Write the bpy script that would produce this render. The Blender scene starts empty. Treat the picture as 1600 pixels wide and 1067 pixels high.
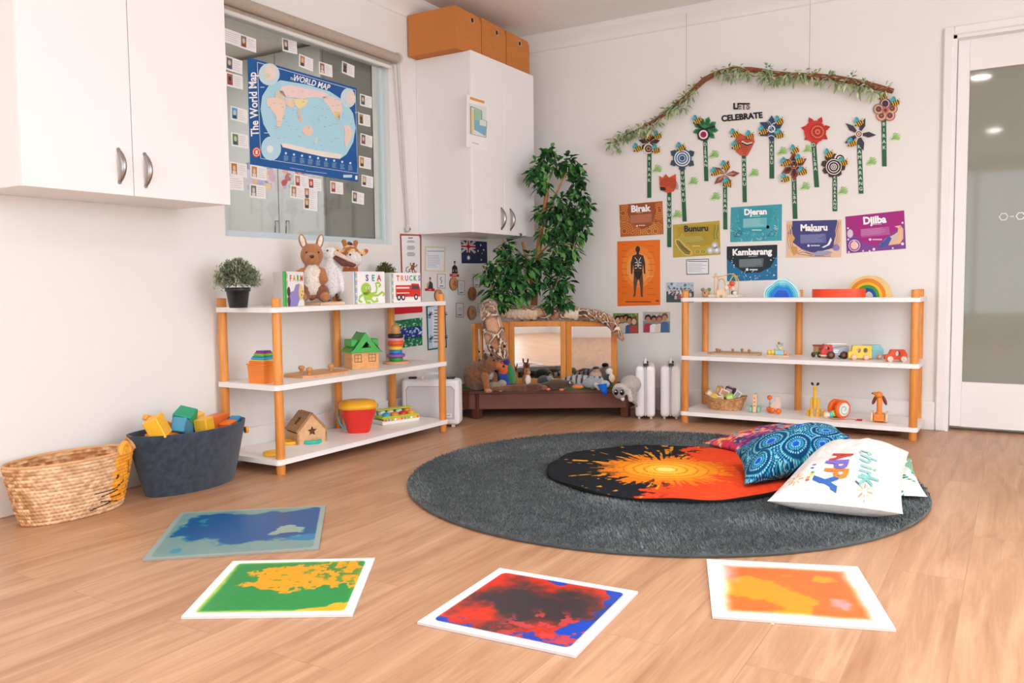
import bpy, bmesh, math, random
import numpy as np
from mathutils import Vector, Matrix, Euler
from mathutils.geometry import tessellate_polygon
from math import sin, cos, pi, radians as rad

S = bpy.context.scene
COL = S.collection
random.seed(7)

# ------------------------------------------------------------------ camera
CAM = Vector((3.011, -4.894, 0.79))
FPX, YAW, PITCH, ROLL = 1304.65, -0.544306, 0.067810, 0.0107328
def cam_axes():
    cy, sy = cos(YAW), sin(YAW)
    fwd = Vector((sy*cos(PITCH), cy*cos(PITCH), -sin(PITCH)))
    right = Vector((cy, -sy, 0)); down = fwd.cross(right)
    c, s = cos(ROLL), sin(ROLL)
    return (c*right+s*down), (-s*right+c*down), fwd
RX, DN, FW = cam_axes()
cd = bpy.data.cameras.new('camera'); cam = bpy.data.objects.new('camera', cd); COL.objects.link(cam)
cd.sensor_width = 36; cd.lens = FPX/1600*36; cd.clip_start = .05; cd.clip_end = 60
Rm = Matrix((RX, -DN, -FW)).transposed().to_4x4()
cam.matrix_world = Matrix.Translation(CAM) @ Rm
cd.dof.use_dof = False
S.camera = cam

# ------------------------------------------------------------------ light and exposure
w = bpy.data.worlds.new('world'); S.world = w; w.use_nodes = True
w.node_tree.nodes['Background'].inputs[0].default_value = (.80, .88, 1, 1)
w.node_tree.nodes['Background'].inputs[1].default_value = 1.0
S.view_settings.view_transform = 'Standard'; S.view_settings.look = 'None'
S.view_settings.gamma = 1; S.view_settings.use_curve_mapping = False
S.view_settings.exposure = 0.14
S.cycles.use_denoising = True
S.cycles.max_bounces = 10; S.cycles.diffuse_bounces = 6
ROOM_X, ROOM_Y, ROOM_Z = 5.4, -7.6, 2.4
def area(name, loc, rot, sx, sy, power, col):
    l = bpy.data.lights.new(name, 'AREA'); l.shape = 'RECTANGLE'; l.size = sx; l.size_y = sy
    l.energy = power; l.color = col
    o = bpy.data.objects.new(name, l); COL.objects.link(o); o.location = loc; o.rotation_euler = rot
    return o
# added fill light for even brightness, shaped as daylight through unseen windows
area('fill_light_right', (ROOM_X+.10, -3.6, 1.35), (0, rad(90), 0), 1.7, 2.8, 92, (.86, .94, 1))
area('fill_light_front', (3.1, ROOM_Y-.10, 1.25), (rad(90), 0, 0), 3.6, 1.9, 60, (.86, .94, 1))
DOWNLIGHTS = [(2.716, -2.69), (2.748, -5.48), (.95, -5.6), (4.5, -2.69), (4.5, -5.48)]
for i, (x, y) in enumerate(DOWNLIGHTS):
    l = bpy.data.lights.new('downlight_lamp', 'SPOT'); l.spot_size = rad(150); l.spot_blend = 1; l.shadow_soft_size = .07; l.energy = 84 if i != 2 else 60; l.color = (.97, .98, 1)
    o = bpy.data.objects.new('downlight_lamp', l); COL.objects.link(o); o.location = (x, y, ROOM_Z-.03)
area('kitchen_fill_light', (-1.3, -1.9, 2.36), (0, 0, 0), .9, .5, 26, (1, .98, .95))  # added area light without a fixture, brightens the kitchen

# ------------------------------------------------------------------ helpers
def ray(px, py):
    return RX*((px-800)/FPX) + DN*((py-533.5)/FPX) + FW
def on(ax, val, px, py):
    d = ray(px, py); t = (val-CAM[ax])/d[ax]; return CAM+d*t
def LW(px, py, x=0.0): return on(0, x, px, py)      # point on a plane parallel to the left wall
def BW(px, py, y=0.0): return on(1, y, px, py)      # ... to the back wall
def FL(px, py, z=0.0): return on(2, z, px, py)      # ... to the floor
def DP(px, py, d): return CAM+ray(px, py)*d         # ... at a distance

def PX(P):                                                # photo pixel of a room point
    q = Vector(P)-CAM; z = q.dot(FW); return 800+FPX*q.dot(RX)/z, 533.5+FPX*q.dot(DN)/z

def lin(c):
    if isinstance(c, str):
        c = c.lstrip('#'); c = c if len(c) == 6 else ''.join(k*2 for k in c); c = [int(c[i:i+2], 16)/255 for i in (0, 2, 4)]
    elif max(c[:3]) > 1.0: c = [x/255 for x in c[:3]]
    return tuple((x/12.92 if x <= .04045 else ((x+.055)/1.055)**2.4) for x in c[:3])
def linnp(a):
    a = np.asarray(a, float)/255
    return np.where(a <= .04045, a/12.92, ((a+.055)/1.055)**2.4)

MATS = {}
def nmat(name, rough=.5, metal=0., vary=.06, vscale=20., bump=0., bscale=80., stretch=None, sheen=0., coat=0., col=None, spec=.5, trans=0.):
    """procedural material: base colour from the mesh's own paint (attribute Col) or col, broken up by noise"""
    if name in MATS: return MATS[name]
    m = bpy.data.materials.new(name); m.use_nodes = True; nt = m.node_tree; N = nt.nodes; L = nt.links
    b = N['Principled BSDF']
    b.inputs['Roughness'].default_value = rough; b.inputs['Metallic'].default_value = metal
    b.inputs['Specular IOR Level'].default_value = spec
    if sheen: b.inputs['Sheen Weight'].default_value = sheen; b.inputs['Sheen Roughness'].default_value = .6
    if coat: b.inputs['Coat Weight'].default_value = coat; b.inputs['Coat Roughness'].default_value = .12
    if trans: b.inputs['Transmission Weight'].default_value = trans
    tc = N.new('ShaderNodeTexCoord'); mp = N.new('ShaderNodeMapping'); L.new(tc.outputs['Object'], mp.inputs[0])
    if stretch: mp.inputs['Scale'].default_value = stretch
    n = N.new('ShaderNodeTexNoise'); n.inputs['Scale'].default_value = vscale; n.inputs['Detail'].default_value = 4
    L.new(mp.outputs[0], n.inputs['Vector'])
    mr = N.new('ShaderNodeMapRange'); mr.inputs[1].default_value = .25; mr.inputs[2].default_value = .75
    mr.inputs[3].default_value = 1-vary; mr.inputs[4].default_value = 1+vary
    L.new(n.outputs[0], mr.inputs[0])
    mx = N.new('ShaderNodeVectorMath'); mx.operation = 'SCALE'
    if col is None:
        a = N.new('ShaderNodeAttribute'); a.attribute_name = 'Col'; L.new(a.outputs['Color'], mx.inputs[0])
    else:
        mx.inputs[0].default_value = lin(col)
    L.new(mr.outputs[0], mx.inputs['Scale']); L.new(mx.outputs[0], b.inputs['Base Color'])
    if bump:
        n2 = N.new('ShaderNodeTexNoise'); n2.inputs['Scale'].default_value = bscale; n2.inputs['Detail'].default_value = 3
        L.new(mp.outputs[0], n2.inputs['Vector'])
        bp = N.new('ShaderNodeBump'); bp.inputs['Strength'].default_value = bump; bp.inputs['Distance'].default_value = .004
        L.new(n2.outputs[0], bp.inputs['Height']); L.new(bp.outputs[0], b.inputs['Normal'])
    MATS[name] = m; return m
PAPER = nmat('printed_paper', rough=.55, vary=.02, vscale=8)
PLAST = nmat('plastic', rough=.32, vary=.02, vscale=6, bump=.03, bscale=30)
PAINT = nmat('painted_wood', rough=.42, vary=.05, vscale=30, bump=.05, bscale=60)
WOOD = nmat('wood_grain', rough=.42, vary=.16, vscale=9, bump=.06, bscale=30, stretch=(8, 8, .8))
WOODH = nmat('wood_grain_flat', rough=.5, vary=.14, vscale=9, bump=.06, bscale=30, stretch=(8, .8, 8))
PLUSH = nmat('plush_fabric', rough=1, vary=.24, vscale=130, bump=1., bscale=260, sheen=.35, spec=.1)
CLOTH = nmat('woven_cloth', rough=.9, vary=.08, vscale=60, bump=.35, bscale=420, spec=.15)
METAL = nmat('brushed_metal', rough=.3, metal=1, vary=.05, vscale=40)
LAM = nmat('white_laminate', rough=.38, vary=.012, vscale=3, bump=.01)
LEAFM = nmat('leaf_surface', rough=.42, vary=.3, vscale=14, spec=.45)
GLOSS = nmat('gloss', rough=.12, vary=.01)

class G:
    """collects faces with a colour each, then becomes one mesh"""
    def __init__(s, col='#ffffff'):
        s.v = []; s.f = []; s.c = []; s.s = []; s.col = lin(col); s.M = None; s.F = None
    def color(s, c): s.col = lin(c); return s
    def add(s, vs, fs, smooth=False, col=None, M=None):
        n = len(s.v); c = lin(col) if col is not None else s.col
        for p in vs:
            p = Vector(p)
            if M is not None: p = M @ p
            if s.M is not None: p = s.M @ p
            if s.F is not None: p = s.F(p)
            s.v.append(tuple(p))
        for f in fs:
            s.f.append([n+i for i in f]); s.c.append(c); s.s.append(smooth)
        return s
    def box(s, c, d, bev=0., col=None, M=None, seg=1):
        bm = bmesh.new(); bmesh.ops.create_cube(bm, size=1)
        bmesh.ops.scale(bm, vec=d, verts=bm.verts)
        if bev: bmesh.ops.bevel(bm, geom=bm.edges[:], offset=min(bev, min(d)*.49), segments=seg, affect='EDGES', profile=.5)
        bmesh.ops.translate(bm, vec=c, verts=bm.verts)
        bm.verts.index_update()
        s.add([v.co[:] for v in bm.verts], [[v.index for v in f.verts] for f in bm.faces], False, col, M); bm.free(); return s
    def cyl(s, p0, p1, r0, r1=None, n=16, col=None, caps=True, M=None):
        r1 = r0 if r1 is None else r1
        return s.tube([p0, p1], [r0, r1], n, col, caps, M)
    def tube(s, pts, rs, n=8, col=None, caps=True, M=None, flat=1.0):
        pts = [Vector(p) for p in pts]
        if not hasattr(rs, '__len__'): rs = [rs]*len(pts)
        vs = []; fs = []; t0 = (pts[1]-pts[0]).normalized()
        u = t0.orthogonal().normalized()
        for i, p in enumerate(pts):
            t = (pts[min(i+1, len(pts)-1)]-pts[max(i-1, 0)]).normalized()
            u = (u-t*u.dot(t)).normalized(); w_ = t.cross(u)
            for k in range(n):
                a = 2*pi*k/n; vs.append(p+(u*cos(a)+w_*sin(a)*flat)*rs[i])
        for i in range(len(pts)-1):
            for k in range(n):
                fs.append((i*n+k, i*n+(k+1) % n, (i+1)*n+(k+1) % n, (i+1)*n+k))
        s.add(vs, fs, True, col, M)
        if caps:
            m = len(pts)-1
            s.add(vs[:n], [tuple(range(n))[::-1]], False, col, M); s.add(vs[m*n:], [tuple(range(n))], False, col, M)
        return s
    def ball(s, c, r, nu=16, nv=10, col=None, M=None, rot=None):
        if not hasattr(r, '__len__'): r = (r, r, r)
        R = Euler(rot).to_matrix() if rot else Matrix.Identity(3); c = Vector(c)
        vs = [c+R @ Vector((0, 0, -r[2]))]
        for j in range(1, nv):
            a = -pi/2+pi*j/nv
            for i in range(nu):
                b = 2*pi*i/nu; vs.append(c+R @ Vector((r[0]*cos(a)*cos(b), r[1]*cos(a)*sin(b), r[2]*sin(a))))
        vs.append(c+R @ Vector((0, 0, r[2]))); fs = []
        for i in range(nu): fs.append((0, 1+(i+1) % nu, 1+i))
        for j in range(nv-2):
            for i in range(nu):
                a = 1+j*nu+i; b = 1+j*nu+(i+1) % nu; fs.append((a, b, b+nu, a+nu))
        l = len(vs)-1; q = 1+(nv-2)*nu
        for i in range(nu): fs.append((l, q+i, q+(i+1) % nu))
        return s.add(vs, fs, True, col, M)
    def lathe(s, prof, n=28, col=None, M=None, ex=1., ey=1., cols=None):
        vs = []
        for r, z in prof:
            for k in range(n):
                a = 2*pi*k/n; vs.append((r*ex*cos(a), r*ey*sin(a), z))
        for i in range(len(prof)-1):
            fs = [(i*n+k, i*n+(k+1) % n, (i+1)*n+(k+1) % n, (i+1)*n+k) for k in range(n)]
            if cols: s.add(vs, fs, True, cols[i], M)
            elif i == 0: allf = fs
            else: allf += fs
        if not cols: s.add(vs, allf, True, col, M)
        return s
    def prism(s, poly, z0, z1, col=None, M=None, holes=(), side=None):
        """extrudes a flat outline (with holes) from z0 to z1 in local z"""
        loops = [[Vector((p[0], p[1], 0)) for p in poly]]+[[Vector((p[0], p[1], 0)) for p in h] for h in holes]
        flat = [p for l in loops for p in l]
        tris = tessellate_polygon(loops)
        top = [(p.x, p.y, z1) for p in flat]; bot = [(p.x, p.y, z0) for p in flat]
        ft = []; fb = []
        for t in tris:
            a, b, c = [flat[i] for i in t]
            if (b-a).cross(c-a).z < 0: t = t[::-1]
            ft.append(tuple(t)); fb.append(tuple(t[::-1]))
        s.add(top, ft, False, col, M)
        s.add(bot, fb, False, col, M)
        k = 0
        for li, l in enumerate(loops):
            n = len(l); ar = sum(l[i].x*l[(i+1) % n].y-l[(i+1) % n].x*l[i].y for i in range(n))
            vs = []; fs = []
            for i in range(n): vs += [(l[i].x, l[i].y, z0), (l[i].x, l[i].y, z1)]
            for i in range(n):
                j = (i+1) % n; q = (2*i, 2*j, 2*j+1, 2*i+1)
                if (ar < 0) != (li > 0): q = q[::-1]
                fs.append(q)
            s.add(vs, fs, False, side or col, M)
        return s
    def flat(s, poly, z=0., col=None, M=None):
        loop = [Vector((p[0], p[1], 0)) for p in poly]
        t = tessellate_polygon([loop]); fs = []
        for q in t:
            a, b, c = [loop[i] for i in q]
            fs.append(tuple(q if (b-a).cross(c-a).z > 0 else q[::-1]))
        return s.add([(p.x, p.y, z) for p in loop], fs, False, col, M)
    def disc(s, cx, cy, rx, ry=None, z=0., n=20, col=None, M=None, a0=0, a1=2*pi):
        ry = rx if ry is None else ry
        m = n if abs(a1-a0-2*pi) < 1e-6 else n+1
        return s.flat([(cx+rx*cos(a0+(a1-a0)*i/n), cy+ry*sin(a0+(a1-a0)*i/n)) for i in range(m)], z, col, M)
    def ring(s, cx, cy, r0, r1, z=0., n=24, col=None, M=None, a0=0., a1=2*pi, k=1.):
        vs = []; fs = []
        for i in range(n+1):
            a = a0+(a1-a0)*i/n; vs += [(cx+r0*cos(a), cy+r0*k*sin(a), z), (cx+r1*cos(a), cy+r1*k*sin(a), z)]
        for i in range(n): fs.append((2*i, 2*i+1, 2*i+3, 2*i+2))
        return s.add(vs, fs, False, col, M)
    def rect(s, x0, y0, x1, y1, z=0., col=None, M=None):
        return s.add([(x0, y0, z), (x1, y0, z), (x1, y1, z), (x0, y1, z)], [(0, 1, 2, 3)], False, col, M)
    def line(s, pts, wd, z=0., col=None, M=None):
        pts = [Vector((p[0], p[1], 0)) for p in pts]; vs = []; fs = []
        for i, p in enumerate(pts):
            t = (pts[min(i+1, len(pts)-1)]-pts[max(i-1, 0)])
            t = t.normalized() if t.length else Vector((1, 0, 0)); nn = Vector((-t.y, t.x, 0))*wd/2
            a, b = p-nn, p+nn; vs += [(a.x, a.y, z), (b.x, b.y, z)]
        for i in range(len(pts)-1): fs.append((2*i, 2*i+2, 2*i+3, 2*i+1))
        return s.add(vs, fs, False, col, M)
    def text(s, st, x, y, size, z=0., col=None, rot=0., align='CENTER', bold=0., depth=0., M=None, sx=1.):
        vs, fs = text_mesh(st, bold, align, depth)
        c, n = cos(rot), sin(rot)
        out = [(x+(v[0]*sx*c-v[1]*n)*size, y+(v[0]*sx*n+v[1]*c)*size, z+v[2]) for v in vs]
        return s.add(out, fs, False, col, M)

TCACHE = {}
def text_mesh(st, bold, align, depth):
    k = (st, bold, align, depth)
    if k not in TCACHE:
        c = bpy.data.curves.new('t', 'FONT'); c.body = st; c.size = 1; c.align_x = align; c.align_y = 'CENTER'
        c.offset = bold; c.extrude = depth; c.resolution_u = 3
        o = bpy.data.objects.new('t', c); COL.objects.link(o)
        dg = bpy.context.evaluated_depsgraph_get()
        me = bpy.data.meshes.new_from_object(o.evaluated_get(dg))
        TCACHE[k] = ([v.co[:] for v in me.vertices], [tuple(p.vertices) for p in me.polygons])
        bpy.data.objects.remove(o); bpy.data.curves.remove(c); bpy.data.meshes.remove(me)
    return TCACHE[k]

MW = {}
def mw(o): return MW.get(o.name, Matrix.Identity(4))
def finish(name, me, m, parent, loc=None, rot=None):
    me.materials.append(m); o = bpy.data.objects.new(name, me); COL.objects.link(o)
    if parent is not None: o.parent = parent; MW[o.name] = mw(parent).copy()
    return o
def mesh_of(name, g):
    me = bpy.data.meshes.new(name); me.from_pydata(g.v, [], g.f)
    a = me.color_attributes.new('Col', 'FLOAT_COLOR', 'CORNER')
    lens = np.array([len(f) for f in g.f]); cc = np.repeat(np.array(g.c), lens, axis=0)
    a.data.foreach_set('color', np.c_[cc, np.ones(len(cc))].astype(np.float32).ravel())
    me.polygons.foreach_set('use_smooth', g.s); me.update(); return me
def tagit(o, label, cat, group=None, kind=None):
    if label: o['label'] = label
    if cat: o['category'] = cat
    if group: o['group'] = group
    if kind: o['kind'] = kind
    return o
def part(name, g, m, parent, world=False, label=None, kind=None):
    """one mesh as a part of its thing; world=True when g was drawn in room coordinates"""
    if world:
        I = mw(parent).inverted(); g.v = [tuple(I @ Vector(p)) for p in g.v]
    o = finish(name, mesh_of(name, g), m, parent)
    if label: o['label'] = label
    if kind: o['kind'] = kind
    return o
def thing(name, label, cat, loc=(0, 0, 0), rz=0., group=None, rot=None, sc=1.):
    o = bpy.data.objects.new(name, None); o.empty_display_size = .05; COL.objects.link(o)
    o.location = loc; o.rotation_euler = rot or (0, 0, rz); o.scale = (sc, sc, sc)
    MW[o.name] = Matrix.Translation(Vector(loc)) @ Euler(rot or (0, 0, rz)).to_matrix().to_4x4() @ Matrix.Scale(sc, 4)
    return tagit(o, label, cat, group)
def single(name, g, m, label, cat, group=None, loc=None, rot=None, kind=None):
    """a thing that is one mesh; without loc, g is in room coordinates and gets its origin at its own middle"""
    if loc is None:
        a = np.array(g.v); mid = (a.min(0)+a.max(0))/2; g.v = [tuple(p-mid) for p in a]; loc = mid; rot = None
    o = finish(name, mesh_of(name, g), m, None); o.location = loc
    if rot: o.rotation_euler = rot
    return tagit(o, label, cat, group, kind)
def struct(name, g, m):
    o = finish(name, mesh_of(name, g), m, None); o['kind'] = 'structure'; return o
def copy_tree(o, loc, rot=None, label=None, sc=None):
    """a copy of a thing with copies of its parts"""
    r = o.copy(); COL.objects.link(r); r.location = loc
    if rot: r.rotation_euler = rot
    if sc: r.scale = sc
    if label: r['label'] = label
    for ch in [x for x in bpy.data.objects if x.parent == o]:
        c = ch.copy(); COL.objects.link(c); c.parent = r
        for g_ in [x for x in bpy.data.objects if x.parent == ch]:
            d = g_.copy(); COL.objects.link(d); d.parent = c
    return r

# value noise on arrays
def _h(i, j, k): 
    n = (i*374761393+j*668265263+k*1274126177) & 0x7fffffff
    n = ((n ^ (n >> 13))*1274126177) & 0x7fffffff
    return ((n ^ (n >> 16)) & 0xffff)/65535.
def vn(x, y, seed=0):
    x = np.asarray(x, float)+100; y = np.asarray(y, float)+100
    i = np.floor(x).astype(np.int64); j = np.floor(y).astype(np.int64); a = x-i; b = y-j
    a = a*a*(3-2*a); b = b*b*(3-2*b)
    return (_h(i, j, seed)*(1-a)+_h(i+1, j, seed)*a)*(1-b)+(_h(i, j+1, seed)*(1-a)+_h(i+1, j+1, seed)*a)*b
def fbm(x, y, seed=0, o=4):
    t = 0.; a = .5
    for k in range(o): t = t+a*vn(x*2**k, y*2**k, seed+k*17); a *= .5
    return t/(1-.5**o)
def sstep(a, b, x): t = np.clip((x-a)/(b-a), 0, 1); return t*t*(3-2*t)
def mixc(a, b, t): t = np.asarray(t)[..., None]; return np.asarray(a, float)*(1-t)+np.asarray(b, float)*t

def painted(name, P, C, faces, m, parent=None, world=True, smooth=True):
    """P (n,3) room points, C (n,3) srgb 0-255 point colours; returns an object"""
    P = np.asarray(P, float)
    if parent is None: mid = (P.min(0)+P.max(0))/2; Q = P-mid
    elif world: I = np.array(mw(parent).inverted()); Q = P @ I[:3, :3].T+I[:3, 3]; mid = None
    else: Q = P; mid = None
    me = bpy.data.meshes.new(name); me.from_pydata(Q.tolist(), [], faces)
    a = me.color_attributes.new('Col', 'FLOAT_COLOR', 'POINT')
    a.data.foreach_set('color', np.c_[linnp(C), np.ones(len(P))].astype(np.float32).ravel())
    me.polygons.foreach_set('use_smooth', [smooth]*len(faces)); me.update()
    o = finish(name, me, m, parent)
    if mid is not None: o.location = mid
    return o
def gridfaces(nu, nv, wrap=False, off=0, flip=False):
    out = []
    for j in range(nv-1):
        for i in range(nu if wrap else nu-1):
            a = off+j*nu+i; b = off+j*nu+(i+1) % nu; q = (a, b, b+nu, a+nu)
            out.append(q[::-1] if flip else q)
    return out

def blob(name, els, voxel, parent, m=PLUSH, smooth=3, colfn=None):
    """one continuous skin grown over ellipsoids ('e',c,r,rot,col) and tapered limbs ('t',p0,p1,r0,r1,col); local coordinates"""
    g = G()
    for e in els:
        if e[0] == 'e': g.ball(e[1], e[2], 20, 14, rot=e[3])
        else:
            g.tube([e[1], e[2]], [e[3], e[4]], 14); g.ball(e[1], e[3], 14, 10); g.ball(e[2], e[4], 14, 10)
    me = bpy.data.meshes.new('tmp'); me.from_pydata(g.v, [], g.f)
    o = bpy.data.objects.new('tmp', me); COL.objects.link(o)
    r = o.modifiers.new('r', 'REMESH'); r.mode = 'VOXEL'; r.voxel_size = voxel
    s = o.modifiers.new('s', 'SMOOTH'); s.iterations = smooth; s.factor = .6
    dg = bpy.context.evaluated_depsgraph_get(); dg.update()
    m2 = bpy.data.meshes.new_from_object(o.evaluated_get(dg))
    bpy.data.objects.remove(o); bpy.data.meshes.remove(me)
    n = len(m2.vertices); V = np.zeros(n*3, np.float32); m2.vertices.foreach_get('co', V); V = V.reshape(-1, 3)
    best = np.full(n, 1e9); C = np.zeros((n, 3))
    for e in els:
        if e[0] == 'e':
            R = np.array((Euler(e[3]) if e[3] else Euler((0, 0, 0))).to_matrix()); rr = np.array(e[2] if hasattr(e[2], '__len__') else (e[2],)*3)
            q = (V-np.array(e[1])) @ R; d = (np.linalg.norm(q/rr, axis=1)-1)*rr.min(); c = e[4]
        else:
            a, b = np.array(e[1]), np.array(e[2]); ab = b-a; t = np.clip(((V-a) @ ab)/(ab @ ab), 0, 1)
            d = np.linalg.norm(V-a-t[:, None]*ab, axis=1)-(e[3]+(e[4]-e[3])*t); c = e[5]
        k = d < best; best[k] = d[k]; C[k] = lin(c)
    if colfn: C = colfn(V, C)
    a = m2.color_attributes.new('Col', 'FLOAT_COLOR', 'POINT')
    a.data.foreach_set('color', np.c_[C, np.ones(n)].astype(np.float32).ravel())
    m2.polygons.foreach_set('use_smooth', [True]*len(m2.polygons)); m2.name = name; m2.materials.clear()
    return finish(name, m2, m, parent)

def quadF(a, b, c, d, nrm):
    """maps (u,v,h) to the four-cornered sheet a(0,0) b(1,0) c(1,1) d(0,1), h along nrm"""
    a, b, c, d, nrm = map(Vector, (a, b, c, d, nrm))
    def F(p):
        u, v, h = p; return (a*(1-u)+b*u)*(1-v)+(d*(1-u)+c*u)*v+nrm*h
    return F
def wallF(wall, x0, y0, sc, off=.002):
    """maps drawing coordinates of a photo detail (y down) onto the wall it hangs on; h lifts off the wall"""
    def F(p):
        px, py = x0+p.x/sc, y0-p.y/sc
        q = BW(px, py) if wall == 'b' else LW(px, py)
        return q+(Vector((0, -1, 0)) if wall == 'b' else Vector((1, 0, 0)))*(off+p.z)
    return F

# ================================================================== the room
def wallmat(name, col, bs=.02):
    return nmat(name, rough=.75, vary=.015, vscale=2.5, bump=bs, bscale=300, col=col, spec=.25)
WALLC = wallmat('wall_paint', '#eceae7', .05)
CEILC = wallmat('ceiling_paint', '#f0efed', .03)
TRIM = wallmat('trim_gloss', '#efedec'); TRIM.node_tree.nodes['Principled BSDF'].inputs['Roughness'].default_value = .35

def floor_material():
    m = bpy.data.materials.new('oak_plank_vinyl'); m.use_nodes = True; nt = m.node_tree; N = nt.nodes; L = nt.links
    b = N['Principled BSDF']; tc = N.new('ShaderNodeTexCoord')
    # planks run along Y: swap axes so that the brick rows run that way
    mp = N.new('ShaderNodeMapping'); mp.inputs['Rotation'].default_value = (0, 0, rad(90)); L.new(tc.outputs['Object'], mp.inputs[0])
    br = N.new('ShaderNodeTexBrick'); L.new(mp.outputs[0], br.inputs['Vector'])
    br.offset = .37; br.inputs['Scale'].default_value = 1; br.inputs['Brick Width'].default_value = 1.22; br.inputs['Row Height'].default_value = .182
    br.inputs['Mortar Size'].default_value = .0012; br.inputs['Mortar Smooth'].default_value = .2; br.inputs['Bias'].default_value = -.2
    br.inputs['Color1'].default_value = (0, 0, 0, 1); br.inputs['Color2'].default_value = (1, 1, 1, 1); br.inputs['Mortar'].default_value = (.5, .5, .5, 1)
    cr = N.new('ShaderNodeValToRGB'); e = cr.color_ramp.elements
    e[0].position = 0; e[0].color = (*lin('#b68866'), 1); e[1].position = 1; e[1].color = (*lin('#c19573'), 1)
    x = e.new(.5); x.color = (*lin('#bb8f6c'), 1)
    L.new(br.outputs['Color'], cr.inputs[0])
    # offset the grain in each plank
    ad = N.new('ShaderNodeVectorMath'); ad.operation = 'ADD'; sc = N.new('ShaderNodeVectorMath'); sc.operation = 'SCALE'
    sc.inputs['Scale'].default_value = 13; L.new(br.outputs['Color'], sc.inputs[0]); L.new(tc.outputs['Object'], ad.inputs[0]); L.new(sc.outputs[0], ad.inputs[1])
    m2 = N.new('ShaderNodeMapping'); m2.inputs['Scale'].default_value = (9, .8, 1); L.new(ad.outputs[0], m2.inputs[0])
    g = N.new('ShaderNodeTexNoise'); g.inputs['Scale'].default_value = 2.2; g.inputs['Detail'].default_value = 8; g.inputs['Roughness'].default_value = .62; g.inputs['Distortion'].default_value = .8
    L.new(m2.outputs[0], g.inputs['Vector'])
    m3 = N.new('ShaderNodeMapping'); m3.inputs['Scale'].default_value = (70, 2.2, 1); L.new(ad.outputs[0], m3.inputs[0])
    g2 = N.new('ShaderNodeTexNoise'); g2.inputs['Scale'].default_value = 2; g2.inputs['Detail'].default_value = 4; L.new(m3.outputs[0], g2.inputs['Vector'])
    r1 = N.new('ShaderNodeValToRGB'); r1.color_ramp.elements[0].position = .30; r1.color_ramp.elements[0].color = (*lin('#9a6a48'), 1)
    r1.color_ramp.elements[1].position = .70; r1.color_ramp.elements[1].color = (*lin('#d2aa88'), 1); L.new(g.outputs[0], r1.inputs[0])
    q = N.new('ShaderNodeMix'); q.data_type = 'RGBA'; q.inputs[0].default_value = .62; L.new(cr.outputs[0], q.inputs[6]); L.new(r1.outputs[0], q.inputs[7])
    mr = N.new('ShaderNodeMapRange'); mr.inputs[1].default_value = .3; mr.inputs[2].default_value = .7; mr.inputs[3].default_value = .93; mr.inputs[4].default_value = 1.06; L.new(g2.outputs[0], mr.inputs[0])
    v = N.new('ShaderNodeVectorMath'); v.operation = 'SCALE'; L.new(q.outputs[2], v.inputs[0]); L.new(mr.outputs[0], v.inputs['Scale'])
    f = N.new('ShaderNodeMath'); f.operation = 'MULTIPLY_ADD'; f.inputs[1].default_value = -.22; f.inputs[2].default_value = 1; L.new(br.outputs['Fac'], f.inputs[0])
    v2 = N.new('ShaderNodeVectorMath'); v2.operation = 'SCALE'; L.new(v.outputs[0], v2.inputs[0]); L.new(f.outputs[0], v2.inputs['Scale'])
    L.new(v2.outputs[0], b.inputs['Base Color']); b.inputs['Roughness'].default_value = .36; b.inputs['Specular IOR Level'].default_value = .45
    bp = N.new('ShaderNodeBump'); bp.inputs['Strength'].default_value = .12; bp.inputs['Distance'].default_value = .002; L.new(g2.outputs[0], bp.inputs['Height']); L.new(bp.outputs[0], b.inputs['Normal'])
    return m
FLOORM = floor_material()
X1, Y1, H = ROOM_X, ROOM_Y, ROOM_Z
struct('floor', G().box((X1/2-.9, Y1/2, -.05), (X1+2.2, -Y1+.6, .1)), FLOORM)
struct('ceiling', G().box((X1/2-.9, Y1/2, H+.05), (X1+2.2, -Y1+.6, .1)), CEILC)
# left wall with the inside window opening
WY0, WY1, WZ0, WZ1 = -2.363, -1.209, 1.02, 2.03
def wall_with_hole(axis, pos, th, a0, a1, z0, z1, holes):
    """boxes around rectangular openings; axis 'x' = wall plane at x=pos"""
    g = G(); cuts = sorted(holes); cur = a0
    def bx(p0, p1, q0, q1):
        if p1-p0 < 1e-4 or q1-q0 < 1e-4: return
        if axis == 'x': g.box((pos, (p0+p1)/2, (q0+q1)/2), (th, p1-p0, q1-q0))
        else: g.box(((p0+p1)/2, pos, (q0+q1)/2), (p1-p0, th, q1-q0))
    for h0, h1, hz0, hz1 in cuts:
        bx(cur, h0, z0, z1); bx(h0, h1, z0, hz0); bx(h0, h1, hz1, z1); cur = h1
    bx(cur, a1, z0, z1); return g
struct('wall_left', wall_with_hole('x', -.06, .12, Y1, 0, 0, H, [(WY0, WY1, WZ0, WZ1)]), WALLC)
DX0, DX1, DZ = 2.70, 3.56, 2.03          # door opening in the back wall
struct('wall_back', wall_with_hole('y', .06, .12, -2.0, X1+.12, 0, H, [(DX0, DX1, 0, DZ)]), WALLC)
struct('wall_right', wall_with_hole('x', X1+.06, .12, Y1, .0, 0, H, [(-5.0, -2.2, .45, 2.25)]), WALLC)
struct('wall_front', wall_with_hole('y', Y1-.06, .12, -.12, X1+.12, 0, H, [(1.3, 4.9, .3, 2.25)]), WALLC)
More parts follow.
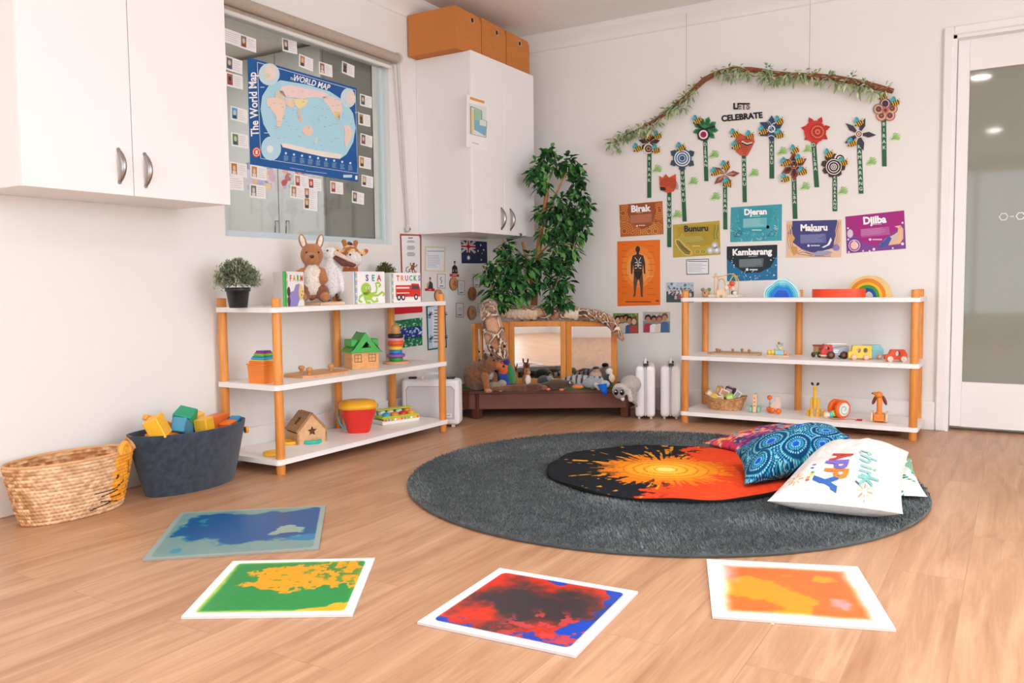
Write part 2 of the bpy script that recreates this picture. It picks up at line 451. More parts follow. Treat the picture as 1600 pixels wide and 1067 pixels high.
# unseen windows behind the camera and to its right, added for the fill light
for n, g_ in ((2, ('x', X1+.05, -5.0, -2.2, .45, 2.25)), (3, ('y', Y1-.05, 1.3, 4.9, .3, 2.25))):
    ax, pos, a0, a1, z0, z1 = g_
    wf = G('#e8e8e6')
    for a in np.linspace(a0+.025, a1-.025, 4):
        wf.box((pos, a, (z0+z1)/2) if ax == 'x' else (a, pos, (z0+z1)/2), (.06, .05, z1-z0) if ax == 'x' else (.05, .06, z1-z0))
    for z in (z0+.025, z1-.025):
        wf.box((pos, (a0+a1)/2, z) if ax == 'x' else ((a0+a1)/2, pos, z), (.06, a1-a0, .05) if ax == 'x' else (a1-a0, .06, .05))
    struct('window_%d' % n, wf, LAM)
# cornice: coved strip under the ceiling
def cornice(name, pts_fn, L0, L1):
    g = G(); prof = [(0, H-.09), (.006, H-.09), (.006, H-.078), (.022, H-.06), (.05, H-.028), (.078, H-.014), (.078, H-.006), (.092, H-.004), (.092, H)]
    vs = []
    for p in prof: vs += [pts_fn(p[0], L0)+(p[1],), pts_fn(p[0], L1)+(p[1],)]
    g.add(vs, [(2*i, 2*i+1, 2*i+3, 2*i+2) for i in range(len(prof)-1)], True)
    struct(name, g, CEILC)
cornice('trim_1', lambda d, l: (l, -d), 0, X1)
cornice('trim_2', lambda d, l: (d, l), Y1, 0)
# skirting boards
def skirt(name, axis, a0, a1, hh=.15):
    g = G()
    if axis == 'b': g.box(((a0+a1)/2, -.008, hh/2), (a1-a0, .016, hh), .004)
    else: g.box((.008, (a0+a1)/2, hh/2), (.016, a1-a0, hh), .004)
    struct(name, g, TRIM)
skirt('baseboard_left', 'l', Y1, -.0)
skirt('baseboard_back', 'b', .016, DX0-.046)
skirt('baseboard_far', 'b', DX1+.046, X1)
# door frame and door leaf with frosted glass
g = G()
for x in (DX0-.0225, DX1+.0225): g.box((x, -.011, (DZ+.045)/2), (.045, .022, DZ+.045), .006)
g.box(((DX0+DX1)/2, -.011, DZ+.0225), (DX1-DX0, .022, .045), .006)
for x in (DX0+.008, DX1-.008): g.box((x, .05, DZ/2), (.016, .12, DZ))
g.box(((DX0+DX1)/2, .05, DZ-.008), (DX1-DX0, .12, .016))
struct('trim_3', g, TRIM)
door = bpy.data.objects.new('door_1', None); COL.objects.link(door); door['kind'] = 'structure'
door.location = (DX0, .05, 0); MW['door_1'] = Matrix.Translation((DX0, .05, 0))
dg_ = DX1-DX0-.036
LX = .018                                    # leaf starts here inside the opening
gx0, gx1, gz0, gz1 = 2.773-DX0, DX1-DX0-.075, .256, 1.858
g = G()
g.box(((LX+gx0)/2, .02, 1.02), (gx0-LX, .04, 2.0), .003); g.box(((gx1+LX+dg_)/2, .02, 1.02), (LX+dg_-gx1, .04, 2.0), .003)
g.box(((gx0+gx1)/2, .02, (.02+gz0)/2), (gx1-gx0, .04, gz0-.02)); g.box(((gx0+gx1)/2, .02, (gz1+2.02)/2), (gx1-gx0, .04, 2.02-gz1))
part('door_leaf', g, TRIM, door)
GLASSF = nmat('frosted_glass', rough=.05, vary=.03, vscale=3, col='#8b8c80', spec=.5)
part('glass_panel', G().box(((gx0+gx1)/2, .026, (gz0+gz1)/2), (gx1-gx0, .008, gz1-gz0)), GLASSF, door)
g = G('#e9ebe6')
hx = 2.94-DX0
for k in range(7):
    g.M = Matrix.Translation((hx+k*.074, .0215, 1.109)) @ Matrix.Rotation(rad(90), 4, 'X')
    g.ring(0, 0, .0165, .021, n=6)
    if k < 6: g.rect(.029, -.002, .045, .002)
part('safety_decal', g, PAPER, door)
# hall floor behind the door is closed off by the leaf itself
struct('trim_4', G().box(((DX0+DX1)/2, .14, 1.0), (1.2, .02, 2.1)), WALLC)

# ---- inside window
win = bpy.data.objects.new('window_1', None); COL.objects.link(win); win['kind'] = 'structure'
g = G('#c6d4d9'); fx = -.045; fw = .03
ym, zm = (WY0+WY1)/2, (WZ0+WZ1)/2
for y in (WY0+fw/2, WY1-fw/2): g.box((fx, y, zm), (.04, fw, WZ1-WZ0), .003)
for z in (WZ0+fw/2, WZ1-fw/2): g.box((fx, ym, z), (.04, WY1-WY0-2*fw, fw), .003)
part('window_frame', g, PLAST, win)
gl = bpy.data.materials.new('clear_glass'); gl.use_nodes = True; nt = gl.node_tree
for n_ in list(nt.nodes): nt.nodes.remove(n_)
ou = nt.nodes.new('ShaderNodeOutputMaterial'); tr = nt.nodes.new('ShaderNodeBsdfTransparent'); gs = nt.nodes.new('ShaderNodeBsdfGlossy'); mx = nt.nodes.new('ShaderNodeMixShader')
lw = nt.nodes.new('ShaderNodeLayerWeight'); pw = nt.nodes.new('ShaderNodeMath'); pw.operation = 'POWER'; pw.inputs[1].default_value = 4; nt.links.new(lw.outputs['Facing'], pw.inputs[0])
ns = nt.nodes.new('ShaderNodeTexNoise'); ns.inputs['Scale'].default_value = 1.2
mr = nt.nodes.new('ShaderNodeMapRange'); mr.inputs[3].default_value = .02; mr.inputs[4].default_value = .03; nt.links.new(ns.outputs[0], mr.inputs[0]); nt.links.new(mr.outputs[0], gs.inputs['Roughness'])
tr.inputs[0].default_value = (.93, .96, .95, 1)
ad = nt.nodes.new('ShaderNodeMath'); ad.operation = 'MULTIPLY_ADD'; ad.inputs[1].default_value = .75; ad.inputs[2].default_value = .07; nt.links.new(pw.outputs[0], ad.inputs[0])
nt.links.new(ad.outputs[0], mx.inputs[0]); nt.links.new(tr.outputs[0], mx.inputs[1]); nt.links.new(gs.outputs[0], mx.inputs[2]); nt.links.new(mx.outputs[0], ou.inputs[0])
part('window_glass', G().box((fx, ym, zm), (.005, WY1-WY0-2*fw, WZ1-WZ0-2*fw)), gl, win)

# ---- the kitchen seen through it
KX = -2.0
g = G('#b9b3ab')
KW = nmat('kitchen_wall', rough=.7, vary=.02, vscale=3, col='#b4b1a6')
struct('wall_kitchen_north', G().box((KX/2-.06, -.22, H/2), (-KX, .08, H)), KW)
struct('wall_kitchen_west', G().box((KX-.04, -1.9, H/2), (.08, 3.4, H)), KW)
struct('wall_kitchen_south', G().box((KX/2-.06, -3.6, H/2), (-KX, .08, H)), KW)
kc = thing('kitchen_cupboard', 'tall pale grey kitchen cupboard behind the inside window with two door handles', 'cupboard', (-1.45, -.52, 0))
part('body', G('#c9cacc').box((0, .005, 1.19), (1.06, .47, 2.38)), LAM, kc)
for i, (x0, x1) in enumerate(((-.53, .106-.0), (.11, .53))):
    d = part('door', G('#cfd0d2').box(((x0+x1)/2, -.245, 1.62), (x1-x0-.005, .02, 1.5), .002), LAM, kc)
for i, px in enumerate((430, 447)):
    p0, p1 = BW(px, 345, -.80), BW(px, 371, -.80)
    h = G('#7c8083').tube([Vector((p0.x, -.765, p0.z)), p0, p1, Vector((p1.x, -.765, p1.z))], .005, 6)
    part('handle', h, METAL, kc, world=True, label='slim grey bar handle')
g = G('#9a9c97'); a = BW(563, 325, -.3)
g.box((a.x, -.32, a.z), (.13, .11, .3), .03, seg=3); g.box((a.x, -.38, a.z-.06), (.03, .02, .03), .004, col='#4d4f50')
single('soap_dispenser', g, PLAST, 'grey wall dispenser seen through the inside window beside the cupboard', 'dispenser')
# childrens paintings on the cupboard door
def splat(g, x0, y0, x1, y1, cols, n, seed, r=.12, z=.0006):
    rr = random.Random(seed); W = x1-x0; Hh = y1-y0
    for i in range(n):
        x = x0+W*rr.uniform(.1, .9); y = y0+Hh*rr.uniform(.1, .9); k = rr.randint(5, 8); a = rr.uniform(0, 6)
        q = min(abs(W), abs(Hh))*r*rr.uniform(.4, 1.2)
        g.flat([(max(min(x0, x1), min(max(x0, x1), x+q*rr.uniform(.6, 1.2)*cos(a+2*pi*j/k))), max(min(y0, y1), min(max(y0, y1), y+q*rr.uniform(.6, 1.2)*sin(a+2*pi*j/k)))) for j in range(k)], z+i*3e-5, col=rr.choice(cols))
def kF(p):
    q = BW(390+p.x, 240-p.y, -.775); return q+Vector((0, -p.z, 0))
for i, (x0, y0, x1, y1, c) in enumerate(((-6, 13, 41, 58, ['#e9b9a0', '#b9b6dd', '#d9a7c0', '#8f94b8', '#e8cf9d']), (49, 22, 98, 58, ['#e7a0a0', '#a8c8b8', '#c05a60', '#d9cfe0', '#b7bfc4']))):
    g = G('#d6cfdc'); g.F = kF; g.rect(x0, -y1, x1, -y0, .001); splat(g, x0, -y1, x1, -y0, c, 26, i+3, r=.16, z=.0015)
    single('childs_painting', g, PAPER, ['pastel childs painting on the kitchen cupboard, below the map\'s left corner', 'speckled childs painting on the kitchen cupboard, right of the other painting'][i], 'painting')

# ---- roller blind over the window
bl = thing('roller_blind', 'rolled up beige roller blind with a pale bottom bar above the window', 'blind', (.05, -2.5, 2.04))
L = 1.30
part('blind_roll', G('#b8a99b').cyl((0, 0, 0), (0, L, 0), .026, n=20), CLOTH, bl)
part('bottom_bar', G('#e6e6e4').cyl((-.02, .02, -.05), (-.02, L-.03, -.05), .011, n=14), PLAST, bl)
part('hanging_fabric', G('#b8a99b').box((-.021, L/2, -.028), (.002, L-.06, .04)), CLOTH, bl)
for y in (-.008, L+.008): g = G('#c9c3bc'); g.cyl((0, y-.007, 0), (0, y+.007, 0), .034, n=20); g.box((-.025, y, 0), (.05, .012, .05)); part('end_bracket', g, PLAST, bl)
g = G('#c7c6c2'); e = LW(637, 358, .02)-Vector((.05, -2.5, 2.04))
g.tube([(0, L+.012, -.02), Vector((e.x, e.y, e.z+.02))], [.009, .008], 8)
g.ball((e.x, e.y, e.z), .018, 12, 8); g.ball((e.x+.016, e.y, e.z), .006, 8, 6, col='#6c6c6c')
part('chain_guide', g, PLAST, bl)

# ---- world map taped on the glass
g = G('#0b5aa2'); GX = fx+.004
def mapF(p):
    q = LW(370+p.x/4.85, 70-p.y/4.85, GX); return q+Vector((p.z, 0, 0))
g.F = mapF
def Q(pts): return [(a, -b) for a, b in pts]
g.flat(Q([(80, 92), (100, 905), (920, 1040), (908, 328)]), 0)
w_ = 4; z1_ = .0006
g.line(Q([(155, 132), (180, 860), (915, 975), (898, 345), (155, 132)]), w_, z1_, '#e7eef5')
SEA = '#b2e2f4'; SEA2 = '#c5e8f4'
g.flat(Q([(330, 268), (520, 300), (700, 352), (820, 430), (880, 520), (900, 630), (880, 740), (830, 830), (780, 865), (660, 850), (500, 815), (340, 760), (250, 690), (200, 600), (178, 490), (190, 390), (240, 310)]), z1_*2, SEA)
g.flat(Q([(335, 745), (400, 752), (600, 800), (800, 830), (780, 865), (660, 850), (500, 815), (345, 775)]), z1_*3, '#f3ece4')
g.disc(243, -224, 80, 84, z1_*3, col='#cfe7ee'); g.disc(843, -402, 58, 74, z1_*3, col='#cfe7ee', a0=1.0, a1=2*pi); g.disc(258, -785, 76, 92, z1_*3, col='#b9e2f2')
g.disc(250, -790, 26, 28, z1_*4, col='#eef4f6'); g.disc(250, -210, 50, 62, z1_*4, n=9, col='#f4e0da'); g.disc(862, -400, 34, 55, z1_*4, n=8, col='#f4e0da')
g.disc(228, -235, 24, 20, z1_*5, n=7, col='#d9e6c0')
for pts, c in (([(330, 320), (400, 305), (520, 330), (640, 350), (700, 380), (660, 405), (560, 395), (500, 410), (430, 400), (370, 395), (320, 370)], '#f6dcdc'),
               ([(290, 350), (345, 345), (370, 395), (340, 420), (290, 400)], '#e6d9b8'), ([(225, 405), (300, 400), (370, 430), (365, 480), (345, 560), (325, 625), (300, 620), (295, 540), (250, 480), (222, 450)], '#f6dccb'),
               ([(360, 410), (430, 405), (440, 460), (400, 480), (365, 445)], '#eed6c0'), ([(425, 410), (500, 410), (540, 415), (520, 460), (470, 490), (440, 455)], '#f7e6ac'),
               ([(455, 490), (475, 500), (490, 580), (475, 590), (462, 545)], '#f0c9a6'), ([(490, 640), (520, 612), (565, 620), (575, 665), (550, 695), (500, 672)], '#f6d3c0'),
               ([(595, 700), (612, 705), (602, 745), (592, 740)], '#e2e7c0'), ([(650, 395), (720, 390), (790, 430), (800, 500), (770, 560), (735, 540), (700, 470), (660, 430)], '#f5ddd3'),
               ([(730, 500), (775, 510), (782, 570), (750, 560)], '#f3dc9a'), ([(800, 600), (850, 615), (880, 670), (850, 730), (825, 790), (810, 720), (818, 650)], '#f4dacd'), ([(560, 560), (640, 575), (700, 590), (640, 600), (570, 575)], '#b6e2f2')):
    g.flat(Q(pts), z1_*5, c)
rr = random.Random(4)
for i in range(90):
    x, y = rr.uniform(230, 860), rr.uniform(340, 800)
    if ((x-545)/350)**2+((y-570)/250)**2 < 1: g.rect(x, -y, x+rr.uniform(8, 22), -y+3, z1_*6, col=rr.choice(['#7fb8d4', '#d9a08c', '#8fc3d8', '#c9b07a']))
ca = math.atan2(-(318-262), 660-470)
g.text('WORLD MAP', 565, -288, 62, z1_*3, '#ffffff', rot=ca, bold=.025, sx=.78); g.text('THE', 425, -262, 26, z1_*3, '#ffffff', rot=ca, bold=.02)
g.text('The World Map', 128, -450, 84, z1_*3, '#ffffff', rot=rad(92.5), bold=.025, sx=.88)
g.disc(147, -814, 32, 38, z1_*3, col='#e8502b'); g.ring(147, -814, 22, 25, z1_*4, col='#ffffff', k=1.2); g.rect(139, -828, 155, -800, z1_*4, '#ffffff')
for i in range(9):
    x = 370+i*61; y = 822+i*9.3
    g.disc(x, -y, 8, 9, z1_*3, col='#dcebf5')
    for k in range(6): g.rect(x-16, -(y+20+k*7), x+rr.uniform(8, 22), -(y+17+k*7), z1_*3, '#8fb6d6')
g.line(Q([(400, 932), (510, 950)]), 3, z1_*3, '#cfe0ee'); g.line(Q([(520, 955), (680, 975)]), 3, z1_*3, '#cfe0ee')
g.rect(805, -1006, 872, -985, z1_*3, '#cfe0ee'); g.rect(895, -1022, 912, -992, z1_*3, '#ffffff')
for x, y in ((175, 322), (205, 668), (893, 512)): g.rect(x, -y-3, x+34, -y+3, z1_*3, '#cfe0ee')
single('world_map_poster', g, PAPER, 'blue bordered world map poster taped on the inside window glass', 'map')
# ---- small name cards with a photo, taped to the glass
cards = [(62, 160, 1, 'pale card with no photo at the window\'s top left edge'), (130, 185, 0, 'photo card at the top left, just above the map corner'), (308, 197, 0, 'photo card high above the words on the map'),
 (378, 268, 0, 'photo card above the map title, left of two near the top'), (462, 297, 0, 'photo card just above the right half of the map'), (558, 296, 0, 'photo card at the top right of the window glass'),
 (70, 278, 0, 'upper photo card of the close pair left of the map'), (72, 345, 0, 'lower photo card of the close pair left of the map'), (92, 490, 0, 'card with a bright blue photo, left of the map'),
 (95, 600, 0, 'card with a green photo, left of the map'), (90, 725, 0, 'card with an orange photo, low left of the map'), (75, 782, 1, 'plain text card at the lower left of the window'),
 (175, 738, 0, 'photo card overlapping a painting under the map\'s left corner'), (172, 818, 0, 'card with a grey photo beneath the left painting'), (358, 775, 0, 'photo card directly under the map, upper of the cluster'),
 (415, 788, 0, 'card with a red photo under the map, right of the cluster'), (342, 822, 0, 'card with a brown photo, left in the cluster below the map'), (397, 828, 0, 'photo card in the middle of the cluster below the map'), (397, 872, 0, 'photo card at the bottom of the cluster below the map'),
 (509, 802, 0, 'photo card below the map\'s right half, on its own'), (600, 845, 0, 'lowest photo card at the right, below the map corner'), (634, 432, 0, 'topmost photo card right of the map'), (627, 512, 0, 'second photo card down at the right of the map'),
 (636, 600, 0, 'third photo card down at the right of the map'), (630, 695, 0, 'fourth photo card down at the right of the map'), (640, 775, 0, 'fifth photo card down, just right of the map\'s bottom corner')]
PC = ['#8f7a6a', '#c08a70', '#a56a60', '#7d7f6d', '#b98f5a', '#6a6d70', '#c0b59a']
special = {8: '#4fa3d8', 9: '#5f8f4a', 10: '#b87838', 15: '#c04a48', 13: '#777a78', 16: '#b08050'}
for i, (a, b, plain, lab) in enumerate(cards):
    p = LW(340+a/2.734, b/2.734, GX+.001+.0008*i); g = G('#f4f3f4'); rr = random.Random(i*7+1)
    tilt = rr.uniform(-.05, .05)
    if i in (3,5,20): tilt = -.07
    ex = Vector((0, cos(tilt), sin(tilt))); ez = Vector((0, -sin(tilt), cos(tilt)))
    g.F = lambda q, p=p, ex=ex, ez=ez: p+ex*q.x+ez*q.y+Vector((q.z, 0, 0))
    g.rect(-.048, -.031, .048, .031, 0)
    if not plain:
        c = special.get(i, rr.choice(PC)); g.rect(-.041, -.023, -.010, .025, .0006, c)
        q = lin(c); g.disc(-.026, .004, .008, .012, .0009, n=10, col=rr.choice(['#e2c0a4', '#3b3230', '#d8c8bc'])); g.rect(-.036, -.023, -.016, -.008, .0009, rr.choice(['#40434a', '#a03c3c', '#e0dcd4', '#3d5a70']))
    for k in range(5): g.rect(-.004 if not plain else -.04, .018-k*.0095, rr.uniform(.02, .042), .0195-k*.0095, .0006, '#b9b7bd')
    single('name_card', g, PAPER, lab, 'card', group='name cards taped on the window')

# ---- wall cabinets
def cabinet(name, label, y0, y1, z0, z1, xf, splits, handles):
    t = thing(name, label, 'cabinet', (0, (y0+y1)/2, z0)); dth = .018
    I = lambda y: y-(y0+y1)/2
    g = G('#eceaea'); X2 = xf-dth-.002
    g.box((X2/2+.001, 0, (z1-z0)/2), (X2, y1-y0-.006, z1-z0), .001)
    part('body', g, LAM, t)
    for k in range(len(splits)-1):
        a, b = splits[k], splits[k+1]
        d = part('door', G('#f1f0f1').box((xf-dth/2, I((a+b)/2), (z1-z0)/2), (dth, b-a-.003, z1-z0+.004), .0015), LAM, t)
        hy, hz0, hz1 = handles[k]
        h = G('#a9a6a4'); pts = []; rs = []
        for i in range(13):
            u = i/12; pts.append((xf-.001+.028*sin(pi*u)**.7, I(hy), hz0-z0+(hz1-hz0)*u)); rs.append(.0032+.0028*sin(pi*u))
        h.tube(pts, rs, 8, flat=1.8); h.cyl((xf-.001, I(hy), hz0-z0), (xf+.004, I(hy), hz0-z0), .007, n=10); h.cyl((xf-.001, I(hy), hz1-z0), (xf+.004, I(hy), hz1-z0), .007, n=10)
        part('handle', h, METAL, d, label='curved brushed metal handle')
    return t
sy = LW(206, 200, .33).y
cabinet('wall_cabinet', 'large white wall cabinet at the left with two doors and curved handles', -3.42, -2.607, 1.119, 2.10, .33, [-3.42, sy, -2.607],
        [(LW(190, 233, .35).y, 1.16, 1.272), (LW(231, 240, .35).y, 1.156, 1.269)])
CX = .385
cab2 = cabinet('wall_cabinet', 'white wall cabinet in the corner with three cork boxes on top', -.965, -.262, 1.09, 2.089, CX, [-.965, LW(787, 200, CX).y, -.262],
        [(LW(783, 330, CX).y, 1.121, 1.241), (LW(797, 330, CX).y, 1.121, 1.241)])
# evacuation plan on its left door
g = G('#f4f2f1'); g.F = lambda p: LW(640+p.x/4.447, -p.y/4.447, CX+.001)+Vector((p.z, 0, 0))
g.flat(Q([(398, 655), (394, 1020), (535, 1050), (545, 703)]), 0)
g.flat(Q([(420, 672), (420, 690), (518, 720), (520, 703)]), .0005, '#e8963c')
g.flat(Q([(412, 715), (410, 930), (530, 960), (534, 745)]), .0005, '#dfe5e6')
g.flat(Q([(422, 745), (424, 925), (442, 930), (442, 775)]), .001, '#e9cf86'); g.flat(Q([(445, 760), (447, 900), (525, 945), (530, 880), (500, 870), (498, 775)]), .001, '#7fb4ce')
g.flat(Q([(447, 755), (447, 830), (480, 840), (500, 830), (498, 775)]), .0015, '#9cc9ae'); g.flat(Q([(485, 830), (485, 870), (530, 880), (530, 840)]), .0015, '#dfe5e6')
g.line(Q([(422, 740), (500, 770), (500, 830), (535, 842), (528, 955), (424, 930), (422, 740)]), 3, .002, '#4a5258'); g.line(Q([(435, 990), (480, 1003)]), 4, .001, '#9a9a9a')
single('evacuation_plan', g, PAPER, 'evacuation floor plan sheet stuck on the corner cabinet door', 'poster')
# cork boxes
CORK = nmat('cork_board', rough=.8, vary=.16, vscale=180, bump=.15, bscale=300, col='#c67a3a')
bx_ = [(712, 752, 7.3, 738, 31.7), (752.8, 790.3, 27, 776.3, 51), (791.3, 827, 47, 812, 68)]
labs = ['leftmost and nearest cork storage box on the corner cabinet', 'middle cork storage box on the corner cabinet', 'rightmost cork storage box on the corner cabinet']
for i, (xa, xb, yt, hx_, hy_) in enumerate(bx_):
    XF = .34; ya, yb = LW(xa, 60, XF).y, LW(xb, 60, XF).y; zt = LW(xa+1, yt+1, XF).z
    t = thing('storage_box', labs[i], 'box', (XF/2, (ya+yb)/2, 2.09), group='cork boxes on the corner cabinet'); W = abs(yb-ya)-.002; Hh = zt-2.09
    # magazine box: outline in the front plane, top corner rounded off at the far side
    pr_ = [(-W/2, 0), (W/2, 0), (W/2, Hh-.045)]+[(W/2-.04*(1-cos(a)), Hh-.045+.04*sin(a)) for a in (rad(25), rad(55), rad(80))]+[(-W/2, Hh)]
    Mx = Matrix(((0, 0, 1, 0), (1, 0, 0, 0), (0, 1, 0, 0), (0, 0, 0, 1)))
    h = LW(hx_, hy_, XF); cy_, cz_ = h.y-(ya+yb)/2, h.z-2.09
    hole = [(cy_+.014*cos(2*pi*k/14), cz_+.014*sin(2*pi*k/14)) for k in range(14)]
    g = G(); g.M = Mx; g.prism(pr_, XF/2-.004, XF/2, holes=[hole]); g.prism(pr_, -XF/2+.012, XF/2-.004); part('box_body', g, CORK, t)
    g = G('#d9cfc4'); g.M = Matrix.Translation((XF/2, cy_, cz_)) @ Mx; g.ring(0, 0, .013, .019, .001, 20); part('eyelet', g, METAL, t)
    g = G('#120d0a'); g.M = Matrix.Translation((XF/2-.0035, cy_, cz_)) @ Mx; g.disc(0, 0, .014); part('hole_shade', g, PAPER, t, label='black disc painted as the shade in the finger hole')  # near-black disc gives the hole its shade by colour

# ---------------------------------------------------------------- open shelf units
SHZ = [(.044, .066), (.359, .381), (.685, .706)]
POSTC = '#e29448'
def shelf_unit(label, o, ux, posts, length, depth):
    """posts: list of (along, out) in the unit's own axes; o = wall corner, ux = direction along the wall"""
    uy = Vector((0, 0, 1)).cross(ux)
    ang = math.atan2(ux.y, ux.x); t = thing('shelf_unit', label, 'shelf', o, ang)
    a0 = min(p[0] for p in posts)-.024; a1 = max(p[0] for p in posts)+.024; d0 = min(p[1] for p in posts)-.022; d1 = max(p[1] for p in posts)+.024
    for z0, z1 in SHZ:
        poly = []; r = .018
        for cx_, cy_, s0 in ((a1-r, d1-r, 0), (a0+r, d1-r, 90), (a0+r, d0+r, 180), (a1-r, d0+r, 270)):
            poly += [(cx_+r*cos(rad(s0+q)), cy_+r*sin(rad(s0+q))) for q in (0, 30, 60, 90)]
        part('shelf', G('#f6f4f3').prism(poly, z0, z1), LAM, t)
    for a, d in posts:
        g = G(POSTC).lathe([(0, 0), (.0175, 0), (.0193, .002), (.0193, .742), (.0175, .745), (0, .745)], 20, M=Matrix.Translation((a, d, 0)))
        part('post', g, WOOD, t)
    return t
# left unit: along +y, out is +x  -> use uy = z x ux = -x ; so run it along -y instead
lu = shelf_unit('white three tier open shelf with wooden posts, along the left wall under the window', (0, -1.23, 0), Vector((0, -1, 0)),
                [(.025, .365), (.05, .042), (.485, .042), (1.2, .042), (1.19, .365)], 1.2, .36)
ru = shelf_unit('white three tier open shelf with wooden posts, against the back wall by the door', (2.61, 0, 0), Vector((-1, 0, 0)),
                [(.025, .372), (.035, .05), (.645, .05), (1.185, .05), (1.195, .372)], 1.2, .36)
TOP, MID, LOW = .706, .381, .066

# ---------------------------------------------------------------- things on the left unit
def at(px, py, x, z):      # spot on the left unit's shelf seen at pixel column px
    q = LW(px, py, x); return (x, q.y, z)
# potted plants
def plant(name, lab, loc, sc, cols, n, R, seed, potc='#232627', hr=.085):
    t = thing(name, lab, 'plant', loc, 0, sc=sc); rr = random.Random(seed)
    g = G(potc).lathe([(0, 0), (.036, 0), (.038, .004), (.047, .068), (.052, .068), (.053, .085), (.050, .085), (.048, .07), (0, .07)], 24); part('pot', g, PLAST, t)
    g = G('#3a2a20').disc(0, 0, .047, z=.072); part('soil', g, CLOTH, t)
    g = G()
    for i in range(n):
        th = rr.uniform(0, 2*pi); ph = rr.uniform(-.45, pi/2) if rr.random() < .8 else rr.uniform(.4, pi/2)
        e = Vector((cos(th)*cos(ph)*R*rr.uniform(.55, 1), sin(th)*cos(ph)*R*rr.uniform(.55, 1), .085+hr*.35+hr*sin(ph)*rr.uniform(.6, 1.05)))
        b = Vector((e.x*.45, e.y*.45, .085+(e.z-.085)*.55+.02)); k = Vector((rr.uniform(-1, 1), rr.uniform(-1, 1), rr.uniform(-.6, 1))).normalized()*.017
        c = rr.choice(cols); wv = k.cross(Vector((cos(th), sin(th), .3))).normalized()*.0022
        m_ = (b+e)/2+k*.5
        g.add([b-wv*.5, b+wv*.5, m_+wv, m_-wv, e+k], [(0, 1, 2, 3), (3, 2, 4)], False, c)
        for q in range(3):
            s = m_.lerp(e, rr.random()); k2 = Vector((rr.uniform(-1, 1), rr.uniform(-1, 1), rr.uniform(-.5, 1))).normalized()*.019; w2 = k2.cross(Vector((0, 0, 1))).normalized()*.0024
            g.add([s, s+k2*.5+w2, s+k2, s+k2*.5-w2], [(0, 1, 2, 3)], False, rr.choice(cols))
    part('foliage', g, LEAFM, t)
    return t
plant('potted_plant', 'small bushy grey-green plant in a black pot at the left end of the shelf top', at(372, 470, .20, TOP), 1.0, ['#8f9a7c', '#a9b096', '#71805f', '#bfc4ab', '#5f6d4e'], 1400, .116, 3, hr=.085)
plant('potted_plant', 'small dark leafed plant in a black pot half hidden between two board books', at(603, 460, .12, TOP), 1.0, ['#3f4a2c', '#566238', '#6d6d3c', '#8a7a45', '#2f3a22'], 420, .085, 9, hr=.09)

# board books: a front cover and a back cover meeting at a spine
def book(lab, p0, p1, hgt, draw, back=None, spine='#3fa0d0', backc='#e9e4e2'):
    """p0,p1 base corners of the front cover in room coordinates, left to right"""
    p0, p1 = Vector(p0), Vector(p1); ang = math.atan2((p1-p0).y, (p1-p0).x); t = thing('board_book', lab, 'book', p0, ang, group='board books standing on the left shelf')
    W = (p1-p0).length; g = G('#f7f5f4').box((W/2, .004, hgt/2), (W, .007, hgt), .0012)
    part('cover', g, PAPER, t)
    g = G('#f4f0ec')
    b = Vector(back) if back else None
    if b is not None:
        d = Matrix.Rotation(-ang, 3, 'Z') @ (b-p0); a2 = math.atan2(d.y, d.x); Mb = Matrix.Rotation(a2, 4, 'Z')
        part('back_cover', G(backc).box((d.length/2, .004, hgt/2), (d.length, .007, hgt), .0012, M=Mb), PAPER, t)
    part('spine', G(spine).cyl((0, .004, 0), (0, .004, hgt), .0055, n=10), PAPER, t)
    a = G(); a.M = Matrix.Rotation(rad(90), 4, 'X') @ Matrix.Translation((0, 0, 0))
    draw(a, W, hgt); part('cover_print', a, PAPER, t)
    return t
def tabs(a, W, H_, cols, x0=.004, x1=.022):
    n = 26
    for i in range(n): a.rect(x0, H_*(i+.15)/n, x1, H_*(i+.7)/n, .0005, cols[i % len(cols)])
RB = ['#d93a36', '#f0a02e', '#e9d23a', '#4aa548', '#3b7fc4', '#7a4fa3']
def d_farm(a, W, H_):
    a.rect(0, 0, .014, H_, .0004, '#3fae49'); tabs(a, W, H_, RB, .014, .026)
    for i, c in enumerate('FARM'): a.text(c, W*(.30+.19*i), H_*.8, H_*.24, .0006, ['#c93a3a', '#e8a53c', '#3fa75a', '#d8532f'][i], bold=.03)
    a.flat([(.03, 0), (.03, H_*.38), (W*.45, H_*.45), (W*.55, H_*.62), (W*.75, H_*.66), (W*.8, H_*.3), (W*.62, 0)], .0006, '#9a8fd0')
    a.disc(.034, H_*.42, .014, .022, .0009, col='#4a4650'); a.disc(.034, H_*.14, .014, .022, .0009, col='#4a4650')
    a.disc(W*.82, H_*.40, .024, .036, .0010, col='#f0d28a'); a.disc(W*.84, H_*.32, .004, z=.0014, col='#3a3030'); a.disc(W*.9, H_*.42, .004, z=.0014, col='#3a3030')
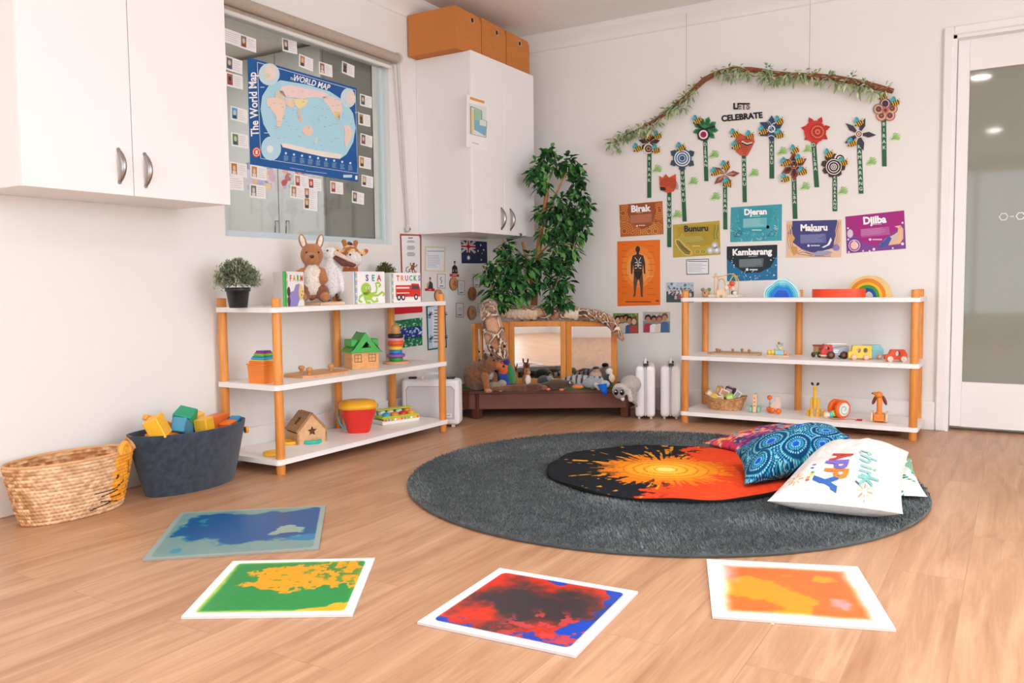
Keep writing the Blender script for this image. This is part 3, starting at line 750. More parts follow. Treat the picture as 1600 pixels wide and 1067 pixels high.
def d_sea(a, W, H_):
    tabs(a, W, H_, RB, .001, .016)
    for i, c in enumerate('SEA'): a.text(c, W*(.40+.2*i), H_*.79, H_*.27, .0006, ['#6b4fa0', '#35aeb0', '#d8452f'][i], bold=.035)
    gr = '#a5cf4e'
    a.disc(W*.36, H_*.46, W*.17, H_*.19, .0006, col=gr); a.flat([(W*.26, H_*.35), (W*.5, H_*.38), (W*.62, H_*.25), (W*.5, H_*.1), (W*.3, H_*.1)], .0006, gr)
    for pts in ([(.55, .3), (.7, .35), (.72, .5), (.68, .62), (.78, .66), (.85, .58), (.78, .52)], [(.5, .25), (.75, .25), (.9, .35), (.97, .3), (.92, .22)], [(.45, .2), (.6, .05), (.75, .08), (.7, .17)], [(.35, .2), (.35, .05), (.5, .02)], [(.28, .3), (.15, .22), (.12, .1), (.22, .05)]):
        a.line([(W*x, H_*y) for x, y in pts], W*.055, .0008, gr)
    for x in (.38, .46): a.disc(W*x, H_*.49, .006, z=.001, col='#ffffff'); a.disc(W*x+.001, H_*.49, .003, z=.0014, col='#222222')
    a.disc(W*.42, H_*.40, .007, .004, .0012, col='#e08a3a')
def d_truck(a, W, H_):
    tabs(a, W, H_, RB, .001, .016)
    for i, c in enumerate('TRUCKS'): a.text(c, W*(.22+.145*i), H_*.81, H_*.25, .0006, ['#d8532f', '#e8943c', '#d35a9a', '#35aeb0', '#3fa75a', '#3b7fc4'][i], bold=.03)
    a.flat([(W*.14, H_*.18), (W*.14, H_*.58), (W*.66, H_*.58), (W*.68, H_*.64), (W*.93, H_*.62), (W*.98, H_*.44), (W*.98, H_*.18)], .0006, '#d8302c')
    a.rect(W*.16, H_*.46, W*.6, H_*.52, .0009, '#e9d9d0'); a.rect(W*.16, H_*.30, W*.6, H_*.33, .0009, '#f0e2da'); a.flat([(W*.68, H_*.44), (W*.68, H_*.58), (W*.9, H_*.57), (W*.94, H_*.44)], .0009, '#4b4f54')
    for x in (.24, .38, .82): a.disc(W*x, H_*.17, .016, z=.0012, col='#2c2c2e'); a.disc(W*x, H_*.17, .008, z=.0015, col='#e6e6e6')
def bk(px0, px1, pyt, pyb, xa, xb): 
    a, b = LW(px0, pyb, xa), LW(px1, pyb, xb); a.z = b.z = TOP; return a, b, LW(px0, pyt, xa).z-TOP
a_, b_, h_ = bk(446, 476, 424, 480, .30, .24)
bc_ = LW(430, 480, .20); bc_.z = TOP
book('white board book with the word FARM and a purple cow on its cover', a_, b_, h_, d_farm, back=bc_, spine='#3fae49', backc='#e3dedc')
a_, b_, h_ = bk(555, 602, 424, 474, .30, .31)
book('white board book with the word SEA and a green octopus on its cover', a_, b_, h_, d_sea, back=a_+Vector((-.09, .0, 0)), spine='#3fa0d0')
a_, b_, h_ = bk(612, 658, 426, 474, .30, .31)
book('white board book with the word TRUCKS and a red fire truck on its cover', a_, b_, h_, d_truck, back=a_+Vector((-.09, .03, 0)), spine='#9ad0c0')

# plush animals sitting on the shelf (front = local -Y)
BR = '#b5713a'; BR2 = '#8a4a22'; CR = '#eadfd2'
t = thing('plush_kangaroo', 'brown plush kangaroo with a cream belly sitting behind the FARM book', 'plush toy', (.20, LW(489, 470, .20).y, TOP+.014), rad(48), sc=1.14)
blob('body', [('e', (0, 0, .085), (.048, .042, .075), None, BR), ('e', (0, -.022, .09), (.036, .03, .062), None, CR), ('e', (.0, -.005, .19), (.046, .045, .048), None, BR), ('e', (-.004, -.048, .175), (.026, .03, .024), None, BR),
    ('t', (0, 0, .14), (0, 0, .17), .03, .03, BR), ('t', (-.040, -.01, .125), (-.075, -.03, .105), .015, .014, BR), ('t', (.038, -.01, .125), (.042, -.05, .09), .016, .018, BR),
    ('e', (-.04, -.02, .035), (.026, .045, .035), None, BR2), ('e', (.04, -.02, .035), (.026, .045, .035), None, BR2), ('e', (-.045, -.06, .02), (.019, .035, .018), None, BR), ('e', (.045, -.06, .02), (.019, .035, .018), None, BR),
    ('e', (-.034, .004, .245), (.016, .010, .034), (0, -.25, 0), BR), ('e', (.034, .004, .245), (.016, .010, .034), (0, .25, 0), BR), ('t', (0, .03, .03), (0, .09, .015), .022, .012, BR2)], .005, t)
g = G('#f0e6da'); 
for s in (-1, 1): g.ball((s*.035, -.006, .246), (.009, .005, .026), 10, 8, rot=(0, s*.25, 0))
part('inner_ear', g, PLUSH, t)
g = G('#2b1a14').ball((-.004, -.077, .182), (.009, .006, .007), 10, 8); part('nose', g, PLAST, t)
g = G('#1d120e'); g.ball((-.022, -.041, .2), .005, 10, 8); g.ball((.024, -.039, .2), .005, 10, 8); part('eyes', g, GLOSS, t)
t = thing('plush_bird', 'white long-billed plush bird with dark feet between the kangaroo and giraffe', 'plush toy', (.18, LW(518, 470, .18).y, TOP+.016), rad(58), sc=1.08)
blob('body', [('e', (0, 0, .10), (.042, .035, .085), None, '#f2eef0'), ('e', (0, -.0, .205), (.034, .034, .034), None, '#f2eef0'), ('t', (0, 0, .15), (0, 0, .2), .028, .026, '#f2eef0'), ('e', (-.034, .012, .11), (.018, .03, .08), (0, .2, 0), '#ece7ea'), ('e', (.034, -.012, .1), (.018, .028, .08), (0, -.2, 0), '#f4f1f3')], .005, t)
g = G('#e9cfc0').tube([(.012, -.025, .215), (.05, -.06, .19), (.085, -.085, .168)], [.014, .011, .005], 10, flat=.6); part('upper_bill', g, PLUSH, t, label='pale pink bill')
g = G('#6d3426').tube([(.012, -.025, .195), (.045, -.05, .165), (.085, -.085, .155), (.09, -.088, .157)], [.012, .02, .012, .004], 10, flat=.5); part('lower_bill', g, PLUSH, t, label='brown bill pouch')
g = G('#4a231a'); 
for s in (-1, 1): g.tube([(s*.02, -.01, .03), (s*.022, -.02, .006)], [.007, .006], 8); g.ball((s*.024, -.035, .004), (.013, .022, .005), 10, 6)
part('feet', g, PLUSH, t, label='dark brown feet')
g = G('#141414').ball((.027, -.022, .222), .0045, 8, 6).ball((-.020, -.028, .222), .0045, 8, 6); part('eyes', g, GLOSS, t)
t = thing('plush_giraffe', 'plush giraffe hand puppet with orange patches and a white muzzle', 'plush toy', (.17, LW(549, 455, .17).y, TOP+.019), rad(62), sc=1.17)
def spots(V, C, scale=55, dark='#a6532a', light='#f0c48a', thr=.56, seed=3):
    n = vn(V[:, 0]*scale, V[:, 2]*scale+V[:, 1]*scale*.7, seed); k = n > 1-thr
    m_ = (np.abs(C-np.array(lin('#c8743a'))).sum(1) < .02); C = C.copy(); C[m_ & k] = lin('#b5602a'); C[m_ & ~k] = lin('#efc183'); return C
OR = '#c8743a'
blob('body', [('e', (0, 0, .19), (.040, .040, .042), None, OR), ('e', (.004, -.035, .17), (.036, .034, .032), None, '#f0e8e0'), ('t', (0, .01, .06), (0, .005, .17), .040, .03, OR), ('e', (0, .01, .06), (.046, .036, .045), None, OR),
    ('t', (-.018, .005, .22), (-.024, .01, .245), .009, .012, BR), ('t', (.02, .005, .22), (.028, .01, .243), .009, .012, BR), ('e', (-.058, .0, .205), (.024, .010, .014), (0, .5, 0), OR), ('e', (.058, .0, .20), (.026, .010, .014), (0, -.5, 0), OR)], .005, t, colfn=spots)
g = G('#3a2116').tube([(0, -.012, .234), (0, .01, .238), (0, .03, .22), (0, .042, .18), (0, .045, .13)], [.006, .010, .009, .008, .006], 8); part('mane', g, PLUSH, t, label='dark brown mane')
g = G('#15100e').ball((-.020, -.052, .188), .0045, 8, 6).ball((.030, -.05, .186), .0045, 8, 6); part('eyes', g, GLOSS, t)
g = G('#b98450').cyl((0, .0, -.014), (0, .0, .06), .007, n=10); g.cyl((0, 0, -.016), (0, 0, -.010), .03, n=20); part('stand', g, PAINT, t, label='small wooden stand')
q = LW(503, 471, .19)
single('wooden_tray', G('#e9c3a0').box((.19, q.y, TOP+.0065), (.15, .16, .013), .003), WOODH, 'low pale wooden box beneath the plush kangaroo and bird', 'box')

# middle shelf: nesting boxes, peg board, house, stacking rings
t = thing('nesting_cups', 'upturned stack of square nesting cups, orange at the bottom to purple on top', 'toy', (.235, LW(413, 590, .235).y, MID), rad(2))
cols = ['#ef8a2e', '#f07f2c', '#e9c53a', '#38a9dd', '#2f9f8f', '#7cc242', '#b83a8a', '#6a3fa0']
z = 0; s0 = .098
g = G('#ee8630').prism([(-s0/2, -s0/2), (s0/2, -s0/2), (s0/2, s0/2), (-s0/2, s0/2)], 0, .078); g.v = [(x*(1-.08*(1-zz/.078)), y*(1-.08*(1-zz/.078)), zz) for x, y, zz in g.v]
part('cup', g, PLAST, t, label='orange cup'); g = G('#f08c36').box((0, 0, .081), (s0+.008, s0+.008, .006), .002); part('cup_rim', g, PLAST, t, label='orange rim')
z = .084
for k in range(1, 8):
    s1 = s0-.0075*k; hh = .010 if k in (1, 3, 5) else .006
    c = cols[k]; g = G(c).box((0, 0, z+hh/2), (s1, s1, hh), .0015); part('cup', g, PLAST, t, label={1: 'deep orange cup', 2: 'yellow cup', 3: 'light blue cup', 4: 'teal cup', 5: 'green cup', 6: 'magenta cup', 7: 'purple cup'}[k]); z += hh
t = thing('peg_puzzle', 'wooden octagonal puzzle board with three round knobs on the left shelf', 'puzzle', (.22, LW(495, 583, .22).y, MID), rad(90))
oc = [(-.15, -.06), (-.11, -.095), (.11, -.095), (.15, -.06), (.15, .06), (.11, .095), (-.11, .095), (-.15, .06)]
g = G('#d9a273').prism(oc, 0, .012); part('board', g, WOODH, t)
for i, (px_, xx) in enumerate(((471, .17), (483, .265), (517, .24))):
    x, y = LW(px_, 575, xx).y-t.location.y, -(xx-.22)
    g = G('#d3955f').lathe([(.008, .012), (.007, .02), (.012, .026), (.016, .034), (.013, .043), (0, .046)], 18, M=Matrix.Translation((x, y, 0))); part('knob', g, PAINT, t)
    g = G('#b98058').ring(x, y, .026, .028, .0124, 28); part('cut_line', g, PAINT, t)
t = thing('toy_house', 'wooden toy house with a green pitched roof and drawn black windows', 'toy', (.20, LW(565, 562, .20).y, MID), rad(61), sc=1.2)
W, D_, Hh = .118, .10, .074
g = G('#e2a264').box((0, 0, Hh/2), (W, D_, Hh), .002); part('walls', g, WOODH, t)
g = G('#2a1d16'); g.M = Matrix.Translation((0, -D_/2-.0006, 0)) @ Matrix.Rotation(rad(90), 4, 'X')
def wnd(g, x, y, s):
    for a, b, c, d in ((x-s, y-s, x+s, y-s+.002), (x-s, y+s-.002, x+s, y+s), (x-s, y-s, x-s+.002, y+s), (x+s-.002, y-s, x+s, y+s), (x-.0006, y-s, x+.0006, y+s), (x-s, y-.0006, x+s, y+.0006)): g.rect(a, b, c, d)
wnd(g, -.033, .045, .0155); wnd(g, .028, .045, .0155)
g.M = Matrix.Translation((W/2+.0006, 0, 0)) @ Matrix.Rotation(rad(90), 4, 'Z') @ Matrix.Rotation(rad(90), 4, 'X')
g.rect(-.012, .004, .014, .042, 0, '#6d4a2c'); wnd(g, 0, .058, .009); part('window_print', g, PAPER, t, label='black outlined windows and door')
gr = '#35a83f'
g = G(gr); e = .012
tri = [(-W/2-e, Hh-.006), (W/2+e, Hh-.006), (W/2+e-.02, Hh+.01), (0, Hh+.078), (-W/2-e+.02, Hh+.01)]
hol = [(-.020, Hh+.014), (.022, Hh+.014), (.003, Hh+.040)]
g.M = Matrix.Rotation(rad(90), 4, 'X'); g.prism(tri, D_/2-.004, D_/2+.008, holes=[hol]); g.prism(tri, -D_/2-.008, -D_/2+.004)
g.M = None
for s in (-1, 1):
    g.add([(s*(W/2+e), -D_/2-.008, Hh-.006), (s*(W/2+e), D_/2+.008, Hh-.006), (0, D_/2-.0, Hh+.076), (0, -D_/2+.0, Hh+.076)], [(0, 1, 2, 3)][::1])
    g.box((s*.045, 0, Hh+.034), (.03, .085, .03), .003)
part('roof', g, PLAST, t, label='green roof with a triangular hole')
t = thing('ring_stacker', 'wooden peg stacked with coloured rings, black near the top, green at the base', 'toy', (.20, LW(619, 575, .20).y, MID), 0, sc=1.22)
g = G('#dca679').lathe([(0, 0), (.056, 0), (.058, .004), (.054, .010), (0, .010)], 30); part('base', g, PAINT, t)
z = .010
for nm, c, r, hh in (('green', '#2f9a4d', .030, .018), ('purple', '#8f5aa8', .040, .014), ('blue', '#2f86cf', .028, .018), ('yellow', '#efd24a', .030, .014), ('light orange', '#f0a34a', .033, .006), ('orange', '#ea5e25', .036, .018), ('pink', '#ea9aa6', .035, .013), ('black', '#26201f', .034, .018)):
    g = G(c).lathe([(.008, z), (r-.003, z), (r, z+.003), (r, z+hh-.003), (r-.003, z+hh), (.008, z+hh)], 26); part('ring', g, PAINT, t, label=nm+' ring'); z += hh
g = G('#d99a5e').lathe([(.018, z), (.021, z+.01), (.020, z+.026), (.014, z+.038), (0, z+.042)], 20); part('peg', g, PAINT, t, label='rounded wooden peg top')

# bottom shelf
for nm, px, py, x, z, c, r in (('yellow', 470, 687, .17, LOW, '#f5b52c', .048), ('turquoise', 489, 692, .20, LOW, '#2fc0aa', .048), ('yellow', 427, 708, .27, LOW, '#f6b92a', .046)):
    lab = {470: 'yellow toy disc at the back of the low left shelf', 489: 'turquoise toy disc between two yellow ones on the low shelf', 427: 'yellow toy disc nearest the front corner post of the low shelf'}[px]
    q = FL(px-10 if px > 430 else px, py, LOW)
    dx = {470: (.14, LW(452, 692, .14).y), 489: (.215, LW(487, 700, .215).y), 427: (.275, LW(428, 712, .275).y)}[px]
    g = G(c).lathe([(0, 0), (r-.003, 0), (r, .003), (r, .013), (r-.003, .016), (r-.012, .0165), (r-.014, .014), (0, .014)], 30)
    single('toy_disc', g, PLAST, lab, 'toy', group='toy discs on the low left shelf', loc=(dx[0], dx[1], z+.0002))
t = thing('shape_sorter', 'plain wooden house-shaped shape sorter with a star hole', 'toy', (.165, LW(479, 690, .165).y, LOW), rad(68), sc=1.15)
W = .125; pts = [(-W/2, 0), (W/2, 0), (W/2, .045), (0, .115), (-W/2, .045)]
star = [((.021 if k % 2 == 0 else .010)*cos(rad(90+36*k)), .050+(.021 if k % 2 == 0 else .010)*sin(rad(90+36*k))) for k in range(10)]
g = G('#dcab7c'); g.M = Matrix.Rotation(rad(90), 4, 'X'); g.prism(pts, .052, .060, holes=[star]); g.prism(pts, -.060, -.052); part('end_wall', g, WOODH, t, label='end wall with a star-shaped hole')
g = G('#5b3b24'); g.M = Matrix.Rotation(rad(90), 4, 'X'); g.prism([(x*.96, y*.96+.001) for x, y in pts], -.051, .051); part('shade_block', g, PAINT, t, label='solid dark block painted as the shaded inside')  # solid block, its dark colour stands in for shade behind the star
for s in (-1, 1):
    L_ = math.hypot(W/2, .07); ang = math.atan2(.07, W/2)
    Mr = Matrix.Translation((s*W/4, 0, .080+.004)) @ Matrix.Rotation(s*ang, 4, 'Y')
    hl = [(-.018, -.008), (-.018, .008), (-.006, .014), (.006, .010), (.016, .016), (.02, -.010), (.004, -.014)]
    part('roof_panel', G('#a8794a').prism([(-L_/2, -.06), (L_/2, -.06), (L_/2, .06), (-L_/2, .06)], -.002, .007, holes=[hl], M=Mr), WOODH, t)
    part('side_wall', G('#c2905f').box((s*(W/2-.003), 0, .022), (.007, .12, .044)), WOODH, t)
t = thing('toy_bucket', 'red plastic bucket with a yellow sorting lid and blue handle', 'bucket', (.21, LW(560, 665, .21).y, LOW), rad(45), sc=1.12)
g = G('#dd2f27')
def rr_(s, r=.3, n=28): 
    return [(s*math.copysign(abs(cos(a))**.62, cos(a)), s*math.copysign(abs(sin(a))**.62, sin(a))) for a in [2*pi*k/n for k in range(n)]]
prof = [(.046, 0), (.052, .01), (.066, .06), (.076, .085), (.079, .115)]
vs = []; 
for s_, z_ in prof: vs += [(x, y, z_) for x, y in rr_(s_)]
g.add(vs, gridfaces(28, 5, True), True); g.flat(rr_(.046), .0005); part('pail', g, PLAST, t)
g = G('#f4b021'); vs = []
for s_, z_ in ((.080, .108), (.085, .111), (.085, .124), (.076, .136), (.05, .143)): vs += [(x, y, z_) for x, y in rr_(s_)]
g.add(vs, gridfaces(28, 5, True), True); g.flat(rr_(.05), .143); part('lid', g, PLAST, t, label='yellow lid')
g = G('#c98a12')
g.ring(.028, -.03, .010, .013, .1385, 16); g.flat([(-.04, -.04), (-.02, -.04), (-.03, -.022)], .1385); g.rect(-.03, .02, -.012, .038, .1435); g.flat([(.02, .02), (.036, .024), (.03, .04), (.018, .036)], .1385); part('lid_hole', g, PLAST, t, label='darker yellow shape cut-outs', )
g = G('#46a9bd'); g.tube([(-.083, 0, .105), (-.088, -.012, .075), (-.082, -.03, .045), (-.06, -.055, .02)], [.004, .006, .006, .005], 8, flat=.5); g.tube([(.083, 0, .105), (.086, -.01, .12)], .004, 8); part('handle', g, PLAST, t, label='blue handle')
t = thing('pop_up_toy', 'long baby activity toy with clear domes, lime green top and white base', 'toy', (.185, LW(618, 655, .185).y, LOW), rad(72))
g = G('#f2efe9').box((0, 0, .012), (.235, .12, .024), .008, seg=2); part('base', g, PLAST, t)
g = G('#efb470').box((0, -.0605, .026), (.22, .003, .014)); 
for i in range(11): g.disc(0, 0, .006, z=0, col=['#e05a3a', '#35a0d0', '#6cbf4a', '#ffffff', '#f2c030'][i % 5], M=Matrix.Translation((-.1+i*.02, -.0625, .026)) @ Matrix.Rotation(rad(90), 4, 'X'))
part('side_sticker', g, PAPER, t, label='patterned sticker strip')
g = G('#b6d334').box((0, 0, .036), (.232, .116, .014), .006, seg=2); part('top_deck', g, PLAST, t, label='lime green deck')
g = G('#c9d94a').box((0, .015, .072), (.228, .05, .006), .003, seg=2); g.box((0, .040, .055), (.228, .006, .04), .002, col='#bfe0de'); part('bridge', g, PLAST, t)
for i, (x, c, nm) in enumerate(((-.075, '#3aa6cf', 'blue'), (-.025, '#ee8b2d', 'orange'), (.03, '#d93030', 'red'), (.082, '#f0a02a', 'amber'))):
    g = G(c).lathe([(.022, .043), (.021, .052), (.014, .059), (0, .061)], 18, M=Matrix.Translation((x, -.028, 0))); part('button', g, PLAST, t, label=nm+' button')
    g = G(['#dfeef0', '#e8e2d8', '#cfe6ea', '#ee9c3c'][i]).lathe([(.02, .043), (.021, .058), (.015, .068), (0, .07)], 14, M=Matrix.Translation((x, .015, 0))); part('pop_up_figure', g, PLAST, t)

# ================================================================== prints on the left wall
def wsheet(draw, wall, x0, y0, sc, lab, name='poster', cat='poster', group=None, m=PAPER, off=.002):
    g = G(); g.F = wallF(wall, x0, y0, sc, off); draw(g); return single(name, g, m, lab, cat, group)
def lines(g, x0, x1, y0, y1, n, col, th=.45, z=.001, seed=1, centre=False, sl=0.):
    rr = random.Random(seed); st = (y1-y0)/n
    for i in range(n):
        y = y0+st*i; w_ = (x1-x0)*rr.uniform(.7, 1); a = (x0+x1)/2-w_/2 if centre else x0
        g.flat(Q([(a, y+(a-x0)*sl), (a+w_, y+(a+w_-x0)*sl), (a+w_, y+st*th+(a+w_-x0)*sl), (a, y+st*th+(a-x0)*sl)]), z, col)
def gecko(g, x, y, s, col, col2, rot=0., z=.0015):
    c, n_ = cos(rot), sin(rot)
    T = lambda pts: [(x+(a*c-b*n_)*s, -(y+(a*n_+b*c)*s)) for a, b in pts]
    g.flat(T([(-4, -14), (0, -18), (4, -14), (3, -9), (6, -4), (6, 5), (3, 10), (-3, 10), (-6, 5), (-6, -4), (-3, -9)]), z, col)
    for l in ([(5, -4), (11, -8), (12, -14)], [(-5, -4), (-11, -8), (-12, -14)], [(5, 6), (10, 10), (9, 16)], [(-5, 6), (-10, 10), (-9, 16)]): g.line(T(l), 3*s, z, col)
    g.line(T([(0, 9), (2, 16), (8, 20), (14, 16), (15, 10)]), 3*s, z, col)
    for b in (-8, -2, 4): g.disc(*T([(0, b)])[0], 1.6*s, z=z+.0004, n=8, col=col2)
def dd(g):                                                     # crop origin (620,360) scale 7.62
    g.flat(Q([(35, 40), (270, 48), (290, 60), (292, 860), (60, 850)]), 0, '#a8443c'); g.flat(Q([(50, 62), (262, 66), (272, 100), (276, 845), (72, 835), (62, 420)]), .0006, '#f1f0f2')
    g.rect(132, -96, 184, -84, .001, '#555'); lines(g, 112, 212, 122, 150, 2, '#6a6a6e', centre=True); lines(g, 112, 212, 184, 234, 4, '#6a6a6e', centre=True); lines(g, 112, 216, 262, 312, 4, '#6a6a6e', centre=True)
    gecko(g, 185, 440, 3.4, '#8a4526', '#d9a06a', .25); g.line(Q([(160, 480), (130, 500), (105, 480), (110, 445), (135, 430)]), 8, .0015, '#7a3b20')
wsheet(dd, 'l', 620, 360, 7.62, 'tall white poem sheet with a dark red border and a brown gecko')
def dd(g):
    g.flat(Q([(332, 188), (578, 196), (572, 494), (330, 482)]), 0, '#e9d3a4'); g.flat(Q([(345, 204), (562, 212), (556, 480), (344, 470)]), .0006, '#eef0f6')
    g.rect(352, -250, 560, -242, .001, '#8b8fa8'); lines(g, 356, 380, 276, 286, 1, '#8b8fa8'); lines(g, 356, 510, 300, 452, 8, '#a9adc4', .25, seed=5)
wsheet(dd, 'l', 620, 360, 7.62, 'text sheet with a pale yellow border right of the red poem sheet')
def dd(g):
    g.flat(Q([(762, 116), (1070, 136), (1076, 392), (770, 392)]), 0, '#16254f')
    W_ = '#eef0f4'; R_ = '#c4323a'
    # union: coordinates in canton space
    def T(pts): 
        out = []
        for u, v in pts: x = 763+168*u; out.append((x, 118+8*u+ (140)*v))
        return Q(out)
    for a, b in (((0, 0), (1, 1)), ((1, 0), (0, 1))): g.line(T([a, b]), 22, .0006, W_); g.line(T([a, b]), 8, .0009, R_)
    g.flat(T([(.38, 0), (.62, 0), (.62, 1), (.38, 1)]), .0012, W_); g.flat(T([(0, .34), (1, .34), (1, .66), (0, .66)]), .0012, W_)
    g.flat(T([(.43, 0), (.57, 0), (.57, 1), (.43, 1)]), .0016, R_); g.flat(T([(0, .41), (1, .41), (1, .59), (0, .59)]), .0016, R_)
    def st(x, y, r, n=7): g.flat([(x+(r if k % 2 == 0 else r*.45)*sin(pi*k/n)*.8, -y+(r if k % 2 == 0 else r*.45)*cos(pi*k/n)*1.15) for k in range(2*n)], .0008, W_)
    st(850, 325, 30); st(994, 175, 14); st(1030, 232, 14); st(963, 244, 14); st(1002, 350, 14); st(1012, 274, 8, 5)
wsheet(dd, 'l', 620, 360, 7.62, 'Australian flag print beneath the corner cabinet', 'flag_print', 'flag')
def figure(g, x, y, s, skin, shirt, hands=True):
    g.flat([(x-26*s, -(y+78*s)), (x-22*s, -(y+20*s)), (x-8*s, -y), (x+8*s, -y), (x+24*s, -(y+20*s)), (x+30*s, -(y+78*s))], .0008, shirt)
    g.rect(x-5*s, -(y+5*s), x+5*s, -(y-12*s), .001, skin); g.disc(x, -(y-22*s), 9*s, 14*s, .0012, n=12, col=skin); g.disc(x, -(y-30*s), 9*s, 8*s, .0014, n=10, col='#3a2a22')
    if hands:
        for q in (-1, 1): g.flat([(x+q*6*s, -(y+60*s)), (x+q*24*s, -(y+64*s)), (x+q*20*s, -(y+50*s)), (x+q*8*s, -(y+32*s))], .0014, skin)
def dd(g):
    g.flat(Q([(332, 515), (448, 520), (446, 700), (330, 692)]), 0, '#eeeae8'); figure(g, 392, 605, 1.25, '#c99a80', '#3b3d40', False); g.flat([(350, -690), (352, -640), (378, -605), (384, -625), (366, -690)], .001, '#c99a80')
    g.flat(Q([(330, 690), (446, 692), (446, 722), (330, 718)]), .0016, '#d0202a'); g.rect(372, -709, 404, -702, .002, '#f4dcdc')
wsheet(dd, 'l', 620, 360, 7.62, 'sign language photo card with red strip, lower of the two, near the TRUCKS book', 'sign_card', 'card')
def dd(g):
    g.flat(Q([(628, 318), (735, 325), (735, 530), (626, 520)]), 0, '#eeeae8'); figure(g, 684, 412, 1.3, '#b57f66', '#1d1a1c')
    g.flat(Q([(625, 516), (735, 522), (735, 552), (625, 548)]), .0016, '#d0202a'); g.rect(658, -537, 704, -530, .002, '#f4dcdc')
wsheet(dd, 'l', 620, 360, 7.62, 'sign language photo card with red strip, upper, left of the flag', 'sign_card', 'card')
sm = [((478, 515, 575, 685), 'outlined line drawing card right of the lower sign card', '#b05060'), ((722, 592, 806, 762), 'outlined drawing card between two wooden discs, under the sign card', '#6a6a70'), ((905, 520, 990, 672), 'outlined drawing card beside the tree leaves under the flag', '#6a6a70'),
      ((702, 862, 792, 1030), 'lowest outlined drawing card, left of a wooden disc', '#6a6a70'), ((962, 868, 1040, 972), 'outlined drawing card at the far right, partly behind leaves', '#7a7a80')]
for i, (q, lab, c) in enumerate(sm):
    def dd(g, q=q, c=c, i=i):
        x0, y0, x1, y1 = q; s_ = 6; g.flat(Q([(x0, y0), (x1, y0+s_), (x1, y1+s_), (x0, y1)]), 0, c); g.flat(Q([(x0+5, y0+5), (x1-5, y0+s_+4), (x1-5, y1+s_-6), (x0+5, y1-5)]), .0005, '#eeeef0')
        cx_, cy_ = (x0+x1)/2, (y0+y1)/2-8
        if i == 0: g.line(Q([(cx_, cy_-40), (cx_-12, cy_-10), (cx_+6, cy_+10), (cx_-6, cy_+40)]), 8, .001, '#3c3c44')
        elif i == 1: 
            for k in (-12, 6): g.line(Q([(cx_+k, cy_-45), (cx_+k+5, cy_), (cx_+k, cy_+40)]), 3, .001, '#8fa2b8')
        else: g.ring(cx_, -cy_, 16, 19, .001, 18, col='#9aa4b0'); g.ring(cx_, -cy_+4, 7, 9, .001, 12, col='#9aa4b0')
        g.rect(cx_-22, -(y1-18), cx_+22, -(y1-28), .001, '#4a4a50')
    wsheet(dd, 'l', 620, 360, 7.62, lab, 'picture_card', 'card')
# wooden discs with burnt drawings hung on the wall
dl = [((487, 775, 58, 74), 'wooden disc directly above the shelf corner post', 0), ((668, 635, 50, 80), 'wooden disc below the upper sign language card', 1), ((892, 755, 52, 80), 'darker brown wooden disc left of the tree, upper right', 2), ((888, 980, 52, 84), 'pale wooden disc lowest on the left wall', 3), ((1072, 935, 44, 70), 'dark wooden disc mostly hidden behind the plush snake', 4)]
for (x, y, rx_, ry_), lab, i in dl:
    c0 = LW(620+x/7.62, 360+y/7.62, .002); rz_ = (LW(620+x/7.62, 360+(y-ry_)/7.62, .01).z-c0.z)
    g = G(['#d9a070', '#d2955f', '#a8703f', '#d8a67a', '#7a4a28'][i]); My = Matrix.Rotation(rad(90), 4, 'Y')
    g.M = Matrix.Translation(c0) @ My; g.lathe([(0, .0), (rz_*.97, 0), (rz_, .003), (rz_, .010)], 28, col='#7a4a2a'); g.lathe([(rz_, .010), (rz_*.95, .012), (0, .012)], 28)
    for k in (.80,): g.ring(0, 0, rz_*k, rz_*(k+.04), .0124, 24, col='#a9713f')
    sh = random.Random(i)
    for k in range(6):
        a = sh.uniform(0, 6); r_ = rz_*.5; g.line([(r_*cos(a), r_*sin(a)), (r_*.3*cos(a+1.2), r_*.3*sin(a+1.2)), (r_*.8*cos(a+2), r_*.8*sin(a+2))], .0022, .0126, '#5a3218')
    single('wooden_disc', g, PAINT, lab, 'wall decoration', 'burnt drawing wooden discs on the left wall')
def dd(g):                                                     # crop origin (540,360) scale 5.333
    g.flat(Q([(405, 640), (638, 632), (638, 682), (405, 700)]), 0, '#d3202a')
wsheet(dd, 'l', 540, 360, 5.333, 'plain bright red paper strip just under the shelf top', 'paper_sheet', 'paper')
def batik():
    n1, n2 = 90, 90; u, v = np.meshgrid(np.linspace(0, 1, n1), np.linspace(0, 1, n2)); u, v = u.ravel(), v.ravel()
    f = fbm(u*16, v*16, 3); k = fbm(u*40, v*40, 8)
    gr = mixc((20, 110, 70), (210, 240, 225), sstep(.52, .72, f)); gr = mixc(gr, (60, 170, 110), sstep(.5, .7, k)*.6)
    bl_ = mixc((20, 60, 150), (225, 235, 250), sstep(.50, .62, f)); bl_ = mixc(bl_, (15, 30, 80), sstep(.62, .75, k))
    m_ = (sstep(.30, .32, v)-sstep(.68, .70, v)); C = mixc(gr, bl_, m_); C = np.where((np.abs(v-.31) < .012)[:, None] | (np.abs(v-.69) < .012)[:, None], np.array([20, 40, 40.]), C)
    def pt(u_, v_):
        a, b, c, d = (412, 752), (638, 725), (640, 955), (415, 985)
        x = (a[0]*(1-u_)+b[0]*u_)*(1-v_)+(d[0]*(1-u_)+c[0]*u_)*v_; y = (a[1]*(1-u_)+b[1]*u_)*(1-v_)+(d[1]*(1-u_)+c[1]*u_)*v_
        return LW(540+x/5.333, 360+y/5.333, .003)[:]
    P = [pt(a, b) for a, b in zip(u, v)]
    o = painted('paper_sheet', P, C, gridfaces(n1, n2, flip=True), PAPER); tagit(o, 'green, blue and green marbled batik print under the shelf top', 'paper')
batik()
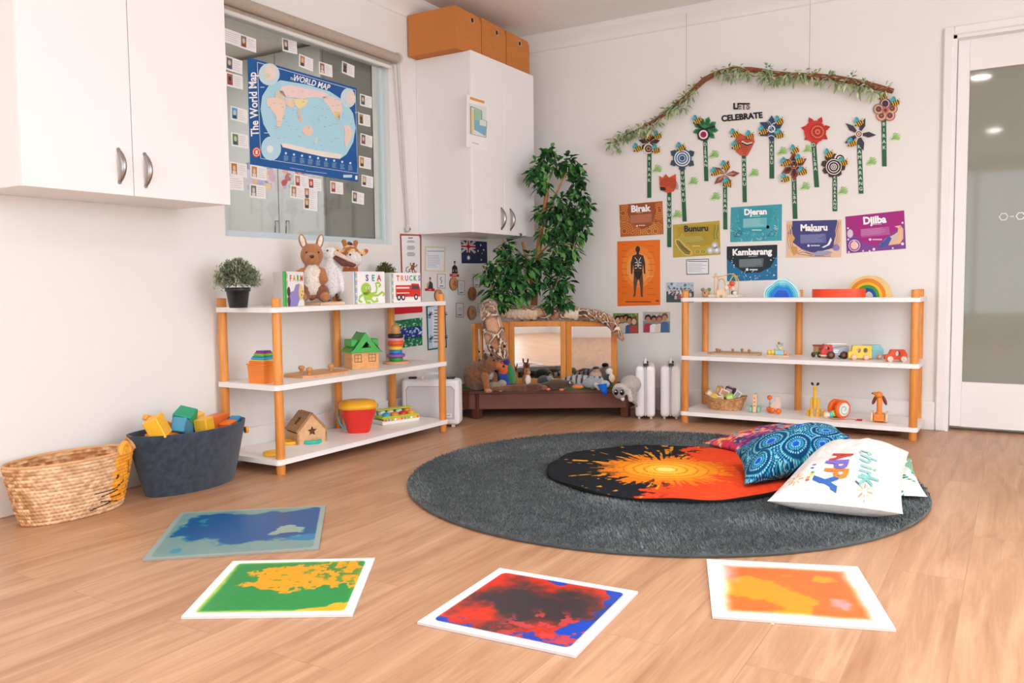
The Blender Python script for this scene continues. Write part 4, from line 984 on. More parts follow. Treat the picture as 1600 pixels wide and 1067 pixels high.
def dd(g):
    g.flat(Q([(668, 628), (826, 602), (842, 975), (682, 1000)]), 0, '#1f5a52'); g.flat(Q([(680, 640), (820, 615), (832, 965), (690, 988)]), .0006, '#cfe0f4'); g.flat(Q([(715, 655), (790, 642), (796, 955), (722, 968)]), .0009, '#f0f2f6')
    lines(g, 728, 780, 660, 950, 11, '#4a4a55', .3, .0013, 4, True)
    for x, y in ((700, 700), (818, 695), (708, 900), (824, 885)): gecko(g, x, y, 1.5, '#27457f', '#6a86b8', x*.01)
wsheet(dd, 'l', 540, 360, 5.333, 'narrow green bordered sheet with blue frogs behind the shelf corner post')

# ================================================================== baskets on the floor
def straw_basket():
    t = thing('woven_basket', 'woven straw basket with a painted orange tiger face at one end', 'basket', (.178, -3.217, 0))
    nt_, nz = 260, 96; rows = 16; th = np.linspace(0, 2*pi, nt_, endpoint=False); T, Zz = np.meshgrid(th, np.linspace(0, 1, nz))
    T, Zz = T.ravel(), Zz.ravel(); H_ = .202
    row = np.floor(Zz*rows); fr = Zz*rows-row
    ax = .085+(.118-.085)*Zz; ay = .175+(.224-.175)*Zz**.9
    strand = np.abs(np.sin((T*34+row*1.4+fr*1.6)))
    rnd = vn(T*14, row*3.3, 5)
    d = .0045*np.sqrt(np.clip(1-(2*fr-1)**2, 0, 1))+.003*strand+.003*(rnd-.5)
    X_, Y_ = (ax+d)*np.cos(T), (ay+d)*np.sin(T); P = np.c_[X_, Y_, Zz*H_]
    base = mixc((170, 112, 62), (236, 196, 150), sstep(.2, .8, fbm(T*9, row*2.7+fr*.4, 9, 3)))
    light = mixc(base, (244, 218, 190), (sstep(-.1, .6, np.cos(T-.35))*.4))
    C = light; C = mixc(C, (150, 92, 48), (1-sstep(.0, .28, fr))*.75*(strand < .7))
    # painted tiger face on the end that points along +y
    a = np.angle(np.exp(1j*(T-rad(62)))); face = (np.abs(a) < .62+.05*np.sin(row*2)) & (Zz > .12)
    C = np.where(face[:, None], mixc((238, 150, 30), (250, 176, 60), rnd), C)
    def stroke(a0, z0, a1, z1, w_):
        ab = np.stack([a*.2, Zz*H_], 1); p = np.array([a0*.2, z0]); q = np.array([a1*.2, z1]); pq = q-p; tt = np.clip(((ab-p) @ pq)/(pq @ pq), 0, 1)
        return np.linalg.norm(ab-p-tt[:, None]*pq, axis=1) < w_
    blk = stroke(-.52, .116, -.50, .124, .0055) | stroke(.30, .116, .32, .124, .0055)
    for a0, z0, a1, z1 in ((-.98, .078, -.55, .078), (-.55, .075, -.28, .098), (-.85, .062, -.45, .072), (-.60, .05, -.28, .050), (-.85, .045, -.38, .028), (-1.05, .022, -.55, .036), (-.12, .03, -.05, .15), (.2, .075, .5, .098), (-.2, .17, -.1, .12)): blk |= stroke(a0, z0, a1, z1, .0022)
    C = np.where(blk[:, None], np.array([30, 20, 15.]), C)
    Pi = np.c_[(ax-.009+d*.6)*np.cos(T), (ay-.009+d*.6)*np.sin(T), Zz*H_+.0015]; Ci = base*.97
    n = nt_*nz; faces = gridfaces(nt_, nz, True)+gridfaces(nt_, nz, True, off=n, flip=True)
    for i in range(nt_): j = (i+1) % nt_; faces.append((n-nt_+i, n-nt_+j, 2*n-nt_+j, 2*n-nt_+i))
    STRAW = nmat('straw', rough=.7, vary=.12, vscale=40, bump=.3, bscale=150)
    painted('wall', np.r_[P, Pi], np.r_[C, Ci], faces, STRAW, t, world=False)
    g = G('#c79a68'); g.lathe([(1, .004), (.6, .006), (0, .006)], 60, ex=.085, ey=.175); part('bottom', g, STRAW, t)
    # rim strand and rope ears
    g = G('#d2a06c')
    pts = [((.117)*cos(a_), (.223)*sin(a_), H_+.003) for a_ in np.linspace(0, 2*pi, 90)]; g.tube(pts, .0055, 8, caps=False)
    part('rim', g, STRAW, t)
    for s, a_ in ((0, rad(42)), (1, rad(86))):
        g = G(['#f0a53a', '#cf9660'][s]); c0 = Vector((.117*cos(a_), .223*sin(a_), H_-.004)); tn = Vector((-.117*sin(a_), .223*cos(a_), 0)).normalized()
        pts = [c0+tn*(.028*cos(q))+Vector((0, 0, .036*sin(q))) for q in np.linspace(0, pi, 12)]; g.tube(pts, [.010]*12, 8)
        pts = [c0+tn*(.013*cos(q))+Vector((0, 0, .019*sin(q))) for q in np.linspace(0, pi, 8)]; g.tube(pts, [.009]*8, 8)
        part('ear', g, STRAW, t, label='twisted rope ear')
    return t
straw_basket()
q = FL(145, 722, .15)
g = G(); B_ = (.185, -3.10, .115)
vs = []; g.color('#e0245e'); g.ball((0, 0, 0), .07, 24, 16)
o = single('soft_ball', g, PLUSH, 'pink and orange ball lying inside the straw basket', 'ball', loc=B_)
me = o.data; a = me.color_attributes['Col']; k = 0
for p in me.polygons:
    up = math.atan2(p.center.y, p.center.x); c = lin('#ee7a3a') if (int((up+pi)/(pi/3)) % 2 == 0) else lin('#dd2460')
    for li in p.loop_indices: a.data[li].color = (*c, 1)

def felt_basket():
    FELT = nmat('grey_felt', rough=1, vary=.45, vscale=45, bump=.6, bscale=500, sheen=.25, spec=.1)
    t = thing('felt_basket', 'dark grey-blue felt basket full of coloured wooden blocks', 'basket', (.205, -2.745, 0))
    def wall(r0, r1, z0, z1, ins): return None
    g = G('#303b4a'); n = 60; AX, AY, H_ = .125, .262, .238
    def ringv(k, ins=0): z = k*H_; ax = .095+(AX-.095)*k-ins; ay = .195+(AY-.195)*k**.85-ins; return [(ax*cos(2*pi*i/n), ay*sin(2*pi*i/n), z+.006*k*sin(2*pi*i/n)**2) for i in range(n)]
    ks = np.linspace(0, 1, 10); vs = []
    for k in ks: vs += ringv(k)
    vs += ringv(1, .006)
    for k in ks[::-1][1:]: vs += ringv(k, .006)
    g.add(vs, gridfaces(n, len(vs)//n, True), True); part('wall', g, FELT, t)
    g = G('#2f3945').lathe([(1, .004), (0, .004)], 60, ex=.094, ey=.194); part('bottom', g, FELT, t)
    g = G('#e2a02c'); 
    for a_ in (rad(72), rad(100)):
        c0 = Vector((AX*cos(a_)*.985, AY*sin(a_)*.985, H_-.045)); g.tube([c0, c0+Vector((cos(a_)*.010, sin(a_)*.012, 0))], .014, 16)
    part('eyelet', g, PLAST, t, label='yellow eyelet for the handle'); 
    return t
felt_basket()
# coloured blocks piled in it
def wblock(lab, px, py, x, size, rot, c):
    p = LW(px, py, x); g = G(c).box((0, 0, 0), tuple(k*(1.16 if 'cube' in lab or 'middle' in lab or 'long' in lab else 1.0) for k in size), .0035)
    return single('wooden_block', g, PAINT, lab, 'block', 'coloured wooden blocks in the felt basket', loc=p, rot=tuple(rad(a) for a in rot))
blk = [('yellow cube perched at the left of the felt basket', 246, 668, .25, (.05, .062, .072), (12, -22, 30), '#f2b62e'),
 ('green cube, highest block of the felt basket', 289, 652, .20, (.062, .066, .05), (20, 14, 32), '#159a72'),
 ('long blue block with a faded side under the green cube', 287, 671, .22, (.045, .13, .05), (-26, 6, 34), '#3b8cb0'),
 ('yellow cube in the middle of the felt basket', 319, 664, .24, (.048, .052, .05), (6, -4, 20), '#f0b42c'),
 ('orange arch block lying at the left rim of the basket', 258, 681, .225, (.055, .15, .03), (0, 8, 6), '#ee7f22'),
 ('long orange block at the back right of the basket', 336, 658, .17, (.045, .13, .045), (0, 0, 25), '#e2702a'),
 ('small orange block leaning beneath the long orange one', 357, 671, .22, (.045, .05, .06), (10, 0, 20), '#ee7420'),
 ('teal block lying at the front rim of the basket', 334, 678, .26, (.045, .10, .035), (0, 0, 10), '#12a088'),
 ('blue cylinder block at the far right end of the basket', 366, 661, .20, (.045, .06, .045), (15, 0, 30), '#2f8fc4'),
 ('thin yellow stick block slanting behind the yellow cube', 258, 662, .17, (.02, .17, .02), (-24, 0, 0), '#f0a742'),
 ('small yellow block peeking out at the back of the basket', 308, 652, .14, (.04, .05, .04), (10, 10, 10), '#f2bd52'),
 ('pale green block low at the front rim', 316, 688, .28, (.04, .05, .03), (0, 20, 10), '#7fc9a8')
]
for b in blk: wblock(*b)

# ================================================================== white plastic carry cases
def case(lab, loc, rz, W, D_, Hh, brandside=True):
    t = thing('carry_case', lab, 'case', loc, rz, group='white plastic carry cases')
    g = G('#eeecec').box((0, -D_*.26, Hh/2+.012), (W, D_*.48, Hh), .022, seg=3); part('front_shell', g, PLAST, t)
    g = G('#e9e8e9').box((0, D_*.26, Hh/2+.012), (W, D_*.48, Hh), .022, seg=3); part('rear_shell', g, PLAST, t)
    g = G('#c9c6cb').box((0, 0, Hh/2+.012), (W-.012, .008, Hh-.012), .003); part('seam', g, PLAST, t, label='grey seam strip')
    for s in (-1, 1):
        g = G('#b4adb6'); z0, z1 = Hh*.13+.012, Hh*.86+.012; x0, x1 = -W/2+.03, W/2-.03
        pts = [(x0, z0), (x1, z0), (x1+.004, z1-.02), (x1-.015, z1), (x0+.01, z1), (x0-.003, z1-.02)]
        yy = s*(D_/2+.0008)
        g.M = Matrix.Translation((0, yy, 0)) @ Matrix.Rotation(rad(90), 4, 'X') if s < 0 else Matrix.Translation((0, yy, 0)) @ Matrix.Rotation(rad(180), 4, 'Z') @ Matrix.Rotation(rad(90), 4, 'X')
        g.flat(pts, 0); g.flat([(x*.965, .012+Hh*.5+(z-.012-Hh*.5)*.955) for x, z in pts], .0006, '#d3d0d4'); g.rect(-x0-.07, z0+.012, -x0-.012, z0+.032, .0012, '#efeff0') ; g.rect(-x0-.066, z0+.028, -x0-.056, z0+.030, .0016, '#55555a'); g.disc(-x0-.061, z0+.020, .004, z=.0016, n=10, col='#8a8088'); g.rect(-x0-.050, z0+.019, -x0-.022, z0+.025, .0016, '#a9a6aa')
        part('recessed_panel', g, PLAST, t, label='grey recessed side panel')
    g = G('#efefef').tube([(-.055, 0, Hh+.008), (-.045, 0, Hh+.04), (.045, 0, Hh+.04), (.055, 0, Hh+.008)], [.010, .008, .008, .010], 8); part('handle', g, PLAST, t)
    for s in (-1, 1):
        g = G('#2a2a2d').box((s*W*.33, -.004, Hh+.017), (.045, .03, .012), .003); part('latch', g, PLAST, t, label='black latch')
    g = G('#d8d6d8')
    for sx_ in (-1, 1):
        for sy_ in (-1, 1): g.box((sx_*(W/2-.04), sy_*D_*.3, .006), (.02, .014, .014), .002)
    part('foot', g, PLAST, t)
    return t
# case 1: face seen from the front, standing beyond the left unit
p0 = FL(641, 660, 0); p1 = FL(719, 665, 0); a_ = math.atan2((p1-p0).y, (p1-p0).x); W = .33
a_ = rad(25)
c1 = FL(718, 668, 0); ctr = c1+Matrix.Rotation(a_, 3, 'Z') @ Vector((-W/2, .065, 0))
case('white carry case with a grey panel standing behind the left shelf\'s end', ctr, a_, W, .12, .255)
for lab, xa, xb in (('narrow side of a white carry case beside the animal platform', 995, 1021), ('narrow side of a white carry case beside the right shelf', 1033, 1062)):
    q0 = FL(xa, 656, 0); q1 = FL(xb, 656, 0); mid = (q0+q1)/2; az = rad(31+90); d = Matrix.Rotation(az, 3, 'Z')
    away = Vector((mid.x-CAM.x, mid.y-CAM.y, 0)).normalized()
    az = math.atan2(away.y, away.x)
    case(lab, (mid.x+away.x*.135, mid.y+away.y*.135, 0), az, .25, .115, .300)

# ================================================================== the corner platform with its plush animals
PZ = .168
plat = thing('platform', 'low dark brown wooden corner platform carrying plush animals and mirrors', 'platform', (.5, -.45, 0))
PC_ = [(.26, -.84), (1.06, -.35), (1.06, -.25), (.92, -.02), (.03, -.02), (.03, -.84)]
loc_ = lambda pts: [(x-.5, y+.45) for x, y in pts]
part('top_board', G('#6d3f2e').prism(loc_(PC_), PZ-.018, PZ), WOODH, plat)
def rail(p, q, z0, z1, th):
    p, q = Vector((*p, 0)), Vector((*q, 0)); d = (q-p); L_ = d.length; a = math.atan2(d.y, d.x)
    return Matrix.Translation((p.x-.5, p.y+.45, 0)) @ Matrix.Rotation(a, 4, 'Z'), L_
for (p, q) in (((.26, -.84), (1.06, -.35)), ((1.06, -.35), (1.06, -.25)), ((.03, -.84), (.26, -.84))):
    M_, L_ = rail(p, q, 0, 0, 0); part('side_rail', G('#6e3d2c').box((L_/2, .012, (.058+PZ-.019)/2), (L_-.002, .022, PZ-.019-.058), .002, M=M_), WOODH, plat)
for x, y in ((.285, -.80), (1.035, -.335), (.07, -.79), (.9, -.06), (.07, -.06)):
    part('leg', G('#5f3425').box((x-.5, y+.45, .074), (.045, .045, .148), .002), WOODH, plat)
GRASS = nmat('artificial_grass', rough=1, vary=.35, vscale=160, bump=1, bscale=300)
g = G('#4a8a40').prism([(.33, -.78), (.95, -.40), (.98, -.30), (.86, -.1), (.2, -.1), (.12, -.5), (.16, -.76)], PZ, PZ+.009)
single('grass_mat', g, GRASS, 'green artificial grass mat on top of the brown platform', 'mat')
# folding mirror: three framed leaves
MIR = nmat('mirror_glass', rough=.02, metal=1, vary=.01, vscale=2, col='#dfe0e0')
mir = thing('folding_mirror', 'three leaf folding mirror with orange-brown wooden frames on the platform', 'mirror', (.5, -.4, PZ+.010))
def leaf(pl, dl_, pr2, dr_, hz):
    a, b = DP(pl, 505, dl_), DP(pr2, 505, dr_); a.z = b.z = 0
    d = b-a; L_ = d.length; an = math.atan2(d.y, d.x); M_ = Matrix.Translation((a.x-.5, a.y+.4, 0)) @ Matrix.Rotation(an, 4, 'Z')
    fr = .034; g = G('#d98a35'); H_ = hz-PZ-.010
    for x in (fr/2, L_-fr/2): g.box((x, 0, H_/2), (fr, .022, H_), .003, M=M_)
    for z_ in (fr/2, H_-fr/2): g.box((L_/2, 0, z_), (L_-2*fr, .022, fr), .002, M=M_)
    f = part('frame', g, WOOD, mir)
    part('mirror_panel', G().box((L_/2, -.002, H_/2), (L_-2*fr+.004, .006, H_-2*fr+.004), M=M_), MIR, f)
    return a, b
leaf(739, 4.90, 793, 5.13, .566); leaf(795, 5.13, 884, 5.13, .566); leaf(885, 5.13, 964, 5.02, .566)
part('back_panel', G('#8a5a2c').box((0, 0, 0), (.001, .001, .001)), WOOD, mir) if False else None

# python plush draped over it
def snake():
    t = thing('plush_snake', 'long patterned plush python draped over the mirror with its head hanging down', 'plush toy', (.4, -.6, .58))
    key = [((792, 552), 4.80, .012), ((789, 545), 4.80, .030), ((783, 525), 4.80, .046), ((776, 508), 4.80, .052), ((768, 492), 4.83, .050), ((764, 482), 4.92, .050), ((772, 478), 5.03, .048), ((795, 486), 5.10, .045), ((820, 488), 5.12, .044), ((850, 489), 5.13, .044),
           ((880, 489), 5.12, .042), ((910, 491), 5.08, .040), ((935, 494), 5.03, .036), ((952, 502), 5.0, .032), ((963, 515), 4.96, .027), ((970, 526), 4.95, .018), ((974, 532), 4.95, .008)]
    key[0] = ((788, 562), 4.77, .016); key[1] = ((785, 555), 4.78, .040); key[2] = ((777, 539), 4.79, .060); key[3] = ((771, 518), 4.80, .060); key[4] = ((767, 500), 4.82, .056)
    P_ = [DP(k[0][0], k[0][1], k[1]) for k in key]; R_ = [k[2] for k in key]
    pts = []; rs = []
    for i in range(len(P_)-1):
        p0, p1, p2, p3 = P_[max(i-1, 0)], P_[i], P_[i+1], P_[min(i+2, len(P_)-1)]
        for k in range(14):
            u = k/14; pts.append(.5*((2*p1)+(p2-p0)*u+(2*p0-5*p1+4*p2-p3)*u*u+(3*p1-p0-3*p2+p3)*u**3)); rs.append(R_[i]*(1-u)+R_[i+1]*u)
    n = 40; V = []; SS = []; TT = []; t0 = (pts[1]-pts[0]).normalized(); u_ = t0.orthogonal().normalized(); s = 0
    for i, p in enumerate(pts):
        tg = (pts[min(i+1, len(pts)-1)]-pts[max(i-1, 0)]).normalized(); u_ = (u_-tg*u_.dot(tg)).normalized(); w_ = tg.cross(u_)
        if i: s += (pts[i]-pts[i-1]).length
        for k in range(n):
            a = 2*pi*k/n; nn = u_*cos(a)+w_*sin(a); wr = 1+.06*sin(s*160+2*sin(a*3))*max(0, -nn.z+.2)
            V.append((p+nn*rs[i]*wr)[:]); SS.append(s); TT.append((a, nn.z, nn.dot(Vector(FW))))
    V = np.array(V); SS = np.array(SS); A = np.array(TT)
    # cells: pattern of scale patches around the back
    rg = np.random.default_rng(5); L_ = s; seeds = np.c_[rg.uniform(0, L_, 150), rg.uniform(0, 2*pi, 150)]
    dx = SS[:, None]-seeds[None, :, 0]; da = np.angle(np.exp(1j*(A[:, 0][:, None]-seeds[None, :, 1])))*.045
    D = np.sort(np.hypot(dx*1.0, da*1.15), axis=1); e = D[:, 1]-D[:, 0]
    C = mixc((242, 222, 200), (70, 42, 28), sstep(.003, .0065, e)); C = mixc(C, (168, 112, 78), sstep(.010, .014, e)); C = mixc(C, (205, 160, 125), sstep(.02, .03, e))
    belly = (SS > .26) & (SS < .78) & (A[:, 1] < .35) & (A[:, 2] < .3)
    fold = .5+.5*np.sin(SS*260)
    C = np.where(belly[:, None], mixc((236, 208, 184), (222, 188, 160), fold), C)
    painted('body', V, C, gridfaces(n, len(pts), True)+[tuple(range(n))[::-1], tuple(range((len(pts)-1)*n, len(pts)*n))], PLUSH, t)
    g = G('#15100d')
    for px, py in ((768, 542), (788, 541)): p = DP(px, py, 4.748); g.ball(p, .010, 12, 8)
    part('eyes', g, GLOSS, t, world=True, label='shiny black eyes')
snake()

SFZ = PZ+.009
def onp(px, py, d, z=None):
    p = DP(px, py, d); return (p.x, p.y, SFZ if z is None else z)
FACE = rad(31)     # local -Y then points at the camera
# big brown marsupial at the left
bn = '#6f4428'
def fur(V, C, a='#3c2316', b='#9a6238', s=90, k=.55):
    n = fbm(V[:, 0]*s+V[:, 2]*s, V[:, 1]*s+V[:, 2]*s*.5, 2, 3)[:, None]; m_ = (np.abs(C-np.array(lin(bn))).sum(1) < .03)[:, None]
    D = np.array(lin(a))*(1-n)+np.array(lin(b))*n; return np.where(m_, D, C)
t = thing('plush_possum', 'big shaggy brown plush animal sitting at the left end of the platform', 'plush toy', onp(752, 615, 4.86), FACE+rad(55))
blob('body', [('e', (0, .03, .085), (.075, .085, .085), None, bn), ('e', (0, -.035, .135), (.05, .055, .06), (.3, 0, 0), bn), ('e', (0, -.085, .165), (.036, .055, .034), (.5, 0, 0), '#8a4f2c'), ('e', (0, -.135, .15), (.02, .03, .018), (.5, 0, 0), '#c06a30'),
   ('t', (-.04, -.06, .09), (-.042, -.075, .012), .022, .017, '#9a5a30'), ('t', (.04, -.06, .09), (.042, -.075, .012), .022, .017, '#7d4526'), ('e', (-.045, -.085, .010), (.017, .028, .012), None, '#b9846a'), ('e', (.045, -.085, .010), (.017, .028, .012), None, '#b9846a'),
   ('e', (0, -.055, .105), (.024, .03, .04), None, '#a9a5a0'), ('e', (-.028, -.055, .205), (.012, .010, .024), (0, -.2, 0), '#4a2a1a'), ('e', (.028, -.055, .205), (.012, .010, .024), (0, .2, 0), '#4a2a1a'), ('t', (0, .1, .04), (.05, .13, .02), .02, .012, bn)], .006, t, colfn=fur)
g = G('#120c0a').ball((-.027, -.115, .185), .006, 10, 8).ball((.027, -.115, .185), .006, 10, 8).ball((0, -.163, .15), (.009, .007, .007), 10, 8); part('eyes_and_nose', g, GLOSS, t)
# rainbow lorikeet
t = thing('plush_parrot', 'plush parrot with green wing, orange chest and blue belly beneath the snake head', 'plush toy', onp(790, 606, 4.90), FACE+rad(-35))
blob('body', [('e', (0, 0, .075), (.042, .04, .062), None, '#2346b0'), ('e', (0, -.016, .118), (.036, .03, .034), None, '#f0682a'), ('e', (0, 0, .160), (.030, .030, .030), None, '#2c2f8a'),
   ('e', (-.036, .01, .095), (.02, .04, .062), (.2, .1, 0), '#1d6b3c'), ('e', (.038, .01, .09), (.014, .036, .06), (.2, -.1, 0), '#2f7d45'), ('t', (0, .03, .04), (0, .075, .008), .022, .012, '#1e5c38')], .005, t)
g = G('#e0452a').ball((0, -.034, .155), (.010, .016, .012), 12, 8); part('beak', g, PLUSH, t, label='red beak')
g = G('#b9b9b4').ball((-.018, -.02, .006), (.012, .02, .006), 10, 6).ball((.018, -.02, .006), (.012, .02, .006), 10, 6); part('feet', g, PLUSH, t)
t = thing('plush_bird', 'dark green and black plush bird beside the parrot', 'plush toy', onp(773, 606, 4.97), FACE+rad(20))
blob('body', [('e', (0, 0, .08), (.036, .04, .062), None, '#1c3a30'), ('e', (0, -.006, .140), (.028, .028, .028), None, '#1d2430'), ('t', (0, .03, .05), (0, .07, .02), .02, .010, '#14201c')], .005, t)
g = G('#33302c').tube([(0, -.03, .14), (0, -.055, .125)], [.009, .002], 8); part('beak', g, PLUSH, t)
t = thing('plush_dog', 'small grey-brown plush lying low beside the parrot', 'plush toy', onp(772, 612, 4.84), FACE+rad(70))
blob('body', [('e', (0, 0, .028), (.032, .05, .027), None, '#8d8470'), ('e', (0, -.05, .045), (.024, .028, .022), None, '#9b927c'), ('t', (-.018, -.02, .02), (-.02, -.05, .008), .012, .010, '#b0a892'), ('t', (.018, -.02, .02), (.02, -.05, .008), .012, .010, '#b0a892')], .005, t)
# small wallaby with its joey, standing in front of the middle leaf
t = thing('plush_wallaby', 'little brown plush wallaby with white front, in front of the middle mirror', 'plush toy', onp(823, 608, 4.97), FACE+rad(25))
WB = '#a8642e'
blob('body', [('e', (0, 0, .048), (.028, .028, .04), None, WB), ('e', (0, -.018, .050), (.018, .016, .03), None, '#f0e8dc'), ('e', (0, -.008, .098), (.02, .022, .02), None, WB), ('e', (0, -.03, .092), (.011, .014, .010), None, '#d09560'),
   ('t', (0, 0, .06), (0, -.002, .09), .016, .014, WB), ('e', (-.016, 0, .130), (.007, .005, .018), (0, -.2, 0), '#7a4420'), ('e', (.016, 0, .130), (.007, .005, .018), (0, .2, 0), '#7a4420'), ('e', (-.02, -.03, .008), (.009, .022, .008), None, '#d09560'), ('e', (.02, -.03, .008), (.009, .022, .008), None, '#d09560'), ('t', (0, .02, .02), (0, .07, .01), .012, .006, WB)], .004, t)
part('eyes', G('#100c0a').ball((-.011, -.026, .104), .003, 8, 6).ball((.011, -.026, .104), .003, 8, 6), GLOSS, t)
t = thing('plush_wallaby', 'smaller pale brown plush joey next to the wallaby', 'plush toy', onp(806, 604, 5.0), FACE-rad(15), sc=.85)
blob('body', [('e', (0, 0, .045), (.022, .024, .036), None, '#b07a40'), ('e', (0, -.006, .090), (.017, .018, .017), None, '#9a5c2c'), ('e', (-.012, 0, .122), (.006, .005, .018), (0, -.15, 0), '#8a5028'), ('e', (.012, 0, .122), (.006, .005, .018), (0, .15, 0), '#8a5028'), ('e', (0, -.022, .084), (.009, .010, .008), None, '#d9a878'), ('t', (0, .0, .06), (0, 0, .08), .013, .012, '#a8682e')], .004, t)
# long spiny echidna-like animal and platypus lying in front
t = thing('plush_animal', 'long flat brown plush animal lying along the platform front edge', 'plush toy', onp(802, 612, 4.80), FACE+rad(-90))
blob('body', [('t', (0, -.13, .018), (0, -.02, .022), .010, .018, '#7a5030'), ('t', (0, -.02, .022), (0, .07, .024), .018, .021, '#6b4226'), ('e', (0, .12, .026), (.028, .055, .024), None, '#5a3420'), ('e', (0, .17, .022), (.018, .026, .015), None, '#8a5434')], .005, t, colfn=lambda V, C: C*(.75+.5*vn(V[:, 1]*160, V[:, 0]*160, 4))[:, None])
t = thing('plush_platypus', 'dark brown plush platypus with orange bill and feet at the platform front', 'plush toy', onp(872, 612, 4.85), FACE+rad(75))
bn2 = '#4c3826'
blob('body', [('e', (0, .0, .034), (.036, .066, .032), None, bn2), ('e', (0, -.066, .036), (.027, .028, .024), None, '#3e3128'), ('t', (0, .055, .025), (0, .11, .018), .026, .016, bn2)], .005, t)
part('bill', G('#ef7a2a').ball((0, -.115, .022), (.026, .036, .010), 16, 8), PLUSH, t, label='orange flat bill')
g = G('#ef7a2a')
for s in (-1, 1): g.ball((s*.040, -.028, .008), (.018, .014, .007), 10, 6); g.ball((s*.038, .05, .008), (.018, .014, .007), 10, 6)
part('feet', g, PLUSH, t, label='orange webbed feet')
g = G('#f0ead8').ball((-.021, -.076, .048), .007, 10, 6).ball((.021, -.076, .048), .007, 10, 6); g.ball((-.025, -.080, .050), .004, 8, 6, col='#151210').ball((.025, -.080, .050), .004, 8, 6, col='#151210'); part('eyes', g, GLOSS, t)
# grey striped plush pile
t = thing('plush_numbat', 'grey plush with black and white stripes lying by the right mirror leaf', 'plush toy', onp(905, 604, 4.93), FACE+rad(82))
def stripes(V, C): 
    k = (np.sin(V[:, 1]*190+V[:, 0]*40) > .35) & (V[:, 2] > .03); D = C.copy(); D[k] = lin('#33333a'); return D
blob('body', [('e', (0, 0, .045), (.034, .10, .036), None, '#a9aab0'), ('e', (0, -.11, .05), (.024, .034, .024), None, '#b8b8bc'), ('t', (0, .08, .04), (.01, .16, .03), .02, .014, '#c9c6c4'), ('t', (-.02, -.06, .03), (-.03, -.08, .006), .011, .010, '#8f9096')], .005, t, colfn=stripes)
t = thing('plush_animal', 'grey-white plush animal sprawled at the platform front beside the platypus', 'plush toy', onp(925, 614, 4.90), FACE+rad(65))
blob('body', [('e', (0, 0, .035), (.034, .085, .032), None, '#9aa0a8'), ('e', (0, -.075, .030), (.026, .035, .024), None, '#b9bcc0'), ('t', (.02, -.02, .03), (.055, -.045, .008), .014, .010, '#c9cccf'), ('t', (-.02, -.03, .03), (-.05, -.06, .008), .014, .010, '#c9cccf')], .005, t)
g = G('#1d62c9'); a, b, c, d = DP(933, 601, 4.80), DP(948, 599, 4.81), DP(944, 609, 4.79), DP(947, 622, 4.78)
n_ = Vector(FW)*-.004; g.add([a, b, (b+d)/2+Vector((.004, 0, .006)), d, (a+d)/2-Vector((.002, 0, -.002)), a-n_, b-n_, (b+d)/2-n_, d-n_, (a+d)/2-n_], [(0, 1, 2, 3, 4), (9, 8, 7, 6, 5), (0, 5, 6, 1), (1, 6, 7, 2), (2, 7, 8, 3), (3, 8, 9, 4), (4, 9, 5, 0)], True)
single('cloth_ribbon', g, CLOTH, 'bright blue pointed felt piece hanging over the platform front edge', 'cloth')
t = thing('plush_animal', 'small plush with a tan face and black cap leaning on the right mirror leaf', 'plush toy', onp(931, 590, 4.97, SFZ+.035), FACE+rad(10))
blob('body', [('e', (0, 0, .03), (.04, .035, .035), None, '#b9a596'), ('e', (0, -.008, .066), (.021, .021, .02), None, '#b98a62')], .005, t)
part('cap', G('#17161c').ball((0, -.004, .076), (.022, .022, .014), 14, 8), PLUSH, t, label='black cap')
t = thing('plush_penguin', 'dark plush with cream patch squeezed between the grey ones', 'plush toy', onp(950, 612, 4.93), FACE+rad(40))
blob('body', [('e', (0, 0, .05), (.028, .04, .045), None, '#23333a'), ('e', (0, -.03, .06), (.02, .02, .026), None, '#e2cfae'), ('e', (0, -.01, .10), (.022, .022, .018), None, '#e6dcd4')], .005, t)
t = thing('plush_bird', 'black and yellow plush bird behind the brown one, by the middle mirror', 'plush toy', onp(850, 607, 4.95), FACE+rad(60))
blob('body', [('e', (0, 0, .04), (.03, .045, .036), None, '#3c3b3e'), ('e', (0, -.04, .06), (.018, .02, .018), None, '#8f8f94')], .005, t); part('beak', G('#e8c040').tube([(0, -.055, .058), (0, -.08, .045)], [.007, .002], 8), PLUSH, t, label='yellow beak')
# grey animal with huge eyes hanging over the right corner
t = thing('plush_lemur', 'pale grey plush animal with huge black eyes draped over the platform corner', 'plush toy', onp(975, 618, 4.81, PZ), FACE+rad(-12))
LG = '#b9aea8'
blob('body', [('e', (.035, .04, .040), (.062, .07, .052), None, LG), ('e', (-.022, -.03, .012), (.044, .038, .042), None, '#c3bbb8'), ('e', (-.022, -.062, .0), (.034, .014, .034), None, '#8f8a8a'), ('t', (.05, 0, .03), (.062, -.036, -.045), .020, .017, '#a39a92'), ('t', (.03, 0, .03), (.040, -.040, -.038), .016, .015, '#cfc4ba'),
   ('t', (.062, -.036, -.045), (.075, -.04, -.075), .012, .008, '#8d847c'), ('t', (-.012, -.04, -.02), (-.002, -.062, -.034), .012, .012, '#e8e0da')], .005, t)
g = G('#0d0c0e')
for s in (-1, 1): g.ball((-.022+s*.0165, -.074, .006), (.0125, .008, .0165), 14, 10)
for s in (-1, 1): g.ball((-.026+s*.0165, -.0815, .012), (.0035, .002, .0045), 8, 6, col='#ffffff')
part('eyes', g, GLOSS, t, label='huge black eyes')
# two ghost-coloured back animals only seen in the mirror are the real ones' reflections

